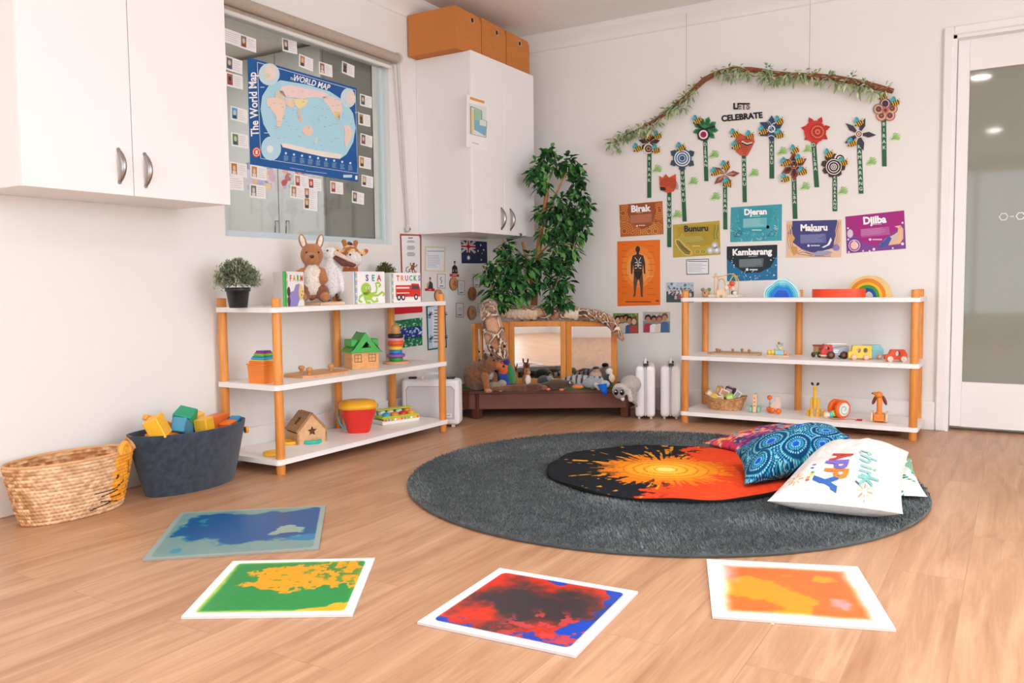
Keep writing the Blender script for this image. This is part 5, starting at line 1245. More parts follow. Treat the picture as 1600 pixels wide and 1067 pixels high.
# ---- artificial ficus
tree = thing('ficus_tree', 'leafy artificial ficus tree in the corner behind the mirror', 'plant', (.60, -.26, PZ))
g = G('#b77a3c')
for path, r0, r1 in (([(832, 600, 5.30), (834, 480, 5.30), (838, 430, 5.28), (845, 360, 5.22), (852, 320, 5.20), (856, 285, 5.2)], .026, .012), ([(828, 600, 5.28), (812, 475, 5.2), (800, 430, 5.2), (795, 400, 5.2)], .010, .006),
                     ([(835, 470, 5.3), (822, 400, 5.30), (816, 378, 5.3)], .012, .008), ([(840, 400, 5.27), (860, 380, 5.22), (880, 350, 5.18), (888, 320, 5.15)], .006, .004), ([(852, 330, 5.2), (870, 300, 5.18), (885, 270, 5.16)], .006, .004),
                     ([(836, 450, 5.28), (860, 440, 5.2), (872, 460, 5.15)], .006, .003), ([(832, 470, 5.28), (805, 440, 5.1), (780, 430, 5.0)], .006, .003)):
    P_ = [DP(*p) for p in path]
    for p in P_: p.x = max(p.x, .05); p.y = min(p.y, -.03)
    if r0 > .02: P_[0].z = PZ+.12
    g.tube(P_, list(np.linspace(r0, r1, len(P_))), 10)
part('trunk', g, WOOD, tree, world=True)
g = G('#3a2b22').lathe([(0, 0), (.07, 0), (.085, .12), (.078, .12), (.07, .105), (0, .105)], 28, M=Matrix.Translation((0, 0, .001))); g.v = [(x*1.0, y, z) for x, y, z in g.v]; part('pot', g, PLAST, tree)
cl = [(500, 110, 45, 5.1), (505, 60, 22, 5.1), (560, 150, 50, 5.18), (620, 140, 55, 5.2), (670, 170, 45, 5.2), (690, 240, 45, 5.2), (660, 290, 40, 5.2), (700, 340, 38, 5.2), (450, 190, 40, 5.08), (430, 160, 35, 5.05), (470, 270, 38, 5.08), (400, 200, 22, 5.0),
      (560, 380, 55, 5.15), (620, 400, 60, 5.15), (520, 430, 50, 5.12), (460, 450, 38, 5.1), (600, 470, 65, 5.15), (660, 470, 50, 5.15), (720, 480, 35, 5.12), (735, 410, 22, 5.12), (700, 560, 45, 5.15), (640, 560, 65, 5.15), (560, 540, 50, 5.15), (480, 560, 45, 5.12), (610, 640, 55, 5.15), (650, 680, 40, 5.15), (560, 640, 40, 5.15),
      (240, 640, 40, 5.2), (230, 690, 45, 5.15), (560, 720, 55, 5.12), (590, 780, 40, 5.12), (500, 740, 55, 5.1), (430, 760, 60, 5.05), (370, 740, 60, 5.02), (300, 750, 60, 5.0), (240, 760, 55, 5.0), (170, 780, 45, 5.0), (120, 820, 45, 4.98), (180, 850, 60, 4.98), (250, 850, 65, 4.98), (330, 830, 60, 5.0), (150, 930, 45, 4.98), (210, 940, 55, 4.98), (270, 960, 45, 4.98), (220, 1010, 30, 4.96),
      (460, 840, 50, 5.05), (420, 880, 35, 5.05), (560, 860, 50, 5.1), (600, 880, 40, 5.1), (540, 920, 40, 5.1), (580, 980, 40, 5.1), (610, 1000, 30, 5.1), (510, 1000, 25, 5.08), (340, 930, 45, 5.0)]
rr = random.Random(11); V = []; F_ = []; C_ = []
gl_ = ['#255a2c', '#336f36', '#1b4423', '#42803e', '#183a20', '#4f9144', '#2b6032', '#6ba352', '#214e2a']
def leafgeo(c, d, L_, W_, col):
    up = Vector((rr.uniform(-.6, .6), rr.uniform(-.6, .6), 1)).normalized(); s = d.cross(up).normalized(); nn = s.cross(d).normalized()
    k = len(V); dro = Vector((0, 0, -L_*.16))
    pts = [c, c+d*L_*.3+s*W_*.8, c+d*L_*.62+s*W_+dro*.4, c+d*L_+dro*1.6, c+d*L_*.62-s*W_+dro*.4, c+d*L_*.3-s*W_*.8, c+d*L_*.3-nn*W_*.35, c+d*L_*.62-nn*W_*.35+dro*.4]
    V.extend(p[:] for p in pts); F_.extend([(k, k+1, k+6), (k+1, k+2, k+7, k+6), (k+2, k+3, k+7), (k, k+6, k+5), (k+6, k+7, k+4, k+5), (k+7, k+3, k+4)])
    c0 = lin(col); C_.extend([c0]*8)
for x, y, r, d in cl:
    n = int(12+r*.5); c0 = DP(730+x/3.95, 220+y/3.95, d); R_ = r/3.95/FPX*d
    for i in range(n):
        o = Vector((rr.gauss(0, .5), rr.gauss(0, .5), rr.gauss(0, .5)))*R_
        if o.length > R_: o *= R_/o.length
        p = c0+o; dr = (o.normalized()*.6+Vector((rr.uniform(-1, 1), rr.uniform(-1, 1), rr.uniform(-1.1, .35)))).normalized()
        leafgeo(p, dr, rr.uniform(.042, .070), rr.uniform(.011, .017), rr.choice(gl_))
V = np.array(V); V[:, 0] = np.maximum(V[:, 0], .012); V[:, 1] = np.minimum(V[:, 1], -.012)
me = (V[:, 0] < CX+.01) & (V[:, 2] > 1.08) & (V[:, 1] < -.25) ; V[me, 0] = CX+.012
me = (V[:, 0] < CX) & (V[:, 2] > 1.085); V[me, 1] = np.maximum(V[me, 1], -.25)
I = mw(tree).inverted(); m_ = bpy.data.meshes.new('foliage'); m_.from_pydata([tuple(I @ Vector(p)) for p in V], [], F_)
a = m_.color_attributes.new('Col', 'FLOAT_COLOR', 'POINT'); a.data.foreach_set('color', np.c_[np.array(C_), np.ones(len(C_))].astype(np.float32).ravel())
finish('foliage', m_, LEAFM, tree)
g = G('#c9b48a')
for i in range(60):
    x, y, r, d = rr.choice(cl[12:]); c0 = DP(730+x/3.95, 220+y/3.95, d-.03); e = Vector((rr.uniform(-.07, .07), rr.uniform(-.04, .04), rr.uniform(-.02, .08)))
    p1 = c0+e; p1.x = max(p1.x, .02); p1.y = min(p1.y, -.02); c0.x = max(c0.x, .02); c0.y = min(c0.y, -.02)
    if min(c0.z, p1.z) > 1.05 and min(c0.x, p1.x) < CX: continue
    g.tube([c0, (c0+p1)/2+Vector((0, 0, .01)), p1], .0013, 5)
part('twigs', g, WOOD, tree, world=True)
b = DP(770, 459, 4.96); g = G('#8a1f2c').ball(b, .011, 14, 10); g.tube([b, b+Vector((0, 0, .03))], .001, 5); part('berry', g, GLOSS, tree, world=True, label='dark red berry ornament')

# ================================================================== back wall prints
def quad_shape(g, q, z, col): g.flat(Q(q), z, col)
def season(lab, crop, corners, draw): wsheet(draw, 'b', crop[0], crop[1], crop[2], lab, group='season posters on the back wall')
C7 = (950, 290, 4.64); C8 = (1180, 300, 5.928)
def dots(g, cx, cy, r0, r1, n, s, col, z, rows=3, inside=None):
    for k in range(rows):
        r = r0+(r1-r0)*k/max(1, rows-1); m_ = int(n*(r/r1)+3)
        for i in range(m_):
            a = 2*pi*(i+.5*(k % 2))/m_; x, y = cx+r*cos(a), cy+r*sin(a)
            if inside is None or inside(x, y): g.disc(x, -y, s, z=z, n=6, col=col)
def box_in(x0, y0, x1, y1): return lambda x, y: x0 < x < x1 and y0 < y < y1
def f(g):   # Birak
    g.flat(Q([(82, 140), (396, 112), (404, 352), (92, 372)]), 0, '#b9622a'); ins = box_in(92, 132, 396, 355)
    for cx, cy in ((120, 330), (230, 370), (345, 330), (375, 180), (110, 200), (300, 330)):
        dots(g, cx, cy, 18, 62, 26, 3.6, '#f0b45a', .0006, 4, ins); g.ring(cx, -cy, 7, 10, .0005, 14, col='#5c2414') if ins(cx-10, cy) and ins(cx+10, cy+10) else None
    for x, y in ((330, 215), (350, 262), (290, 300), (372, 160), (180, 340), (330, 160)): g.disc(x, -y, 5, z=.0008, n=8, col='#3a1710')
    g.flat(Q([(150, 136), (340, 120), (350, 190), (320, 285), (245, 318), (170, 270), (140, 190)]), .001, '#9d4f28')
    g.flat(Q([(162, 214), (318, 203), (320, 268), (164, 276)]), .0012, '#b5694a'); lines(g, 166, 314, 218, 272, 7, '#c98a6e', .3, .0015, 2, sl=-.06)
    g.text('Birak', 236, -168, 66, .0016, '#ffffff', bold=.045, rot=.05); lines(g, 205, 272, 196, 202, 1, '#e9d2c4', .5, .0016, sl=-.05); g.disc(212, -292, 7, z=.0016, n=8, col='#f5e8e0'); g.rect(225, -292, 270, -285, .0016, '#e9d2c4')
season('rust orange poster titled Birak with dotted circles', C7, 0, f); C_b = 0
def f(g):   # Bunuru
    g.flat(Q([(472, 284), (810, 254), (816, 500), (472, 522)]), 0, '#bda637')
    g.flat(Q([(500, 300), (780, 275), (770, 420), (640, 450), (520, 400)]), .0005, '#b39a2c')
    g.text('Bunuru', 640, -312, 60, .0012, '#1e2a30', bold=.042, rot=.04); lines(g, 600, 676, 344, 350, 1, '#7d6a22', .5, .0012, sl=-.05)
    g.flat(Q([(560, 366), (712, 358), (712, 408), (560, 418)]), .001, '#a89a3c'); lines(g, 562, 708, 372, 414, 6, '#d6c878', .3, .0013, 3, sl=-.06)
    for k in range(5): g.ring(500, -400, 12+k*12, 14+k*12, .0008, 26, col='#e8dc9c', a0=-1.2, a1=1.0) if k < 6 else None
    g.flat(Q([(490, 390), (520, 395), (560, 440), (610, 480), (600, 505), (560, 500), (520, 460), (495, 420)]), .0012, '#8c7a2a'); g.line(Q([(490, 390), (520, 395), (560, 440), (610, 480), (600, 505), (560, 500), (520, 460), (495, 420), (490, 390)]), 4, .0014, '#f2e6b8')
    for k in range(6): g.line(Q([(520+k*13, 420+k*12), (540+k*12, 455+k*7)]), 2.5, .0015, '#3b3418')
    for x, y in ((775, 432), (742, 470), (790, 468)): g.disc(x, -y, 24, z=.001, n=18, col='#c9ccd8'); g.disc(x, -y, 12, z=.0013, n=12, col='#eef0f8'); g.ring(x, -y, 16, 18, .0014, 16, col='#9aa0b8')
    for x in (775, 795): g.line(Q([(x, 390), (x-8, 350), (x+4, 310), (x, 285)]), 6, .001, '#5a7a4a')
    for x, y in ((650, 480), (690, 478)): g.ring(x, -y, 12, 15, .001, 16, col='#5f6f3a', k=.8); g.ring(x, -y, 18, 20, .001, 18, col='#e9dca4', k=.8)
    g.disc(607, -492, 13, z=.0018, n=12, col='#e8b03a'); g.rect(612, -441, 670, -434, .0013, '#e4d68c')
season('olive yellow poster titled Bunuru with a fish drawing', C7, 0, f)
def f(g):   # Djeran
    g.flat(Q([(892, 158), (1262, 134), (1260, 398), (886, 410)]), 0, '#3aa2b2'); ins = box_in(900, 165, 1240, 392)
    rr = random.Random(5)
    for i in range(120):
        x, y = rr.uniform(900, 1240), rr.uniform(165, 392)
        if not (960 < x < 1180 and 170 < y < 330): a = rr.uniform(0, 3.1); g.line(Q([(x, y), (x+14*cos(a), y+14*sin(a)), (x+20*cos(a+.8), y+20*sin(a+.8))]), 2.6, .0005, rr.choice(['#a6dde2', '#1d6f80', '#7cc8d0', '#e2f4f4']))
    g.flat(Q([(945, 175), (1200, 160), (1180, 300), (1100, 345), (960, 320)]), .0009, '#2f9aa9')
    g.text('Djeran', 1070, -192, 60, .0014, '#ffffff', bold=.045, rot=.04); lines(g, 1050, 1125, 222, 228, 1, '#dff2f2', .5, .0014, sl=-.05)
    g.flat(Q([(980, 240), (1152, 232), (1150, 300), (980, 308)]), .0012, '#6fbcc4'); lines(g, 984, 1146, 244, 302, 7, '#a9dade', .3, .0015, 4, sl=-.05)
    for c_, s_ in (((1190, 340), 1), ((945, 345), .9)): g.line(Q([(c_[0]-30*s_, c_[1]+25), (c_[0], c_[1]-10), (c_[0]+35*s_, c_[1]-25), (c_[0]+15, c_[1]+25), (c_[0]-30*s_, c_[1]+25)]), 3, .0012, '#14424e')
    for k in range(4): g.ring(945, -355, 8+k*8, 10+k*8, .0011, 18, col='#124a56', a0=0, a1=4); g.disc(1160, -300, 12, z=.0013, n=7, col='#eef6f2')
    g.rect(1045, -326, 1115, -318, .0014, '#bfe4e6')
season('turquoise poster titled Djeran', C7, 0, f)
def f(g):   # Kambarang
    g.flat(Q([(862, 442), (1228, 428), (1228, 682), (864, 694)]), 0, '#156f9f')
    g.flat(Q([(862, 442), (1228, 428), (1228, 500), (1180, 590), (1100, 630), (1000, 635), (930, 590), (862, 530)]), .0005, '#10242e')
    rr = random.Random(8)
    for i in range(130):
        x, y = rr.uniform(870, 1222), rr.uniform(515, 686)
        if y > 600 or abs(x-1045) > 130: g.disc(x, -y, rr.uniform(1.6, 4.6), z=.0008, n=6, col=rr.choice(['#ffffff', '#8fd0ea', '#3f9fd0', '#cfe9f5']))
    g.text('Kambarang', 1045, -482, 63, .0012, '#ffffff', bold=.045, rot=.03); lines(g, 1020, 1105, 512, 518, 1, '#cfdde2', .5, .0012, sl=-.04)
    g.flat(Q([(950, 534), (1130, 526), (1124, 588), (952, 596)]), .001, '#5a666c'); lines(g, 954, 1122, 538, 590, 7, '#94a0a4', .3, .0013, 5, sl=-.04)
    g.disc(1010, -609, 10, z=.0013, n=8, col='#eef4f6'); g.rect(1028, -614, 1086, -604, .0013, '#d0dbe0')
season('dark blue starry poster titled Kambarang', C7, 0, f)
def f(g):   # Makuru (crop 8)
    g.flat(Q([(290, 268), (802, 256), (798, 604), (286, 608)]), 0, '#e6c4a4'); g.flat(Q([(345, 268), (755, 258), (780, 300), (740, 420), (720, 520), (560, 560), (520, 598), (420, 520), (340, 460), (300, 380), (345, 320)]), .0005, '#3b3f7e')
    for k, c in enumerate(['#c9824a', '#f2e0cc', '#8a5a78', '#f2d9b8', '#b5703a']):
        g.line(Q([(296+k*9, 300), (310+k*9, 370), (300+k*10, 440), (318+k*8, 520), (380+k*6, 560+k*4), (440, 530+k*12), (520, 560+k*8), (700, 575+k*5)]), 6, .0008+k*.0001, c)
        g.line(Q([(790-k*7, 270), (770-k*7, 360), (785-k*8, 450), (740-k*5, 520)]), 5, .0008+k*.0001, c)
    g.flat(Q([(700, 420), (712, 445), (690, 490), (640, 515), (615, 512), (670, 485)]), .0016, '#f4f4f8'); g.disc(750, -515, 34, 30, .0012, n=18, col='#8a7cc0'); g.flat(Q([(540, 570), (580, 545), (680, 545), (720, 560), (640, 590), (560, 598)]), .0012, '#9aa0b8')
    g.flat(Q([(310, 400), (345, 385), (370, 430), (345, 470), (315, 455)]), .0014, '#d8a86c'); g.flat(Q([(340, 500), (390, 510), (395, 560), (360, 590), (335, 550)]), .0014, '#cf9a58')
    g.text('Makuru', 545, -332, 82, .0016, '#ffffff', bold=.045, rot=.02); lines(g, 515, 635, 364, 372, 1, '#c8cae4', .5, .0016, sl=-.02)
    g.flat(Q([(415, 396), (655, 386), (660, 470), (420, 480)]), .0012, '#62669c'); lines(g, 420, 654, 400, 474, 8, '#9a9dc6', .3, .0016, 6, sl=-.04); g.disc(495, -497, 12, z=.0016, n=8, col='#f0f0fa'); g.rect(515, -502, 600, -490, .0016, '#c8cae4')
season('navy and sand coloured poster titled Makuru', C8, 0, f)
def f(g):   # Djilba
    g.flat(Q([(836, 228), (1380, 170), (1396, 524), (848, 568)]), 0, '#a3127e'); g.flat(Q([(845, 330), (930, 400), (1000, 470), (1120, 500), (1240, 400), (1385, 290), (1396, 524), (848, 568)]), .0004, '#7a3f96')
    g.text('Djilba', 1106, -262, 92, .0012, '#ffffff', bold=.045, rot=.08); lines(g, 1085, 1205, 300, 308, 1, '#f2cfe6', .5, .0012, sl=-.06)
    g.flat(Q([(975, 345), (1240, 320), (1250, 395), (985, 420)]), .001, '#b0559c'); lines(g, 980, 1236, 348, 408, 7, '#d29ac4', .3, .0014, 7, sl=-.09)
    for k, c in enumerate(['#5a2f7e', '#e0b0d8', '#6d3f90', '#f0d8e8']): g.disc(920, -495, 66-k*10, z=.0010+k*.0001, n=22, col=c)
    for x, y in ((900, 500), (930, 510), (918, 470)): g.disc(x, -y, 16, 22, z=.0016, n=14, col='#f2c8b0')
    g.flat(Q([(1290, 318), (1345, 308), (1372, 340), (1372, 430), (1340, 480), (1260, 490), (1140, 508), (1210, 430), (1280, 400), (1320, 370), (1325, 335)]), .0014, '#e8b890')
    g.flat(Q([(1135, 508), (1240, 405), (1265, 430), (1230, 500)]), .0016, '#3f4fa0'); g.flat(Q([(1270, 400), (1330, 385), (1320, 440), (1265, 470)]), .0016, '#c9c0b4'); g.disc(1345, -325, 4, z=.0018, n=8, col='#22222a')
    for x, y, r in ((1365, 285, 10), (860, 335, 9), (862, 440, 9), (1100, 530, 13), (1165, 490, 10), (1365, 480, 14), (1000, 545, 8), (1275, 520, 9), (1060, 545, 8), (868, 556, 8)): g.disc(x, -y, r, z=.0014, n=12, col='#f6e2f0')
    g.disc(880, -385, 28, 40, .0012, n=12, col='#d8c8d8'); g.disc(1065, -440, 12, z=.0015, n=8, col='#f6e2f0'); g.rect(1085, -446, 1175, -434, .0015, '#e0b4d4')
season('magenta poster titled Djilba with a bird and nest', C8, 0, f)
def f(g):   # orange body poster
    g.flat(Q([(68, 405), (378, 392), (380, 866), (70, 874)]), 0, '#ee7414'); g.disc(222, -590, 120, 150, .0003, n=30, col='#f28a30'); g.disc(222, -600, 85, 110, .0005, n=30, col='#f5a055')
    S1 = '#3c2a24'; S2 = '#5a4034'
    g.disc(217, -462, 17, 24, .001, n=14, col=S1); g.rect(209, -500, 226, -480, .001, S1)
    g.flat(Q([(180, 508), (205, 498), (232, 498), (258, 508), (270, 560), (272, 640), (262, 640), (256, 570), (250, 620), (190, 620), (184, 570), (178, 640), (168, 640), (166, 560)]), .001, S1)
    g.flat(Q([(190, 620), (250, 620), (256, 700), (252, 790), (256, 806), (240, 806), (236, 740), (222, 660), (206, 740), (200, 800), (182, 808), (190, 780), (186, 700)]), .001, S2)
    g.flat(Q([(186, 622), (254, 622), (236, 668), (222, 684), (206, 668)]), .0013, '#241712')
    for y in (560, 580, 600): g.line(Q([(196, y), (212, y-4)]), 5, .0014, '#e9e4dc'); g.line(Q([(226, y-4), (244, y)]), 5, .0014, '#e9e4dc')
    g.line(Q([(196, 520), (212, 540), (218, 590)]), 4, .0014, '#e9e4dc'); g.line(Q([(240, 520), (228, 540), (222, 590)]), 4, .0014, '#e9e4dc')
    rr = random.Random(3)
    for i in range(9):
        y = 430+i*44; g.rect(100, -y, 100+rr.uniform(30, 50), -y+4, .0008, '#c85a10'); g.rect(290, -y-10, 290+rr.uniform(30, 55), -y-6, .0008, '#f7c9a0' if i == 5 else '#c85a10')
    g.rect(128, -846, 312, -838, .0008, '#8a3a0c'); g.rect(348, -842, 370, -830, .0008, '#8a3a0c')
wsheet(f, 'b', *C7, 'bright orange poster with a standing painted man')
def f(g):
    g.flat(Q([(568, 536), (732, 530), (732, 642), (570, 646)]), 0, '#4b4c52'); g.flat(Q([(573, 541), (727, 535), (727, 637), (575, 641)]), .0005, '#eeeff3'); g.rect(580, -552, 722, -546, .001, '#7a7a84'); lines(g, 582, 716, 566, 632, 6, '#9a9aac', .2, .001, 8)
wsheet(f, 'b', *C7, 'small white text sheet with a black outline under the Bunuru poster', 'text_sheet', 'paper')
def crowd(g, x0, y0, x1, y1, bgc, n, seed, big):
    g.flat(Q([(x0, y0), (x1, y0), (x1, y1), (x0, y1)]), 0, bgc[0]); g.flat(Q([(x0, y0+(y1-y0)*.45), (x1, y0+(y1-y0)*.45), (x1, y1), (x0, y1)]), .0004, bgc[1])
    rr = random.Random(seed)
    for i in range(24): g.disc(rr.uniform(x0+12, x1-12), -rr.uniform(y0+8, y0+(y1-y0)*.4), rr.uniform(5, 11), z=.0005+i*1e-5, n=7, col=rr.choice(bgc[2]))
    for i in range(n):
        x = x0+(x1-x0)*((i+.5)/n*.8+.1)+rr.uniform(-3, 3); y = y0+(y1-y0)*rr.uniform(.28, .52) if big else y0+(y1-y0)*(.35+.25*(i % 3)/2)
        s = (y1-y0)*(.19 if big else .06); z = .001+i*.00008; c = rr.choice(['#c04848', '#3f7fb8', '#e4d8d0', '#7a9cc8', '#b03a50', '#4a6a9c', '#d8a8b8', '#f0f0f0', '#37485c'])
        g.flat(Q([(x-s*1.1, min(y1-2, y+s*4)), (x-s*1.0, y+s*1.4), (x-s*.4, y+s), (x+s*.4, y+s), (x+s*1.0, y+s*1.4), (x+s*1.1, min(y1-2, y+s*4))]), z, c)
        g.disc(x, -(y-s*.35), s*.85, s*.9, z+.00002, n=10, col=rr.choice(['#2c1d18', '#3d281e', '#1c1512', '#6a4a34'])); g.disc(x, -(y+s*.1), s*.6, s*.8, z+.00004, n=10, col=rr.choice(['#d9a888', '#c08a68', '#b57f60', '#e2b89a']))
wsheet(lambda g: crowd(g, 424, 702, 622, 846, ('#b9cfdf', '#3a5a5c', ['#6f8a94', '#8fb0c4', '#5c7c84', '#cfe0ea']), 17, 3, False), 'b', *C7, 'photo print of a large outdoor crowd beside the right shelf corner post', 'photo_print', 'photograph')
wsheet(lambda g: crowd(g, 577, 103, 788, 270, ('#6f8f4a', '#4f6a48', ['#8fae50', '#587a3c', '#a9c060', '#3f5c34']), 5, 7, True), 'b', 850, 470, 5.333, 'left of two family photo prints above the carry cases, greener background', 'photo_print', 'photograph')
wsheet(lambda g: crowd(g, 826, 92, 1052, 264, ('#b9b9b4', '#7a9aa4', ['#9aa89a', '#c8ccc8', '#7f9488', '#d9dcd8']), 4, 12, True), 'b', 850, 470, 5.333, 'right of two family photo prints above the carry cases, pale background', 'photo_print', 'photograph')

# lettering
g = G(); g.F = wallF('b', 940, 80, 4.85, .001); g.text('LETS', 1062, -420, 62, .003, '#141416', bold=.06, rot=.0)
for y in (412, 424, 436): g.flat([(1035, -y), (1150, -y+8), (1150, -y+4.5), (1035, -y-3)], .0036, '#f4f0ec')
single('wall_lettering', g, PAPER, 'the black striped letters LETS on the wall above CELEBRATE', 'lettering')
g = G(); g.F = wallF('b', 940, 80, 4.85, .001); g.text('CELEBRATE', 1065, -500, 62, .003, '#141416', bold=.0455, rot=.09, sx=.98)
single('wall_lettering', g, PAPER, 'the black letters CELEBRATE on the wall under the branch', 'lettering')

# ---- paper flowers with green stems and bees
def bee(g, x, y, s=1., tilt=-.35, z=.012):
    c, n_ = cos(tilt), sin(tilt)
    T = lambda pts: [(x+(a*c-b*n_)*s, -(y+(a*n_+b*c)*s)) for a, b in pts]
    E = lambda cx, cy, rx_, ry_, n=14: [(cx+rx_*cos(2*pi*k/n), cy+ry_*sin(2*pi*k/n)) for k in range(n)]
    g.flat(T(E(0, 0, 30, 20)), z, '#edb01c'); g.flat(T([(-28, -8), (-44, 2), (-28, 10)]), z, '#3a2a18')
    for xx in (-18, -3, 12): g.flat(T([(xx, -19), (xx+7, -20), (xx+7, 20), (xx, 19)]), z+.0005, '#241a12')
    g.flat(T(E(-4, -32, 13, 20)), z+.0003, '#3fa0ac'); g.flat(T(E(-20, -26, 14, 14)), z+.0004, '#57b4bf'); g.disc(*T([(22, -4)])[0], 3*s, z=z+.0007, n=7, col='#1c1410'); g.line(T([(26, -14), (34, -24)]), 3*s, z+.0003, '#3a2a18')
def leafpr(g, x, y, s, col, tilt=-.5, z=.001):
    c, n_ = cos(tilt), sin(tilt); T = lambda pts: [(x+(a*c-b*n_)*s, -(y+(a*n_+b*c)*s)) for a, b in pts]
    for k, (dx, dy) in enumerate(((30, -12), (34, 0), (30, 12), (22, 20), (14, -22))): g.flat(T([(-12, -4), (dx*.6, dy-6), (dx+8, dy), (dx*.6, dy+6), (-12, 4)]), z+.0003+k*.00005, col)
    g.flat(T([(-36, -6), (-10, -18), (10, -14), (12, 14), (-10, 18), (-34, 6)]), z, ['#c9dfb0', '#d4e4c0', '#bdd8a2'][int(x) % 3])
    for k in (-8, 0, 8): g.line(T([(-24, 0), (10, k)]), 2.5, z+.0007, '#6f9a55')
def petals(g, cx, cy, n, r0, r1, wdt, col, z=.006, rot=0., tip=True):
    for k in range(n):
        a = rot+2*pi*k/n; b = wdt; T = lambda r, d: (cx+r*cos(a+d), -(cy+r*sin(a+d)))
        g.flat([T(r0, -b), T((r0+r1)*.55, -b*.9), T(r1, 0), T((r0+r1)*.55, b*.9), T(r0, b)] if tip else [T(r0, -b), T(r1*.8, -b), T(r1, -b*.5), T(r1, b*.5), T(r1*.8, b), T(r0, b)], z+k*1.7e-4, col)
def circles(g, cx, cy, r, cols, z): 
    for k, c in enumerate(cols): g.disc(cx, -cy, r*(1-k/len(cols)), z=z+k*.0004, n=28, col=c)
def fh(kind, g, x, y):
    if kind == 'a': petals(g, x, y-5, 7, 10, 84, .40, '#3a241c', rot=-2.9); petals(g, x, y-5, 7, 8, 60, .25, '#5a3426', .0075, -2.9); circles(g, x-5, y+40, 38, ['#f2e4dc', '#4a2c22', '#b98a70', '#4a2c22'], .009)
    elif kind in 'b':
        g.flat(Q([(x-65, y-55), (x-40, y-40), (x-15, y-68), (x+8, y-42), (x+60, y-68), (x+65, y+20), (x+45, y+62), (x+5, y+75), (x-40, y+60), (x-62, y+20)]), .006, '#d0532c')
        for k in range(5): g.ring(x+8, -(y+30), 14+k*13, 18+k*13, .0065, 24, col='#7a2a18', a0=-.3, a1=2.9)
        g.flat(Q([(x-62, y+30), (x-20, y+30), (x-14, y+55), (x-55, y+55)]), .007, '#1f1a1c')
    elif kind == 'c': petals(g, x, y, 6, 50, 104, .34, '#33475e', rot=-.5); circles(g, x, y, 70, ['#2f4a66', '#e9eef2', '#33628a', '#e9eef2', '#2f5a84', '#a8c4d8', '#2a4a70', '#3a6a98'], .007)
    elif kind == 'd': g.disc(x+5, -(y-15), 60, z=.0056, n=20, col='#2e8a4e'); petals(g, x+5, y-20, 9, 40, 98, .30, '#2e8a4e', rot=.1); petals(g, x+5, y-20, 9, 36, 80, .22, '#1c5c38', .0085, .1); g.line(Q([(x-55, y-60), (x-30, y-30), (x, y-18), (x+40, y-30), (x+80, y-40)]), 14, .011, '#1f1a20'); circles(g, x-8, y+22, 46, ['#1f1a20', '#f2dce2', '#a01c50', '#8a1446'], .0115)
    elif kind == 'e': petals(g, x, y, 5, 8, 112, .40, '#8a5038', rot=-1.35); petals(g, x, y, 5, 8, 80, .18, '#c98a6a', .0075, -1.35)
    elif kind == 'f': g.flat(Q([(x-80, y-20), (x-40, y-85), (x+10, y-60), (x+60, y-80), (x+78, y-20), (x+50, y+40), (x+20, y+90), (x-30, y+85), (x-62, y+60)]), .006, '#c8583a'); g.line(Q([(x-20, y-20), (x+20, y), (x+60, y-10)]), 12, .0075, '#f0e0d8'); g.line(Q([(x-20, y-10), (x+20, y+8), (x+60, y-2)]), 9, .008, '#2a2026'); [g.ring(x+5, -(y+95), 22+k*15, 26+k*15, .0072, 20, col='#8a2f1e', a0=1.15, a1=2.1) for k in range(8)]
    elif kind == 'g': petals(g, x, y, 6, 12, 96, .52, '#2f4468', rot=.52); circles(g, x, y, 26, ['#e6ecf2', '#2f4468', '#5f86b0'], .0085); g.ring(x+30, -(y-10), 30, 36, .009, 24, col='#e6ecf2', a0=1, a1=5); g.ring(x-2, -(y+72), 24, 29, .009, 24, col='#e6ecf2', a0=0, a1=3.1); g.ring(x-34, -(y-25), 28, 33, .009, 24, col='#9ab8d4', a0=-1.5, a1=1.5)
    elif kind == 'h': petals(g, x, y, 6, 8, 104, .5, '#8a3a22', rot=.5); petals(g, x, y, 6, 8, 76, .3, '#3a1c14', .0078, .5); g.ring(x, -(y-10), 24, 28, .009, 20, col='#d99a78')
    elif kind == 'i': petals(g, x, y, 7, 40, 104, .26, '#c02a22', rot=-2.95); g.disc(x-4, -(y+8), 76, z=.0086, n=28, col='#cf3026'); 
    elif kind == 'j': petals(g, x-12, y, 8, 30, 84, .35, '#4a2c28', rot=.2, tip=False); circles(g, x+35, y-45, 40, ['#f2ece6', '#2a2024', '#f2ece6', '#2a2024'], .0082); circles(g, x-8, y+10, 60, ['#221c1e', '#f5f0ec', '#221c1e', '#221c1e', '#f5f0ec', '#221c1e', '#221c1e', '#f5f0ec', '#221c1e', '#f5f0ec', '#221c1e'], .0095)
    elif kind == 'k': petals(g, x, y, 5, 8, 120, .32, '#3f3148', rot=-1.2); [g.line([(x, -y), (x+70*cos(a_), -(y+70*sin(a_)))], 5, .008, '#f2e6e0') for a_ in (-1.9, -.6, .6, 1.9, 3.1)]; circles(g, x, y, 26, ['#f5e6e0', '#5a2a2a', '#f0d8d0', '#c03a30'], .0085)
    elif kind == 'l': 
        for a_, c in ((-1.6, '#4a3a58'), (-.3, '#b0705c'), (.9, '#a86a58'), (2.2, '#b8785c'), (3.3, '#9a6a5c')): cx_, cy_ = x+48*cos(a_), y+46*sin(a_); circles(g, cx_, cy_, 38, [c, '#e8c0ac', c, '#3a2826', c], .006+abs(a_)*.0006)
        circles(g, x, y, 24, ['#c9785a', '#5a3a5a'], .0105)
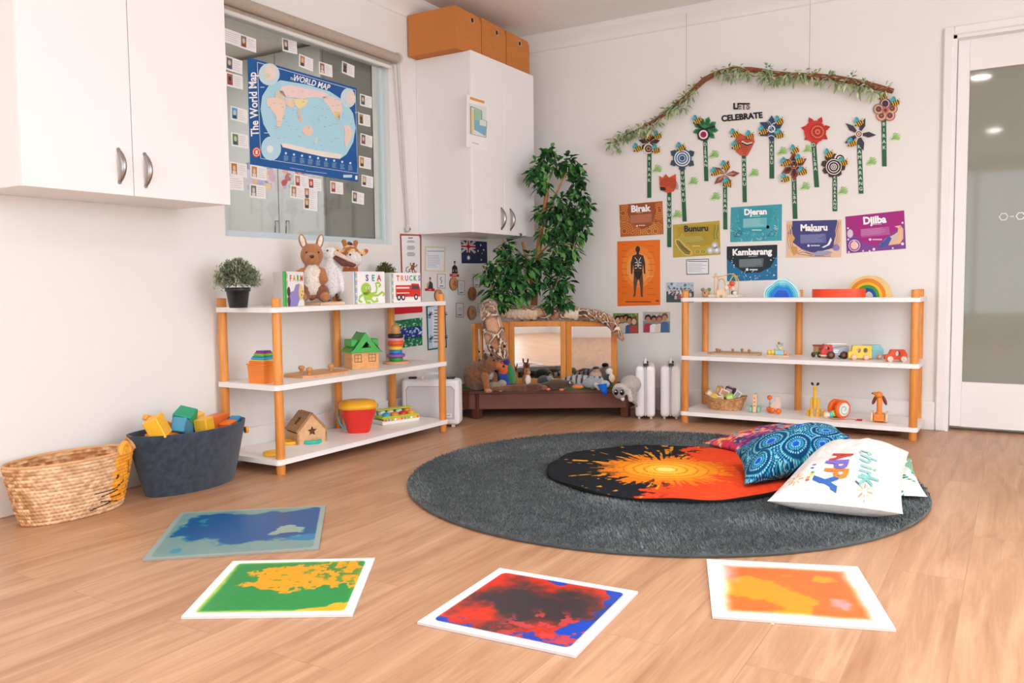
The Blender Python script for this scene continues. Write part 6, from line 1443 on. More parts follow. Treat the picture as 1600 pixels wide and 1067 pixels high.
    if kind == 'i':
        for k, c in enumerate(('#e8b0a0', '#2a1414', '#e8c070', '#2a1414')):
            for m_ in range(10+k*5): a_ = 2*pi*m_/(10+k*5); g.disc(x+14+(14+k*13)*cos(a_), -(y+10+(14+k*13)*sin(a_)), 3.6, z=.0095, n=6, col=c)
FLW = [  # kind, crop, head, bees, stem top & bottom (full pixels), word, leaf print (full pixels)
 ('a', 5, (365, 700), [(285, 742), (437, 648), (425, 755), (362, 650)], (1015, 240), (1014.7, 309), 'BIRAK', (1025.6, 265), 'brown five petalled flower with four bees, leftmost of the paper flowers'),
 ('b', 5, (505, 1000), [], (1046, 303), (1046, 386), 'BUNURU', (1057, 336), 'low orange tulip shaped paper flower without bees, above the Birak poster'),
 ('c', 5, (615, 812), [(612, 735)], (1066, 262), (1070, 346), 'BUNURU', (1082, 284), 'blue paper flower of white ringed circles with one bee on top'),
 ('d', 5, (785, 612), [(735, 530)], (1102, 220), (1104, 283), 'DJERAN', (1115, 242), 'green paper flower with a crimson round centre and one bee'),
 ('e', 5, (940, 935), [(950, 872), (873, 925), (965, 1008)], (1133, 284), (1133.6, 358.5), 'DJERAN', (1117, 308), 'brown star shaped paper flower with three bees, above the gap between posters'),
 ('f', 5, (1085, 705), [(1020, 632), (1135, 648), (1030, 728)], (1162.5, 244), (1164, 316), 'MAKURU', (1177, 271), 'rusty orange paper flower with three bees under the words'),
 ('g', 6, (250, 542), [(310, 492), (200, 562), (312, 588)], (1206, 216), (1206.3, 279), 'MAKURU', (1222, 237), 'dark blue paper flower with three bees right of CELEBRATE'),
 ('h', 6, (405, 800), [(418, 692), (352, 782), (450, 762), (475, 842), (355, 892)], (1240.6, 275), (1242.6, 342), 'DJILBA', (1257, 292), 'dark red-brown paper flower crowded by five bees'),
 ('i', 6, (556, 552), [], (1271, 220), (1276.5, 292.5), 'DJILBA', (1261, 234), 'bright red paper flower without bees, on a slanting stem'),
 ('j', 6, (690, 795), [(655, 720), (755, 778)], (1304.5, 272), (1304.8, 330), 'KAMBARANG', (1316, 299), 'paper flower of black and white rings with two bees'),
 ('k', 6, (856, 577), [(862, 503), (815, 645)], (1342.5, 222), (1345.7, 302.5), 'KAMBARANG', (1361, 253), 'dark purple pointed paper flower with two bees near the branch end'),
 ('l', 6, (1040, 412), [(1030, 318), (1115, 362)], (1381, 186), (1382, 260), 'BIRAK', (1398, 215), 'pinkish brown rounded paper flower with two bees, rightmost under the branch tip')]
CR = {5: (940, 80, 4.85), 6: (1150, 80, 4.446)}
for kind, cr, hd, bees, st, sb, word, lf, lab in FLW:
    x0, y0, sc = CR[cr]; F0 = wallF('b', x0, y0, sc, .001); hp = BW(x0+hd[0]/sc, y0+hd[1]/sc)
    t = thing('paper_flower', lab, 'wall decoration', (hp.x, -.001, hp.z), group='paper flowers with bees on the back wall')
    tx, ty = (st[0]-x0)*sc, (st[1]-y0)*sc; bx2, by2 = (sb[0]-x0)*sc, (sb[1]-y0)*sc; w2 = 15 if cr == 5 else 16
    g = G(); g.F = F0; g.flat(Q([(tx-w2, ty-20), (tx+w2, ty-20), (bx2+w2, by2), (bx2-w2, by2)]), .003, '#24613e'); g.flat(Q([(tx-w2, ty-20), (tx+w2, ty-20), (bx2+w2, by2), (bx2-w2, by2)]), .0005, '#1f5236')
    n = len(word); stp = (by2-ty)*(.62 if n < 8 else .92)/n
    for i, ch in enumerate(word): u = (stp*(i+.9))/(by2-ty); g.text(ch, tx+(bx2-tx)*u, -(ty+stp*(i+.9)), min(stp*1.05, 34), .0036, '#d5e6da', bold=.02)
    part('stem', g, PAPER, t, world=True, label='green stem strip with white letters '+word)
    g = G(); g.F = F0; fh(kind, g, hd[0], hd[1]); part('flower_head', g, PAPER, t, world=True)
    g = G(); g.F = F0; leafpr(g, (lf[0]-x0)*sc, (lf[1]-y0)*sc, 1.25 if cr == 5 else 1.15, '#9cc97c'); part('leaf', g, PAPER, t, world=True, label='pale green hand-print leaf')
    for i, b in enumerate(bees):
        g = G(); g.F = F0; bee(g, b[0], b[1], 1.0 if cr == 5 else .95, z=.013+i*.002, tilt=-.35+.25*((i*7) % 3-1)*.5); part('bee', g, PAPER, t, world=True, label='yellow and black bee with blue wings')

# ---- hanging branch with garland
BY = -.05
pts5 = [(45, 697), (120, 682), (190, 640), (280, 597), (370, 545), (480, 475), (560, 412), (640, 350), (720, 270), (780, 215), (880, 162), (1000, 138), (1130, 140), (1240, 152)]
pts6 = [(230, 152), (350, 165), (430, 167), (560, 177), (690, 187), (800, 207), (900, 230), (1000, 255), (1092, 277)]
BP = [(940+x/4.85, 80+y/4.85) for x, y in pts5]+[(1150+x/4.446, 80+y/4.446) for x, y in pts6]
P_ = [BW(x, y, BY) for x, y in BP]; n = len(P_)
br_ = thing('hanging_branch', 'long curved reddish branch wound with a leaf garland, hung on two strings', 'wall decoration', P_[11][:])
R_ = [.004+.011*min(1, (i/7)) if i < 12 else .014+.004*((i-12)/10) for i in range(n)]; R_[-1] = .012
g = G('#8a4a2e'); g.tube(P_, [r+.0012*sin(i*2.3) for i, r in enumerate(R_)], 12)
for i in (1, 4, 7, 9, 12, 16): p = P_[i]; g.tube([p, p+Vector((-.025, 0, .018)) if i % 2 else p+Vector((.02, -.01, -.02))], [.005, .003], 6)
part('branch', g, nmat('bark', rough=.7, vary=.3, vscale=60, bump=.5, bscale=120), br_, world=True)
V, F_, C_ = [], [], []; rr = random.Random(21); gl2 = ['#a3b888', '#b4c598', '#8fa873', '#c9d6b0', '#7f9a66', '#b6c7a0']
vine = []
def along(u): 
    u = max(0, min(n-1.001, u)); i = int(u); return P_[i].lerp(P_[i+1], u-i)
dens = lambda u: .25 if (8.2 < u < 10.3 or u > 21.3 or u < .6) else 1.
u = .2; 
while u < n-1.6:
    p = along(u)+Vector((rr.uniform(-.012, .012), rr.uniform(-.03, .006), rr.uniform(-.032, .026)-.012)); vine.append(p); u += .33
    if rr.random() > dens(u): continue
    if 12.5 < u < 13.2: continue
    for k in range(rr.randint(13, 20)):
        d = Vector((rr.uniform(-1, 1), rr.uniform(-.9, .3), rr.uniform(-1, .8))).normalized(); e = p+d*rr.uniform(0, .028)
        leafgeo(e, (d+Vector((0, 0, rr.uniform(-.5, .1)))).normalized(), rr.uniform(.028, .044), rr.uniform(.005, .008), rr.choice(gl2))
V2 = np.array(V); V2[:, 1] = np.minimum(V2[:, 1], -.004)
I = mw(br_).inverted(); m_ = bpy.data.meshes.new('leaf_garland'); m_.from_pydata([tuple(I @ Vector(p)) for p in V2], [], F_)
a = m_.color_attributes.new('Col', 'FLOAT_COLOR', 'POINT'); a.data.foreach_set('color', np.c_[np.array(C_), np.ones(len(C_))].astype(np.float32).ravel())
finish('leaf_garland', m_, LEAFM, br_)
part('garland_vine', G('#6d7a4c').tube(vine, .0018, 5), LEAFM, br_, world=True)
for (px, py), k in (((1068, 14), 7), ((1277, -40), 16)):
    b = along(7.0 if k == 7 else 16.6); top = Vector((b.x+.001, BY, H-.001))
    g = G('#b08a70').tube([b, top], .0011, 6); g.ball(top-Vector((0, 0, .004)), .006, 8, 6, col='#8a6a50'); part('string', g, CLOTH, br_, world=True)

# ================================================================== things on the right unit
def rx(px, py, y): return BW(px, py, y).x
# bead maze
t = thing('bead_maze', 'toy bead maze with yellow wire loops and a pale base on the right shelf top', 'toy', (rx(1133, 462, -.20), -.20, TOP))
g = G('#ecdcc8').box((0, 0, .008), (.17, .10, .016), .006, seg=2); part('base', g, PAINT, t)
def wire(pts, c, r=.0026):
    P_ = [Vector(p) for p in pts]; o = []
    for i in range(len(P_)-1):
        a, b, c2, d = P_[max(i-1, 0)], P_[i], P_[i+1], P_[min(i+2, len(P_)-1)]
        for k in range(8): u = k/8; o.append(.5*((2*b)+(c2-a)*u+(2*a-5*b+4*c2-d)*u*u+(3*b-a-3*c2+d)*u**3))
    o.append(P_[-1]); return G(c).tube(o, r, 8)
part('wire', wire([(-.062, 0, .014), (-.062, 0, .10), (-.055, 0, .135), (-.04, 0, .09), (-.045, 0, .02)], '#e9b58a'), PLAST, t, label='pale orange wire loop')
part('wire', wire([(-.058, .015, .014), (-.04, .012, .095), (-.01, 0, .10), (.005, -.012, .06), (.005, -.02, .014)], '#efb02e'), PLAST, t, label='amber wire arch')
part('wire', wire([(-.075, .0, .115), (-.02, .0, .120), (.03, .0, .132), (.06, .0, .120), (.078, .0, .08), (.07, .0, .014)], '#e6c23a'), PLAST, t, label='yellow wire arch')
part('wire', wire([(.02, .02, .014), (.022, .02, .09), (.045, .015, .12), (.06, .01, .09), (.045, -.01, .055), (.03, -.01, .07)], '#f0d04a'), PLAST, t, label='yellow wire spiral')
for x, y, z, r, c, nm in ((.045, -.02, .078, .016, '#e05a48', 'red'), (.03, -.02, .062, .013, '#e8863c', 'orange'), (.015, -.03, .055, .014, '#f0e2dc', 'white'), (.05, -.02, .05, .014, '#efc8c0', 'pink'), (.06, -.02, .024, .012, '#e8e4dc', 'cream'), (.04, .02, .026, .012, '#3f5a4c', 'dark green')):
    part('bead', G(c).ball((x, y, z), r, 14, 10), PAINT, t, label=nm+' bead')
t = thing('wooden_elephant', 'small pale wooden animal figure standing in the bead maze', 'toy', (rx(1128, 464, -.26), -.262, TOP+.0))
g = G('#ecd2ac'); g.M = Matrix.Rotation(rad(90), 4, 'X')
g.prism([(-.024, 0), (-.014, 0), (-.012, .014), (.006, .014), (.008, 0), (.020, 0), (.022, .030), (.014, .044), (-.004, .046), (-.014, .040), (-.024, .044), (-.030, .030)], -.006, .006)
part('body', g, PAINT, t); g = G('#c9a070').ball((.017, -.0065, .034), .0025, 8, 6); part('eye', g, PAINT, t)
t = thing('wooden_koala', 'little wooden koala figure with grey leafy ears left of the bead maze', 'toy', (rx(1103, 464, -.15), -.15, TOP))
g = G('#d9a586').lathe([(0, 0), (.020, 0), (.023, .012), (.021, .030), (.015, .042), (0, .047)], 20); part('body', g, PAINT, t)
g = G('#7f9a7c')
for s in (-1, 1): g.ball((s*.019, 0, .044), (.012, .006, .011), 12, 8)
part('ears', g, PAINT, t, label='grey-green ears'); g = G('#5a3a2a').ball((0, -.022, .026), (.004, .003, .006), 8, 6); g.ball((-.008, -.020, .034), .002, 6, 5).ball((.008, -.020, .034), .002, 6, 5); part('face', g, PAINT, t)

# blue wave stacker: nested outlines
cx = rx(1223, 464, -.2); t = thing('wave_stacker', 'nested blue wave shaped wooden stacker, pale outside to deep blue inside', 'toy', (cx, -.20, TOP))
out = [(-.098, 0), (-.100, .020), (-.094, .045), (-.078, .062), (-.060, .070), (-.042, .088), (-.022, .102), (.002, .106), (.024, .100), (.040, .088), (.060, .072), (.078, .050), (.090, .025), (.092, 0)]
inn = [(-.064, 0), (-.062, .020), (-.048, .034), (-.036, .052), (-.018, .060), (.000, .055), (.020, .058), (.036, .050), (.044, .034), (.056, .016), (.058, 0)]
cs = ['#c9eef5', '#8fe0ee', '#5ccfe6', '#1fb0e0', '#1a7fe0', '#1557c8']
def scl(pts, k, kx=None): return [(x*(kx or k), z*k) for x, z in pts]
def res(pts, n=28):
    P_ = np.array(pts); d = np.r_[0, np.cumsum(np.hypot(*np.diff(P_, axis=0).T))]; q = np.linspace(0, d[-1], n); return np.c_[np.interp(q, d, P_[:, 0]), np.interp(q, d, P_[:, 1])]
o_, i_ = res(out), res(inn)
L6 = [o_*(1-k)+(i_*.86)*k for k in (0, .26, .48, .68, .86)]+[i_*.62]
for k in range(6):
    a = L6[k]; a = [(p[0], p[1] if 0 < j < 27 else 0) for j, p in enumerate(a)]
    b = [(p[0], p[1] if 0 < j < 27 else 0) for j, p in enumerate(L6[k+1]*1.03)] if k < 5 else []
    poly = a+b[::-1]; g = G(cs[k]); g.M = Matrix.Rotation(rad(90), 4, 'X'); g.prism(poly, -.016+.0001*k, .016+.0012*k); part('wave_piece', g, PAINT, t, label=['palest blue outer wave', 'pale aqua wave', 'aqua wave', 'sky blue wave', 'blue wave', 'deep blue inner piece'][k])
# rainbow arches
cxr = rx(1357, 464, -.17); t = thing('rainbow_stacker', 'standing wooden rainbow of nested arches from pale yellow to blue', 'toy', (cxr+.002, -.17, TOP), rad(-14))
for k, (c, nm) in enumerate((('#f3cf8a', 'pale yellow'), ('#ee8f2a', 'orange'), ('#f5bf1e', 'yellow'), ('#3f9f4c', 'green'), ('#1f57b0', 'blue'))):
    r1 = .112-k*.0165; r0 = r1-.0155
    g = G(c); g.M = Matrix.Rotation(rad(90), 4, 'X')
    g.prism([(r1*cos(a), r1*sin(a)) for a in np.linspace(0, pi, 32)]+[(r0*cos(a), r0*sin(a)) for a in np.linspace(pi, 0, 28)], -.022, .022); part('arch', g, PAINT, t, label=nm+' arch')
xa, xb = rx(1268, 462, -.26), rx(1352, 462, -.26)
t = thing('rainbow_arch', 'large orange-red wooden arch lying flat in front of the rainbow', 'toy', ((xa+xb)/2, -.255, TOP))
r1 = (xb-xa)/2; g = G('#ef4a22')
arc = [(r1*cos(a), .6*r1*sin(a)-.02) for a in np.linspace(pi, 2*pi, 30)]; arc2 = [((r1-.02)*cos(a), .6*(r1-.022)*sin(a)-.02) for a in np.linspace(2*pi, pi, 28)]
g.prism([(x, y+.03) for x, y in arc+arc2], 0, .044); part('arch', g, PAINT, t)

# middle shelf
x = rx(1142, 551, -.17); t = thing('peg_puzzle', 'thin wooden puzzle board with five little knobs on the right unit\'s middle shelf', 'puzzle', (x, -.15, MID))
g = G('#c9a07a').prism([(-.125, -.06), (-.09, -.085), (.16, -.085), (.18, -.05), (.15, .08), (-.10, .08)], 0, .009); part('board', g, WOODH, t)
for px, yy in ((-.085, -.01), (-.055, -.05), (.005, .0), (.05, .03), (.10, -.005)): part('knob', G('#b98354').lathe([(.004, .009), (.004, .014), (.008, .018), (.009, .024), (.006, .029), (0, .030)], 14, M=Matrix.Translation((px, yy, 0))), PAINT, t)
x = rx(1216, 553, -.22); t = thing('activity_board', 'small wooden board with yellow, blue and orange pieces and a flower, middle shelf', 'toy', (x, -.225, MID))
part('board', G('#e6c0a0').box((.005, 0, .005), (.13, .08, .010), .003), WOODH, t)
g = G('#f0cf52')
for k in (-.045, -.025): g.lathe([(0, .010), (.012, .010), (.012, .034), (.007, .036), (0, .036)], 16, M=Matrix.Translation((k, -.01, 0)))
part('cylinder', g, PAINT, t, label='yellow cylinders'); part('block', G('#9fd2e0').box((.012, -.015, .023), (.048, .022, .026), .003), PAINT, t, label='light blue block'); part('disc', G('#efa070').cyl((.038, -.012, .022), (.050, -.012, .022), .012, n=16), PAINT, t, label='orange disc')
g = G('#d9b98a').cyl((.008, .01, .010), (.008, .01, .060), .003, n=8)
for k, c in enumerate(('#8fc0c4', '#b97a4a', '#9fd0c8', '#d9a070')): a = k*1.5+.5; g.ball((.008+.013*cos(a), .01, .062+.012*sin(a)), (.008, .004, .008), 10, 8, col=c)
g.ball((-.018, .012, .03), (.008, .004, .012), 10, 8, col='#7fae8c'); g.ball((.008, .008, .045), (.012, .006, .010), 10, 8, col='#e9d6a8'); part('flower', g, PAINT, t, label='tiny painted flower')
def wheelset(t, xs, r, w_, ys, c, hub, z0=None):
    for x in xs:
        for y in ys:
            g = G(c); g.M = Matrix.Translation((x, y, r)) @ Matrix.Rotation(rad(90), 4, 'X'); g.lathe([(0, -w_/2), (r*.9, -w_/2), (r, -w_/2+.002), (r, w_/2-.002), (r*.9, w_/2), (0, w_/2)], 22)
            p = part('wheel', g, PAINT, t)
            g = G(hub); g.M = Matrix.Translation((x, y, r)) @ Matrix.Rotation(rad(90), 4, 'X'); g.lathe([(0, -w_/2-.001), (r*.5, -w_/2-.001), (r*.5, w_/2+.001), (0, w_/2+.001)], 16); part('hub', g, PAINT, p)
def side(poly, y0, y1, c, holes=()): g = G(c); g.M = Matrix.Rotation(rad(90), 4, 'X'); return g.prism(poly, y0, y1, holes=holes)
# green and brown wooden train engine
t = thing('toy_train', 'small wooden engine with green base and red roof behind the fire truck', 'toy', (rx(1281, 553, -.17), -.165, MID), rad(55))
part('chassis', G('#5f7a4c').box((0, 0, .022), (.075, .036, .014), .003), PAINT, t); part('cab', side([(-.032, .029), (.004, .029), (.004, .060), (-.032, .060)], -.017, .017, '#c9a06c', holes=[[(-.024, .038), (-.006, .038), (-.006, .052), (-.024, .052)]]), PAINT, t)
part('boiler', G('#d2aa78').cyl((.004, 0, .042), (.034, 0, .042), .014, n=18), PAINT, t); part('roof', G('#c23a36').box((-.014, 0, .064), (.046, .042, .007), .002), PAINT, t, label='red roof'); part('chimney', G('#5f7a4c').cyl((.022, 0, .054), (.022, 0, .070), .006, n=12), PAINT, t)
wheelset(t, (-.026, .024), .014, .007, (-.022, .022), '#3a3a32', '#7a8a60')
# fire truck
t = thing('toy_fire_truck', 'red wooden fire truck with white ladder and big black wheels', 'toy', (rx(1303, 556, -.22), -.225, MID), rad(22))
part('cab', side([(-.066, .018), (-.012, .018), (-.012, .072), (-.050, .072), (-.066, .046)], -.024, .024, '#d22f2c', holes=[[(-.050, .048), (-.046, .062), (-.028, .062), (-.028, .048)]]), PAINT, t)
part('rear_body', side([(-.010, .018), (.070, .018), (.070, .066), (-.010, .056)], -.023, .023, '#a9adbd'), PAINT, t, label='grey rear body'); part('bumper', G('#e2c9a8').box((-.052, 0, .017), (.04, .05, .010), .003), PAINT, t)
g = G('#f2ece8'); 
for y in (-.010, .010): g.box((.012, y, .078), (.10, .004, .005))
for k in range(8): g.box((-.032+k*.0125, 0, .078), (.003, .02, .004))
part('ladder', g, PAINT, t, label='white ladder')
g = G('#f6f2f0'); g.M = Matrix.Translation((0, -.0236, 0)) @ Matrix.Rotation(rad(90), 4, 'X'); g.rect(-.008, .032, .016, .038, .001); g.rect(-.006, .042, .020, .048, .001); g.disc(-.020, .034, .006, z=.001); part('side_print', g, PAPER, t, label='white side markings')
wheelset(t, (-.020, .046), .020, .011, (-.030, .030), '#2a2322', '#9a5a48')
# yellow bus, cyan car, orange car
def car(name, lab, loc, rz, poly, holes, c, wx, wr, wc, th=.021):
    t = thing(name, lab, 'toy', loc, rz); part('body', side(poly, -th, th, c, holes), PAINT, t)
    wheelset(t, wx, wr, .009, (-th-.005, th+.005), wc, '#f4dcc8'); return t
bus = [(-.056, .010), (.056, .010), (.056, .074), (-.036, .074), (-.040, .046), (-.056, .042)]
H1 = lambda x, y, a, b, n=10: [(x+a*cos(2*pi*k/n), y+b*sin(2*pi*k/n)) for k in range(n)]
car('toy_bus', 'yellow wooden bus with two window holes and pale wheels', (rx(1343, 558, -.24), -.245, MID), rad(18), bus, [H1(-.006, .050, .009, .013, 12), H1(.026, .050, .011, .013, 12)], '#f3cc48', (-.030, .030), .015, '#f2b99a')
car('toy_car', 'light blue wooden car half hidden behind the yellow bus', (rx(1366, 555, -.15), -.165, MID), rad(195), [(-.045, .010), (.05, .010), (.05, .074), (-.030, .074), (-.045, .050)], [H1(.022, .050, .012, .014, 12)], '#8fd4e2', (-.026, .030), .014, '#dda78c')
car('toy_car', 'orange wooden car with an oval window hole at the right of the shelf', (rx(1399, 560, -.27), -.27, MID), rad(20), [(-.052, .010), (.052, .010), (.052, .036), (.040, .060), (-.022, .060), (-.032, .036), (-.052, .032)], [H1(.008, .040, .012, .015, 14)], '#e8501f', (-.030, .034), .014, '#f6e6da')

# bottom shelf
t = thing('woven_basket', 'small oval woven basket filled with little printed boxes, right unit bottom shelf', 'basket', (rx(1133, 640, -.2), -.20, LOW), sc=1.17)
n = 150; th = np.linspace(0, 2*pi, n, endpoint=False); T, Zz = np.meshgrid(th, np.linspace(0, 1, 50)); T, Zz = T.ravel(), Zz.ravel(); rows = 8
row = np.floor(Zz*rows); fr = Zz*rows-row; d = .0035*np.sqrt(np.clip(1-(2*fr-1)**2, 0, 1))+.002*np.abs(np.sin(T*24+row*1.3)); dip = .016*np.cos(T)**2*Zz
ax = .072+.032*Zz; ay = .05+.022*Zz; base = mixc((176, 118, 70), (226, 178, 128), vn(T*16, row*3, 2)); C = mixc(base, (120, 72, 38), (1-sstep(0, .3, fr))*.6)
P = np.c_[(ax+d)*np.cos(T), (ay+d)*np.sin(T), Zz*.056+dip]; P2 = np.c_[(ax-.005)*np.cos(T), (ay-.005)*np.sin(T), Zz*.056+dip+.001]; m_ = len(T)
fcs = gridfaces(n, 50, True)+gridfaces(n, 50, True, off=m_, flip=True)
for i in range(n): j = (i+1) % n; fcs.append((m_-n+i, m_-n+j, 2*m_-n+j, 2*m_-n+i))
painted('wall', np.r_[P, P2], np.r_[C, base*.95], fcs, MATS['straw'], t, world=False)
part('bottom', G('#b98452').lathe([(1, .003), (0, .003)], 40, ex=.071, ey=.049), MATS['straw'], t)
B0 = Vector((t.location.x, -.20, LOW))
for lab, dx, dy, dz, sz, rt, c, c2 in (('brown striped little box at the left of the small basket', -.068, -.01, .072, (.05, .03, .032), (0, 35, 20), '#c9a078', '#efe4d4'), ('yellow little box low in front in the small basket', -.040, -.035, .060, (.036, .026, .03), (10, 35, 0), '#e8c03a', '#f2dc8a'),
    ('upright yellow-brown little box at the back of the small basket', -.035, .02, .085, (.03, .03, .05), (0, 8, 10), '#d9a030', '#f0d8a0'), ('pale peach box in the middle of the small basket', -.005, -.01, .082, (.046, .036, .036), (0, 25, 30), '#e8cfc0', '#b98a70'),
    ('dark purple box at the back of the small basket', .020, .02, .092, (.044, .03, .03), (0, 15, -10), '#4a3440', '#c9b0b8'), ('bright green little box in front in the small basket', .030, -.03, .064, (.036, .03, .03), (0, -20, 25), '#a6cc3c', '#d8ea9a'), ('white and grey box leaning at the right of the small basket', .062, -.005, .074, (.045, .026, .032), (0, -55, 10), '#dedbd2', '#a8a8a0'), ('cream box peeking low in the small basket', -.012, -.03, .056, (.03, .026, .026), (0, 0, 0), '#efe0cc', '#c9a888')):
    sz = tuple(k*1.17 for k in sz); g = G(c).box((0, 0, 0), sz, .002); g.box((0, -sz[1]/2-.0002, 0), (sz[0]*.7, .0006, sz[2]*.6), col=c2); g.box((0, 0, sz[2]/2+.0002), (sz[0]*.6, sz[1]*.6, .0006), col=c2)
    single('little_box', g, PAPER, lab, 'box', 'little boxes in the small basket', loc=B0+Vector((dx, dy, dz))*1.17, rot=tuple(rad(a) for a in rt))
t = thing('wooden_toy', 'upright wooden toy with green wheels beside the small woven basket', 'toy', (rx(1180, 642, -.23), -.235, LOW), rad(8), sc=1.3)
part('body', G('#e8c4a0').box((0, 0, .040), (.018, .045, .078), .003), PAINT, t); g = G('#c98a6a')
for z_ in (.030, .046, .062): g.ball((0, -.0225, z_), (.004, .002, .004), 8, 6)
part('dots', g, PAINT, t)
for s in (-1, 1):
    for y in (-.014, .016): g = G('#8fd0b4'); g.M = Matrix.Translation((s*.016, y, .0135)) @ Matrix.Rotation(rad(90), 4, 'Y'); g.lathe([(0, -.005), (.012, -.005), (.0135, 0), (.012, .005), (0, .005)], 18); part('wheel', g, PAINT, t, label='green wheel')
t = thing('wooden_toy', 'pale wooden pull toy with orange balls left of the giraffe', 'toy', (rx(1213, 642, -.22), -.225, LOW), rad(-10), sc=1.28)
part('body', side([(-.012, 0), (.016, 0), (.018, .030), (.014, .072), (.004, .074), (0, .052), (-.016, .044), (-.020, .020)], -.010, .010, '#efd8c4'), PAINT, t)
for x_, z_, r, y in ((-.030, .066, .011, 0), (-.030, .014, .013, 0), (-.010, .013, .012, -.016), (.018, .013, .012, -.016)): part('ball', G('#ee6f2a').ball((x_, y, z_), r, 14, 10), PAINT, t, label='orange ball')
part('stick', G('#c9c4bc').cyl((-.030, 0, .014), (-.030, 0, .066), .002, n=8).cyl((-.03, 0, .04), (-.012, 0, .04), .002, n=8), METAL, t)
t = thing('toy_giraffe', 'yellow jointed wooden giraffe with black ears on the right unit\'s bottom shelf', 'toy', (rx(1273, 645, -.24), -.24, LOW), rad(5), sc=1.17)
YW = '#f2b92a'
part('neck', G(YW).box((0, -.004, .085), (.014, .012, .095), .004, seg=2).box((0, -.012, .138), (.012, .026, .014), .004, seg=2), PAINT, t)
g = G(YW)
for s in (-1, 1): g.box((s*.014, .006, .048), (.010, .02, .075), .004, seg=2)
part('shoulder', g, PAINT, t)
g = G('#efb43a')
for x_, y in ((-.030, .01), (-.012, -.01), (.012, -.01), (.030, .012)): g.lathe([(.009, 0), (.009, .010), (.006, .012), (.007, .022), (.009, .026), (.008, .032), (0, .034)], 14, M=Matrix.Translation((x_, y, 0)))
part('leg', g, PAINT, t); g = G('#231c18')
for s in (-1, 1): g.ball((s*.012, .0, .150), (.006, .003, .008), 10, 8, rot=(0, s*.6, 0))
part('ears', g, PAINT, t, label='black ears')
t = thing('toy_snail', 'wooden pull-along snail with orange drum wheels and a spiral, on the bottom shelf', 'toy', (rx(1310, 648, -.23), -.235, LOW), rad(-36), sc=1.22)
for s, c in ((-1, '#f26a22'), (1, '#f26a22')):
    g = G(c); g.M = Matrix.Translation((s*.020, .004, .040)) @ Matrix.Rotation(rad(90), 4, 'Y'); g.lathe([(0, -.009), (.036, -.009), (.040, -.006), (.040, .006), (.036, .009), (0, .009)], 28); part('wheel', g, PAINT, t, label='orange wheel')
g = G('#f2efe6'); g.M = Matrix.Translation((.0295, .004, .040)) @ Matrix.Rotation(rad(90), 4, 'Y'); g.disc(0, 0, .029, z=.0006, n=26); g.line([((.004+.0027*a)*cos(a), (.004+.0027*a)*sin(a)) for a in np.linspace(0, 8, 50)], .003, .0012, '#3fb0b8'); part('spiral_disc', g, PAPER, t, label='white disc with a blue spiral')
part('body', G('#e6d63a').ball((0, -.020, .022), (.012, .026, .014), 14, 10), PAINT, t, label='yellow body'); part('collar', G('#49bfc4').ball((0, -.043, .018), (.013, .012, .013), 14, 10), PAINT, t, label='turquoise collar'); part('head', G('#f2dcc0').ball((0, -.064, .017), (.014, .014, .014), 14, 10), PAINT, t, label='pale wooden head')
g = G('#b0584a'); g.M = Matrix.Translation((0, -.07, 0)) @ Matrix.Rotation(rad(42), 4, 'Z') @ Matrix.Translation((0, .07, 0)); g.tube([(0, -.075, .014), (.03, -.085, .002), (.07, -.07, .002), (.10, -.05, .002), (.125, -.065, .002), (.12, -.085, .002)], .0012, 6); g.box((.135, -.07, .004), (.022, .012, .007), .002, col='#cf2f3a'); part('pull_string', g, CLOTH, t, label='red pull string')
t = thing('toy_dog', 'orange wooden pull-along dog with brown ears and pale wheels, by the end post', 'toy', (rx(1374, 652, -.27), -.27, LOW), rad(5), sc=1.42)
part('body', G('#ee8a34').box((0, .0, .018), (.036, .06, .026), .004, seg=2).tube([(0, -.018, .02), (0, -.022, .055), (0, -.014, .085), (-.004, -.01, .098)], [.011, .009, .010, .011], 12), PAINT, t)
part('head', G('#f0913c').ball((-.003, -.014, .100), (.014, .020, .012), 14, 10).ball((-.016, -.012, .104), (.007, .008, .006), 10, 8), PAINT, t)
for s in (-1, 1): part('ear', G('#7a3226').ball((s*.017, -.012, .080), (.006, .005, .018), 12, 8, rot=(0, -s*.35, 0)), PAINT, t, label='brown ear')
for s in (-1, 1):
    for y in (-.018, .022):
        g = G('#efcfae'); g.M = Matrix.Translation((s*.025, y, .019)) @ Matrix.Rotation(rad(90), 4, 'Y'); g.lathe([(0, -.004), (.017, -.004), (.019, 0), (.017, .004), (0, .004)], 22); part('wheel', g, PAINT, t, label='pale wheel')
part('nose', G('#3a1a14').ball((-.024, -.012, .104), .003, 8, 6), PAINT, t)

# ================================================================== rugs
RUGM = nmat('shag_yarn', rough=1, vary=.22, vscale=24, bump=.5, bscale=300, sheen=.2, spec=.05)
rug = thing('shag_rug', 'large round dark grey shag rug on the floor', 'rug', (1.772, -1.730, 0))
g = G('#4c5254').lathe([(0, .001), (.995, .001), (1.003, .008), (.995, .014), (0, .014)], 128); part('backing', g, RUGM, rug)
rg = np.random.default_rng(3); N_ = 130000
r_ = np.sqrt(rg.uniform(0, 1, N_))*1.0; th = rg.uniform(0, 2*pi, N_); px_, py_ = r_*np.cos(th), r_*np.sin(th)
dr = rg.uniform(0, 2*pi, N_); ln = rg.uniform(.004, .013, N_); hg = rg.uniform(.008, .015, N_); wd = rg.uniform(.0014, .0026, N_)
flow = fbm(px_*3, py_*3, 4, 3)*6; dr = dr*.5+flow
b = np.c_[px_, py_, np.full(N_, .012)]; dx, dy = np.cos(dr), np.sin(dr)
s_ = np.c_[-dy, dx, np.zeros(N_)]*wd[:, None]; tip = b+np.c_[dx*ln, dy*ln, hg]
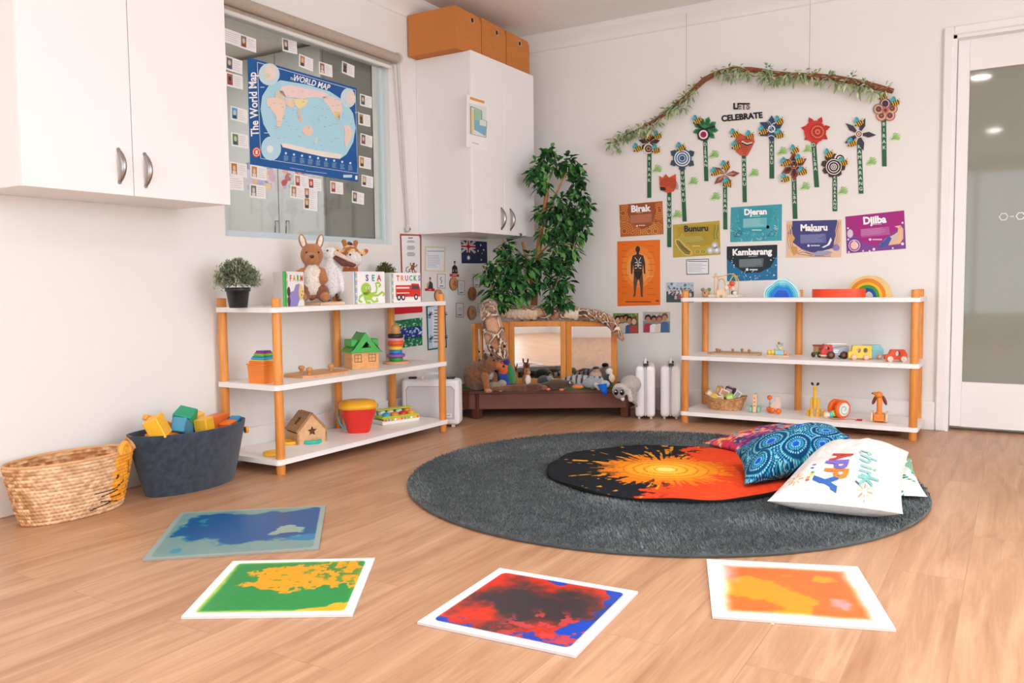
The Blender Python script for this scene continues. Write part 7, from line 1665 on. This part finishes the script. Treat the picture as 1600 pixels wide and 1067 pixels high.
V = np.empty((N_, 3, 3)); V[:, 0] = b-s_; V[:, 1] = b+s_; V[:, 2] = tip; V = V.reshape(-1, 3)
me = bpy.data.meshes.new('pile'); me.vertices.add(3*N_); me.vertices.foreach_set('co', V.astype(np.float32).ravel())
me.loops.add(3*N_); me.loops.foreach_set('vertex_index', np.arange(3*N_)); me.polygons.add(N_); me.polygons.foreach_set('loop_start', np.arange(0, 3*N_, 3)); me.update(calc_edges=True)
sh = rg.uniform(.6, 1.4, N_)*(.86+.28*fbm(px_*9, py_*9, 2, 3)); base = np.array(lin('#6e7577')); cc = np.repeat(np.clip(base*sh[:, None], 0, 1), 3, axis=0)
a = me.color_attributes.new('Col', 'FLOAT_COLOR', 'POINT'); a.data.foreach_set('color', np.c_[cc, np.ones(3*N_)].astype(np.float32).ravel())
o = finish('pile', me, RUGM, rug); o['kind'] = 'stuff'

R2 = .502; c2 = (1.811, -1.676); z2 = .031
nr, nt_ = 190, 460; rr2 = np.linspace(.004, 1, nr)*R2; tt = np.linspace(0, 2*pi, nt_, endpoint=False)
T, Rr = np.meshgrid(tt, rr2); T, Rr = T.ravel(), Rr.ravel(); wob = 1+.008*np.sin(T*7)+.006*np.sin(T*13+1)
X_, Y_ = Rr*np.cos(T)*wob, Rr*np.sin(T)*wob
edge = sstep(.94, 1, Rr/R2); Zt = z2+.004*fbm(X_*9+5, Y_*9, 6, 2)+.003*np.sin(T*9)*edge
sun = FL(1040, 734, z2); sx, sy_ = sun.x-c2[0], sun.y-c2[1]; l0, l1 = FL(1080, 698, z2), FL(1000, 777, z2)
d = np.hypot(X_-sx, Y_-sy_); an = np.arctan2(Y_-sy_, X_-sx)
nx_, ny_ = (l1.y-l0.y), -(l1.x-l0.x); nl = math.hypot(nx_, ny_); side_ = ((X_+c2[0]-l0.x)*nx_+(Y_+c2[1]-l0.y)*ny_)/nl
if ((sun.x+.4-l0.x)*nx_+(sun.y+.4-l0.y)*ny_) < 0: side_ = -side_
jag = (fbm(X_*26, Y_*26, 12, 4)-.5)*.30; red = sstep(-.004, .004, side_+jag*.55)
k = fbm(np.cos(an)*9+3, np.sin(an)*9+3, 31, 2)
ringn = .5+.5*np.sin(np.hypot(X_-.24, Y_+.22)*170)*1.; redc = mixc((222, 58, 26), (240, 86, 40), fbm(X_*7, Y_*7, 3)*.7+.3*ringn)
C = mixc((27, 31, 38), redc, red)
spl = fbm(an*14/1.0+X_*0, d*9, 55, 3); rays = sstep(.0, .006, (.235+.13*(vn(np.cos(an)*26+30, np.sin(an)*26+30, 71)-.4)+.05*(vn(X_*60, Y_*60, 9)-.5))-d)
fl = sstep(.66, .70, vn(np.cos(an)*34+40, np.sin(an)*34+d*9+40, 19)*.72+vn(X_*46, Y_*46, 7)*.36-sstep(.24, .44, d)*.16)*sstep(.2, .22, d)*(side_ < .05)
ora = mixc((236, 128, 22), (250, 200, 60), sstep(.26, .02, d)); ora = mixc(ora, (252, 232, 130), sstep(.07, .02, d)+0*.1)
ora = mixc(ora, (226, 108, 20), (np.sin(d*150+2*k) > .78)*.7*sstep(.02, .05, d)); gold = mixc((246, 176, 40), (250, 150, 30), vn(X_*40, Y_*40, 3))
C = mixc(C, gold, fl*.9); C = mixc(C, ora, rays)
blk = sstep(.70, .73, vn(X_*44, Y_*44, 29))*sstep(.10, .02, np.abs(side_)); C = mixc(C, (34, 22, 22), blk*.8*(1-rays))
C = mixc(C, (20, 20, 22), sstep(.985, .995, Rr/R2))
P = np.c_[X_+c2[0], Y_+c2[1], Zt]
ri = np.c_[R2*wob[-nt_:]*np.cos(tt)*1.002+c2[0], R2*wob[-nt_:]*np.sin(tt)*1.002+c2[1], np.full(nt_, .022)]
f = gridfaces(nt_, nr, True); n0 = len(P); m0 = n0-nt_
f += [(m0+i, n0+i, n0+(i+1) % nt_, m0+(i+1) % nt_)[::-1] for i in range(nt_)]; f.append(tuple(range(nt_))[::-1])
o = painted('round_mat', np.r_[P, ri], np.r_[C, np.tile([16, 16, 18], (nt_, 1))], f, CLOTH); tagit(o, 'round cloth mat painted black and red with a yellow sun burst, on the grey rug', 'mat')

# ================================================================== cushions
def cushion(name, lab, cor, T_, colfn, nn=110, lift=0., name2=None, extra=None):
    A, B, C_, D = [Vector(c) for c in cor]; nrm = (B-A).cross(D-A).normalized()
    if nrm.z < 0: nrm = -nrm
    u, v = np.meshgrid(np.linspace(0, 1, nn), np.linspace(0, 1, nn)); u, v = u.ravel(), v.ravel()
    U, Vv = 2*u-1, 2*v-1
    def prof(U, Vv): return np.clip((1-np.abs(U)**2.2), 0, 1)**.55*np.clip((1-np.abs(Vv)**2.2), 0, 1)**.55
    def base(u, v):
        U, Vv = 2*u-1, 2*v-1; pu = U*(1-.07*(1-Vv**2)); pv = Vv*(1-.07*(1-U**2)); a, b = (pu+1)/2, (pv+1)/2
        a, b = a[:, None], b[:, None]; A_, B_, Cc, D_ = [np.array(x) for x in (A, B, C_, D)]
        return (A_*(1-a)+B_*a)*(1-b)+(D_*(1-a)+Cc*a)*b
    P0 = base(u, v); h = prof(U, Vv)*T_; wr = (fbm(u*5, v*5, 7, 3)-.5)*T_*.28*prof(U, Vv); nv = np.array(nrm)
    top = P0+nv*(h+wr)[:, None]; bot = P0-nv*(h*.95)[:, None]
    low = lambda P: np.c_[P[:, :2], np.maximum(P[:, 2], .034)]
    Ct = colfn(u, v); Cb = colfn(u, v)
    m_ = nn*nn; f = gridfaces(nn, nn)+gridfaces(nn, nn, off=m_, flip=True)
    fl = (B-A).cross(D-A).z < 0
    t = thing(name, lab, 'cushion', low(P0).mean(0).tolist())
    o = painted('cover', np.r_[low(top), low(bot)], np.r_[Ct, Cb], [q[::-1] for q in f] if fl else f, CLOTH, t)
    def F(p):
        uu, vv = np.array([p.x]), np.array([p.y]); hh = prof(2*uu-1, 2*vv-1)*T_; ww = (fbm(uu*5, vv*5, 7, 3)-.5)*T_*.28*prof(2*uu-1, 2*vv-1)
        q = base(uu, vv)[0]+nv*((hh+ww)[0]+p.z+.0015); return Vector((q[0], q[1], max(q[2], .031)))
    return t, F
# floral
def c_fl(u, v):
    c = mixc((200, 60, 90), (150, 70, 150), sstep(.4, .6, fbm(u*9, v*9, 2))); c = mixc(c, (232, 92, 60), sstep(.56, .62, fbm(u*12, v*12, 13))); c = mixc(c, (240, 170, 150), sstep(.60, .66, fbm(u*14, v*14, 23)))
    c = mixc(c, (70, 60, 110), sstep(.60, .66, fbm(u*16, v*16, 33))); c = mixc(c, (245, 190, 90), sstep(.66, .70, fbm(u*13, v*13, 43))); return mixc(c, (90, 170, 190), sstep(.66, .72, fbm(u*15, v*15, 53)))
pA, pB, pC, pD = FL(1097, 692, .045), FL(1205, 716, .05), FL(1330, 680, .10), FL(1228, 664, .09)
cushion('floral_cushion', 'pink, purple and orange floral cushion lying behind the blue one', (pA, pB, pC, pD), .055, c_fl)
def c_bl(u, v):
    x, y = u*1.0, v*1.0; c = mixc((8, 40, 92), (12, 84, 124), fbm(u*6, v*6, 3))
    cs_ = [(.30, .42, .16), (.62, .66, .15), (.82, .30, .13), (.14, .16, .12), (.5, .15, .13), (.12, .72, .13), (.40, .85, .12), (.9, .85, .14), (.72, .06, .10)]
    best = np.full(u.shape, 9.); rr_ = np.zeros(u.shape); ang = np.zeros(u.shape)
    for cx_, cy_, r in cs_:
        d = np.hypot((x-cx_), (y-cy_)*.9)/r; m_ = d < best; best[m_] = d[m_]; ang[m_] = np.arctan2(y-cy_, x-cx_)[m_]
    rk = np.floor(best*5); fr = best*5-rk; nd = 8+rk*7; dot = (np.hypot((fr-.5)*.9, (np.mod(ang/(2*pi)*nd, 1)-.5)*1.1) < .30)
    c = mixc(c, (20, 80, 190), sstep(.42, .3, best)); c = mixc(c, (40, 170, 180), ((rk % 3 == 2) & (fr < .5))*.7)
    wh = (rk % 2 == 1) & dot; c = np.where(wh[:, None], np.array([150, 214, 226.]), c); c = np.where(((rk % 4 == 2) & dot)[:, None], np.array([60, 170, 210.]), c)
    return np.where(((best > 1.3) & (vn(u*60, v*60, 5) > .72))[:, None], np.array([120, 200, 220.]), c)
pA, pB, pC, pD = FL(1163, 756, .05), FL(1262, 730, .12), FL(1339, 690, .175), FL(1306, 668, .19)
pA, pB, pC, pD = FL(1163, 757, .05), FL(1338, 691, .17), FL(1306, 668, .19), FL(1148, 704, .10)
cushion('dotted_cushion', 'blue cushion with dotted circle pattern leaning across the others', (pA, pB, pC, pD), .085, c_bl, nn=170)
def c_gr(u, v):
    c = np.tile([238, 242, 238.], (len(u), 1)); w_ = np.abs(np.sin(u*40+np.abs(v-.5)*60)); lf = sstep(.5, .56, fbm(u*6, v*6, 3)); return mixc(c, (30, 150, 100), lf*(w_ > .45))
pA, pB, pC, pD = FL(1290, 776, .036), FL(1449, 776, .036), FL(1424, 716, .06), FL(1300, 716, .06)
cushion('leaf_cushion', 'white cushion with green fern leaves, mostly hidden beneath the white one', (pA, pB, pC, pD), .035, c_gr)
def c_wh(u, v): return np.tile([222, 218, 214.], (len(u), 1))+((vn(u*90, v*90, 3)-.5)*8)[:, None]
pA, pB, pC, pD = FL(1198, 783, .065), FL(1411, 803, .07), FL(1420, 706, .14), FL(1286, 700, .13)
tw, Fw = cushion('white_cushion', 'white cushion printed with the words think HAPPY in colours', (pA, pB, pC, pD), .105, c_wh)
UVG = [(u_, v_, PX(Fw(Vector((u_, v_, 0))))) for u_ in np.linspace(.02, .98, 49) for v_ in np.linspace(.02, .98, 49)]
def uvat(px, py): return min(UVG, key=lambda q: (q[2][0]-px)**2+(q[2][1]-py)**2)[:2]
rt = rad(-90)
def word(name, ch, lab):
    g = G(); g.F = Fw
    for st_, px, py, size, c, bo, sx_ in ch: u_, v_ = uvat(px, py); g.text(st_, u_, v_, size, .002, c, rot=rt, bold=bo, sx=sx_)
    part(name, g, PAPER, tw, world=True, label=lab)
word('printed_word', [('A', 1314, 714, .28, '#c03a30', .03, .60), ('P', 1305, 725, .28, '#7361b8', .03, .66), ('P', 1304, 738, .28, '#e07c1e', .03, .66), ('y', 1300, 752, .28, '#1f58a6', .03, .72)], 'large coloured letters of HAPPY')
word('printed_word', [(c, 1354+i*.6, 708+i*11.0, .21, k, .015, .9) for i, (c, k) in enumerate(zip('think', ['#8fc0b8', '#7fb8b4', '#86bdb0', '#7fb4b8', '#6fb0a8']))], 'pale green letters of think')
g = G(); g.F = Fw
for i, c in enumerate(('#7a5aa8', '#3a70b8', '#4a9a5a', '#e8c83a', '#e89a3a', '#d8503c')): u_, v_ = uvat(1272-i*1.8, 727+i*4.6); g.rect(u_-.014, v_-.008, u_+.014, v_+.008, .0, c)
for px, py in ((1244, 750), (1350, 766)):
    cx_, cy_ = uvat(px, py)
    for k in range(8): a = k*.785; g.line([(cx_+.022*cos(a), cy_+.018*sin(a)), (cx_+.062*cos(a), cy_+.05*sin(a))], .010, .0, ['#e8a070', '#e8c090', '#d88a6a'][k % 3])
cx_, cy_ = uvat(1341, 753); g.line([(cx_-.02, cy_+.015), (cx_+.025, cy_-.01)], .014, 0, '#3a5a8a')
part('printed_doodles', g, PAPER, tw, world=True, label='small coloured dashes, sun and flower doodles')

# ================================================================== liquid floor tiles
def pad(lab, cor, colfn, border, nn=170, th_=.007):
    A, B, C_, D = [FL(x, y, 0) for x, y in cor]
    u, v = np.meshgrid(np.linspace(0, 1, nn), np.linspace(0, 1, nn)); u, v = u.ravel(), v.ravel(); a, b = u[:, None], v[:, None]
    A_, B_, Cc, D_ = [np.array(x) for x in (A, B, C_, D)]; P = (A_*(1-a)+B_*a)*(1-b)+(D_*(1-a)+Cc*a)*b; P[:, 2] = th_
    C = colfn(u, v); m_ = np.minimum(np.minimum(u, 1-u), np.minimum(v, 1-v))
    # rounded window in a plain border
    q = .5-border[1]; dx = np.maximum(np.abs(u-.5)-(q-.04), 0); dy = np.maximum(np.abs(v-.5)-(q-.04), 0); o_ = np.hypot(dx, dy); C = mixc(C, border[0], sstep(.036, .044, o_))
    f = gridfaces(nn, nn); n0 = len(P); cr = np.array([A_, B_, Cc, D_]); lo = cr.copy(); lo[:, 2] = .0006; hi = cr.copy(); hi[:, 2] = th_
    f += [(n0+i, n0+(i+1) % 4, n0+4+(i+1) % 4, n0+4+i) for i in range(4)]+[(n0+3, n0+2, n0+1, n0)]
    P2 = np.r_[P, lo, hi]; C2 = np.r_[C, np.tile(border[2], (8, 1))]
    o = painted('liquid_tile', P2, C2, f, nmat('vinyl_tile', rough=.28, vary=.015, vscale=10, spec=.4), smooth=False); tagit(o, lab, 'floor tile', 'square liquid floor tiles')
rad_ = lambda u, v: np.maximum(np.abs(u-.5), np.abs(v-.5))*2
def c1(u, v):
    n = fbm(u*4+1, v*4, 3, 5); fin = fbm(u*22, v*22, 9, 4)
    c = mixc((4, 136, 62), (10, 146, 70), fin); blob_ = sstep(.0, .025, .30-np.hypot((u-.66)*.74, (v-.66)*1.05)+(n-.5)*.5+(fin-.5)*.2)
    c = mixc(c, (240, 160, 0), blob_); low_ = sstep(.0, .02, (u-.62)*.9-(v-.05)*1.0+(n-.5)*.7)*sstep(.45, .2, v); c = mixc(c, (246, 176, 20), low_)
    spk = sstep(.50, .56, fin)*sstep(.30, .1, np.hypot((u-.78), (v-.80)))*1.; c = mixc(c, (46, 130, 60), spk*.85); c = mixc(c, (46, 140, 70), sstep(.66, .70, fin)*blob_*.8)
    ed = sstep(.90, 1.0, rad_(u, v)/(1-.11)+(n-.5)*.10); return mixc(c, (222, 226, 90), ed*.8*(1-sstep(.5, .9, u)*.7))
def c2_(u, v):
    n = fbm(u*4+7, v*4+2, 13, 5); fin = fbm(u*14, v*14, 19, 4); n = n+(fin-.5)*.35; d = .40-np.maximum(np.abs(u-.53)*.92, np.abs(v-.60)*1.18)
    m_ = sstep(0, .02, d+(n-.5)*.8); c = mixc((132, 156, 146), (96, 148, 156), fin); c = mixc(c, (2, 84, 146), m_)
    c = mixc(c, (10, 120, 160), (sstep(.0, .05, d+(n-.5)*.8+.05)-m_)*.8); hole = sstep(0, .02, .05-np.hypot((u-.78)*.8, (v-.40)*1.2)+(n-.5)*.5); c = mixc(c, (140, 172, 160), hole)
    t_ = sstep(0, .02, .09-np.hypot((u-.9)*.8, (v-.24))+(n-.5)*.2); c = mixc(c, (20, 130, 172), t_); t2 = sstep(0, .02, .05-np.hypot((u-.16), (v-.14))+(n-.5)*.08); return mixc(c, (30, 140, 170), t2*.8)
def c3(u, v):
    n = fbm(u*4+3, v*4+9, 23, 5); fin = fbm(u*18, v*18, 29, 4); c = np.tile([4, 66, 180.], (len(u), 1))
    m_ = sstep(0, .02, .41-np.maximum(np.abs(u-.40)*.92, np.abs(v-.54)*.92)+(n-.5)*.35+(fin-.5)*.10); c = mixc(c, (206, 44, 20), m_)
    dk = sstep(-.16, .24, .34-np.hypot((u-.50), (v-.48)*.95)+(n-.5)*.8+(fin-.5)*.3); c = mixc(c, (44, 42, 50), dk*.95)
    sp = sstep(.54, .60, fin)*sstep(.36, .2, np.hypot(u-.72, v-.20)); c = mixc(c, (200, 60, 60), sp*.9)
    return mixc(c, (70, 60, 160), sstep(.0, .02, m_*(1-m_)*4-.3)*.6)
def c4(u, v):
    n = fbm(u*4+5, v*4+4, 33, 5); fin = fbm(u*12, v*12, 39, 4); c = mixc((238, 112, 26), (236, 92, 40), n)
    m_ = sstep(0, .06, .30-np.hypot((u-.36)*.85, (v-.42)*1.0)+(n-.5)*.7); c = mixc(c, (244, 146, 0), m_); c = mixc(c, (240, 140, 30), sstep(.52, .6, fin)*m_*.5)
    pk = sstep(0, .1, .17-np.hypot((u-.78), (v-.26))+(n-.5)*.6); c = mixc(c, (240, 150, 160), pk); pk = sstep(0, .1, .13-np.hypot((u-.10), (v-.72)*.8)+(n-.5)*.3); c = mixc(c, (246, 160, 150), pk)
    ed = sstep(.80, 1.0, rad_(u, v)/(1-.13)+(n-.5)*.16); c = mixc(c, (252, 236, 226), ed); return c
WB_ = ((244, 242, 246), .055, (214, 208, 206))
pad('white edged floor tile filled with green and yellow liquid', [(283, 968), (551, 964), (586, 875), (364, 880)], c1, WB_)
pad('larger clear edged floor tile with blue liquid, nearest the baskets', [(222, 878), (498, 860), (509, 792), (282, 803)], c2_, ((150, 170, 166), .035, (150, 140, 128)), th_=.006)
pad('white edged floor tile filled with red, black and blue liquid', [(652, 976), (899, 1029), (997, 928), (781, 891)], c3, ((238, 236, 246), .065, (208, 204, 206)))
pad('white edged floor tile filled with orange and pink liquid, at the right', [(1113, 967), (1400, 988), (1340, 889), (1104, 877)], c4, ((246, 244, 248), .06, (210, 200, 196)))
q = FL(1207, 976, 0); single('crumb', G('#e9d6b4').ball((0, 0, 0), (.004, .003, .002), 8, 6), PAINT, 'tiny pale crumb on the floor before the orange tile', 'crumb', loc=(q.x, q.y, .002))
q = FL(1360, 678, 0)
g = G('#a07a5c'); rr = random.Random(2); vs = []
for j in range(5):
    for i in range(7): vs.append((q.x-.08+i*.035, q.y-.02+j*.02+.012, .004+.012*rr.random()*(1 if 0 < j < 4 and 0 < i < 6 else .2)))
g.add(vs, gridfaces(7, 5), True); single('paper_scrap', g, PAPER, 'crumpled brown paper lying under the right shelf unit', 'paper')

# ceiling downlights: trim ring and glowing lens
for i, (x, y) in enumerate(DOWNLIGHTS):
    t = thing('downlight', 'round recessed ceiling downlight', 'light', (x, y, H), group='round ceiling downlights')
    part('trim_ring', G('#f0f0ee').lathe([(.070, 0), (.088, -.001), (.090, -.006), (.078, -.008), (.070, -.004)], 32), LAM, t)
    e = bpy.data.materials.get('lamp_lens')
    if not e:
        e = bpy.data.materials.new('lamp_lens'); e.use_nodes = True; b = e.node_tree.nodes['Principled BSDF']; b.inputs['Emission Color'].default_value = (1, .95, .88, 1); b.inputs['Emission Strength'].default_value = 12
        nz = e.node_tree.nodes.new('ShaderNodeTexNoise'); mrr = e.node_tree.nodes.new('ShaderNodeMapRange'); mrr.inputs[3].default_value = 75; mrr.inputs[4].default_value = 85; e.node_tree.links.new(nz.outputs[0], mrr.inputs[0]); e.node_tree.links.new(mrr.outputs[0], b.inputs['Emission Strength'])
    part('lens', G('#ffffff').lathe([(0, -.0035), (.0705, -.0035)], 32), e, t)
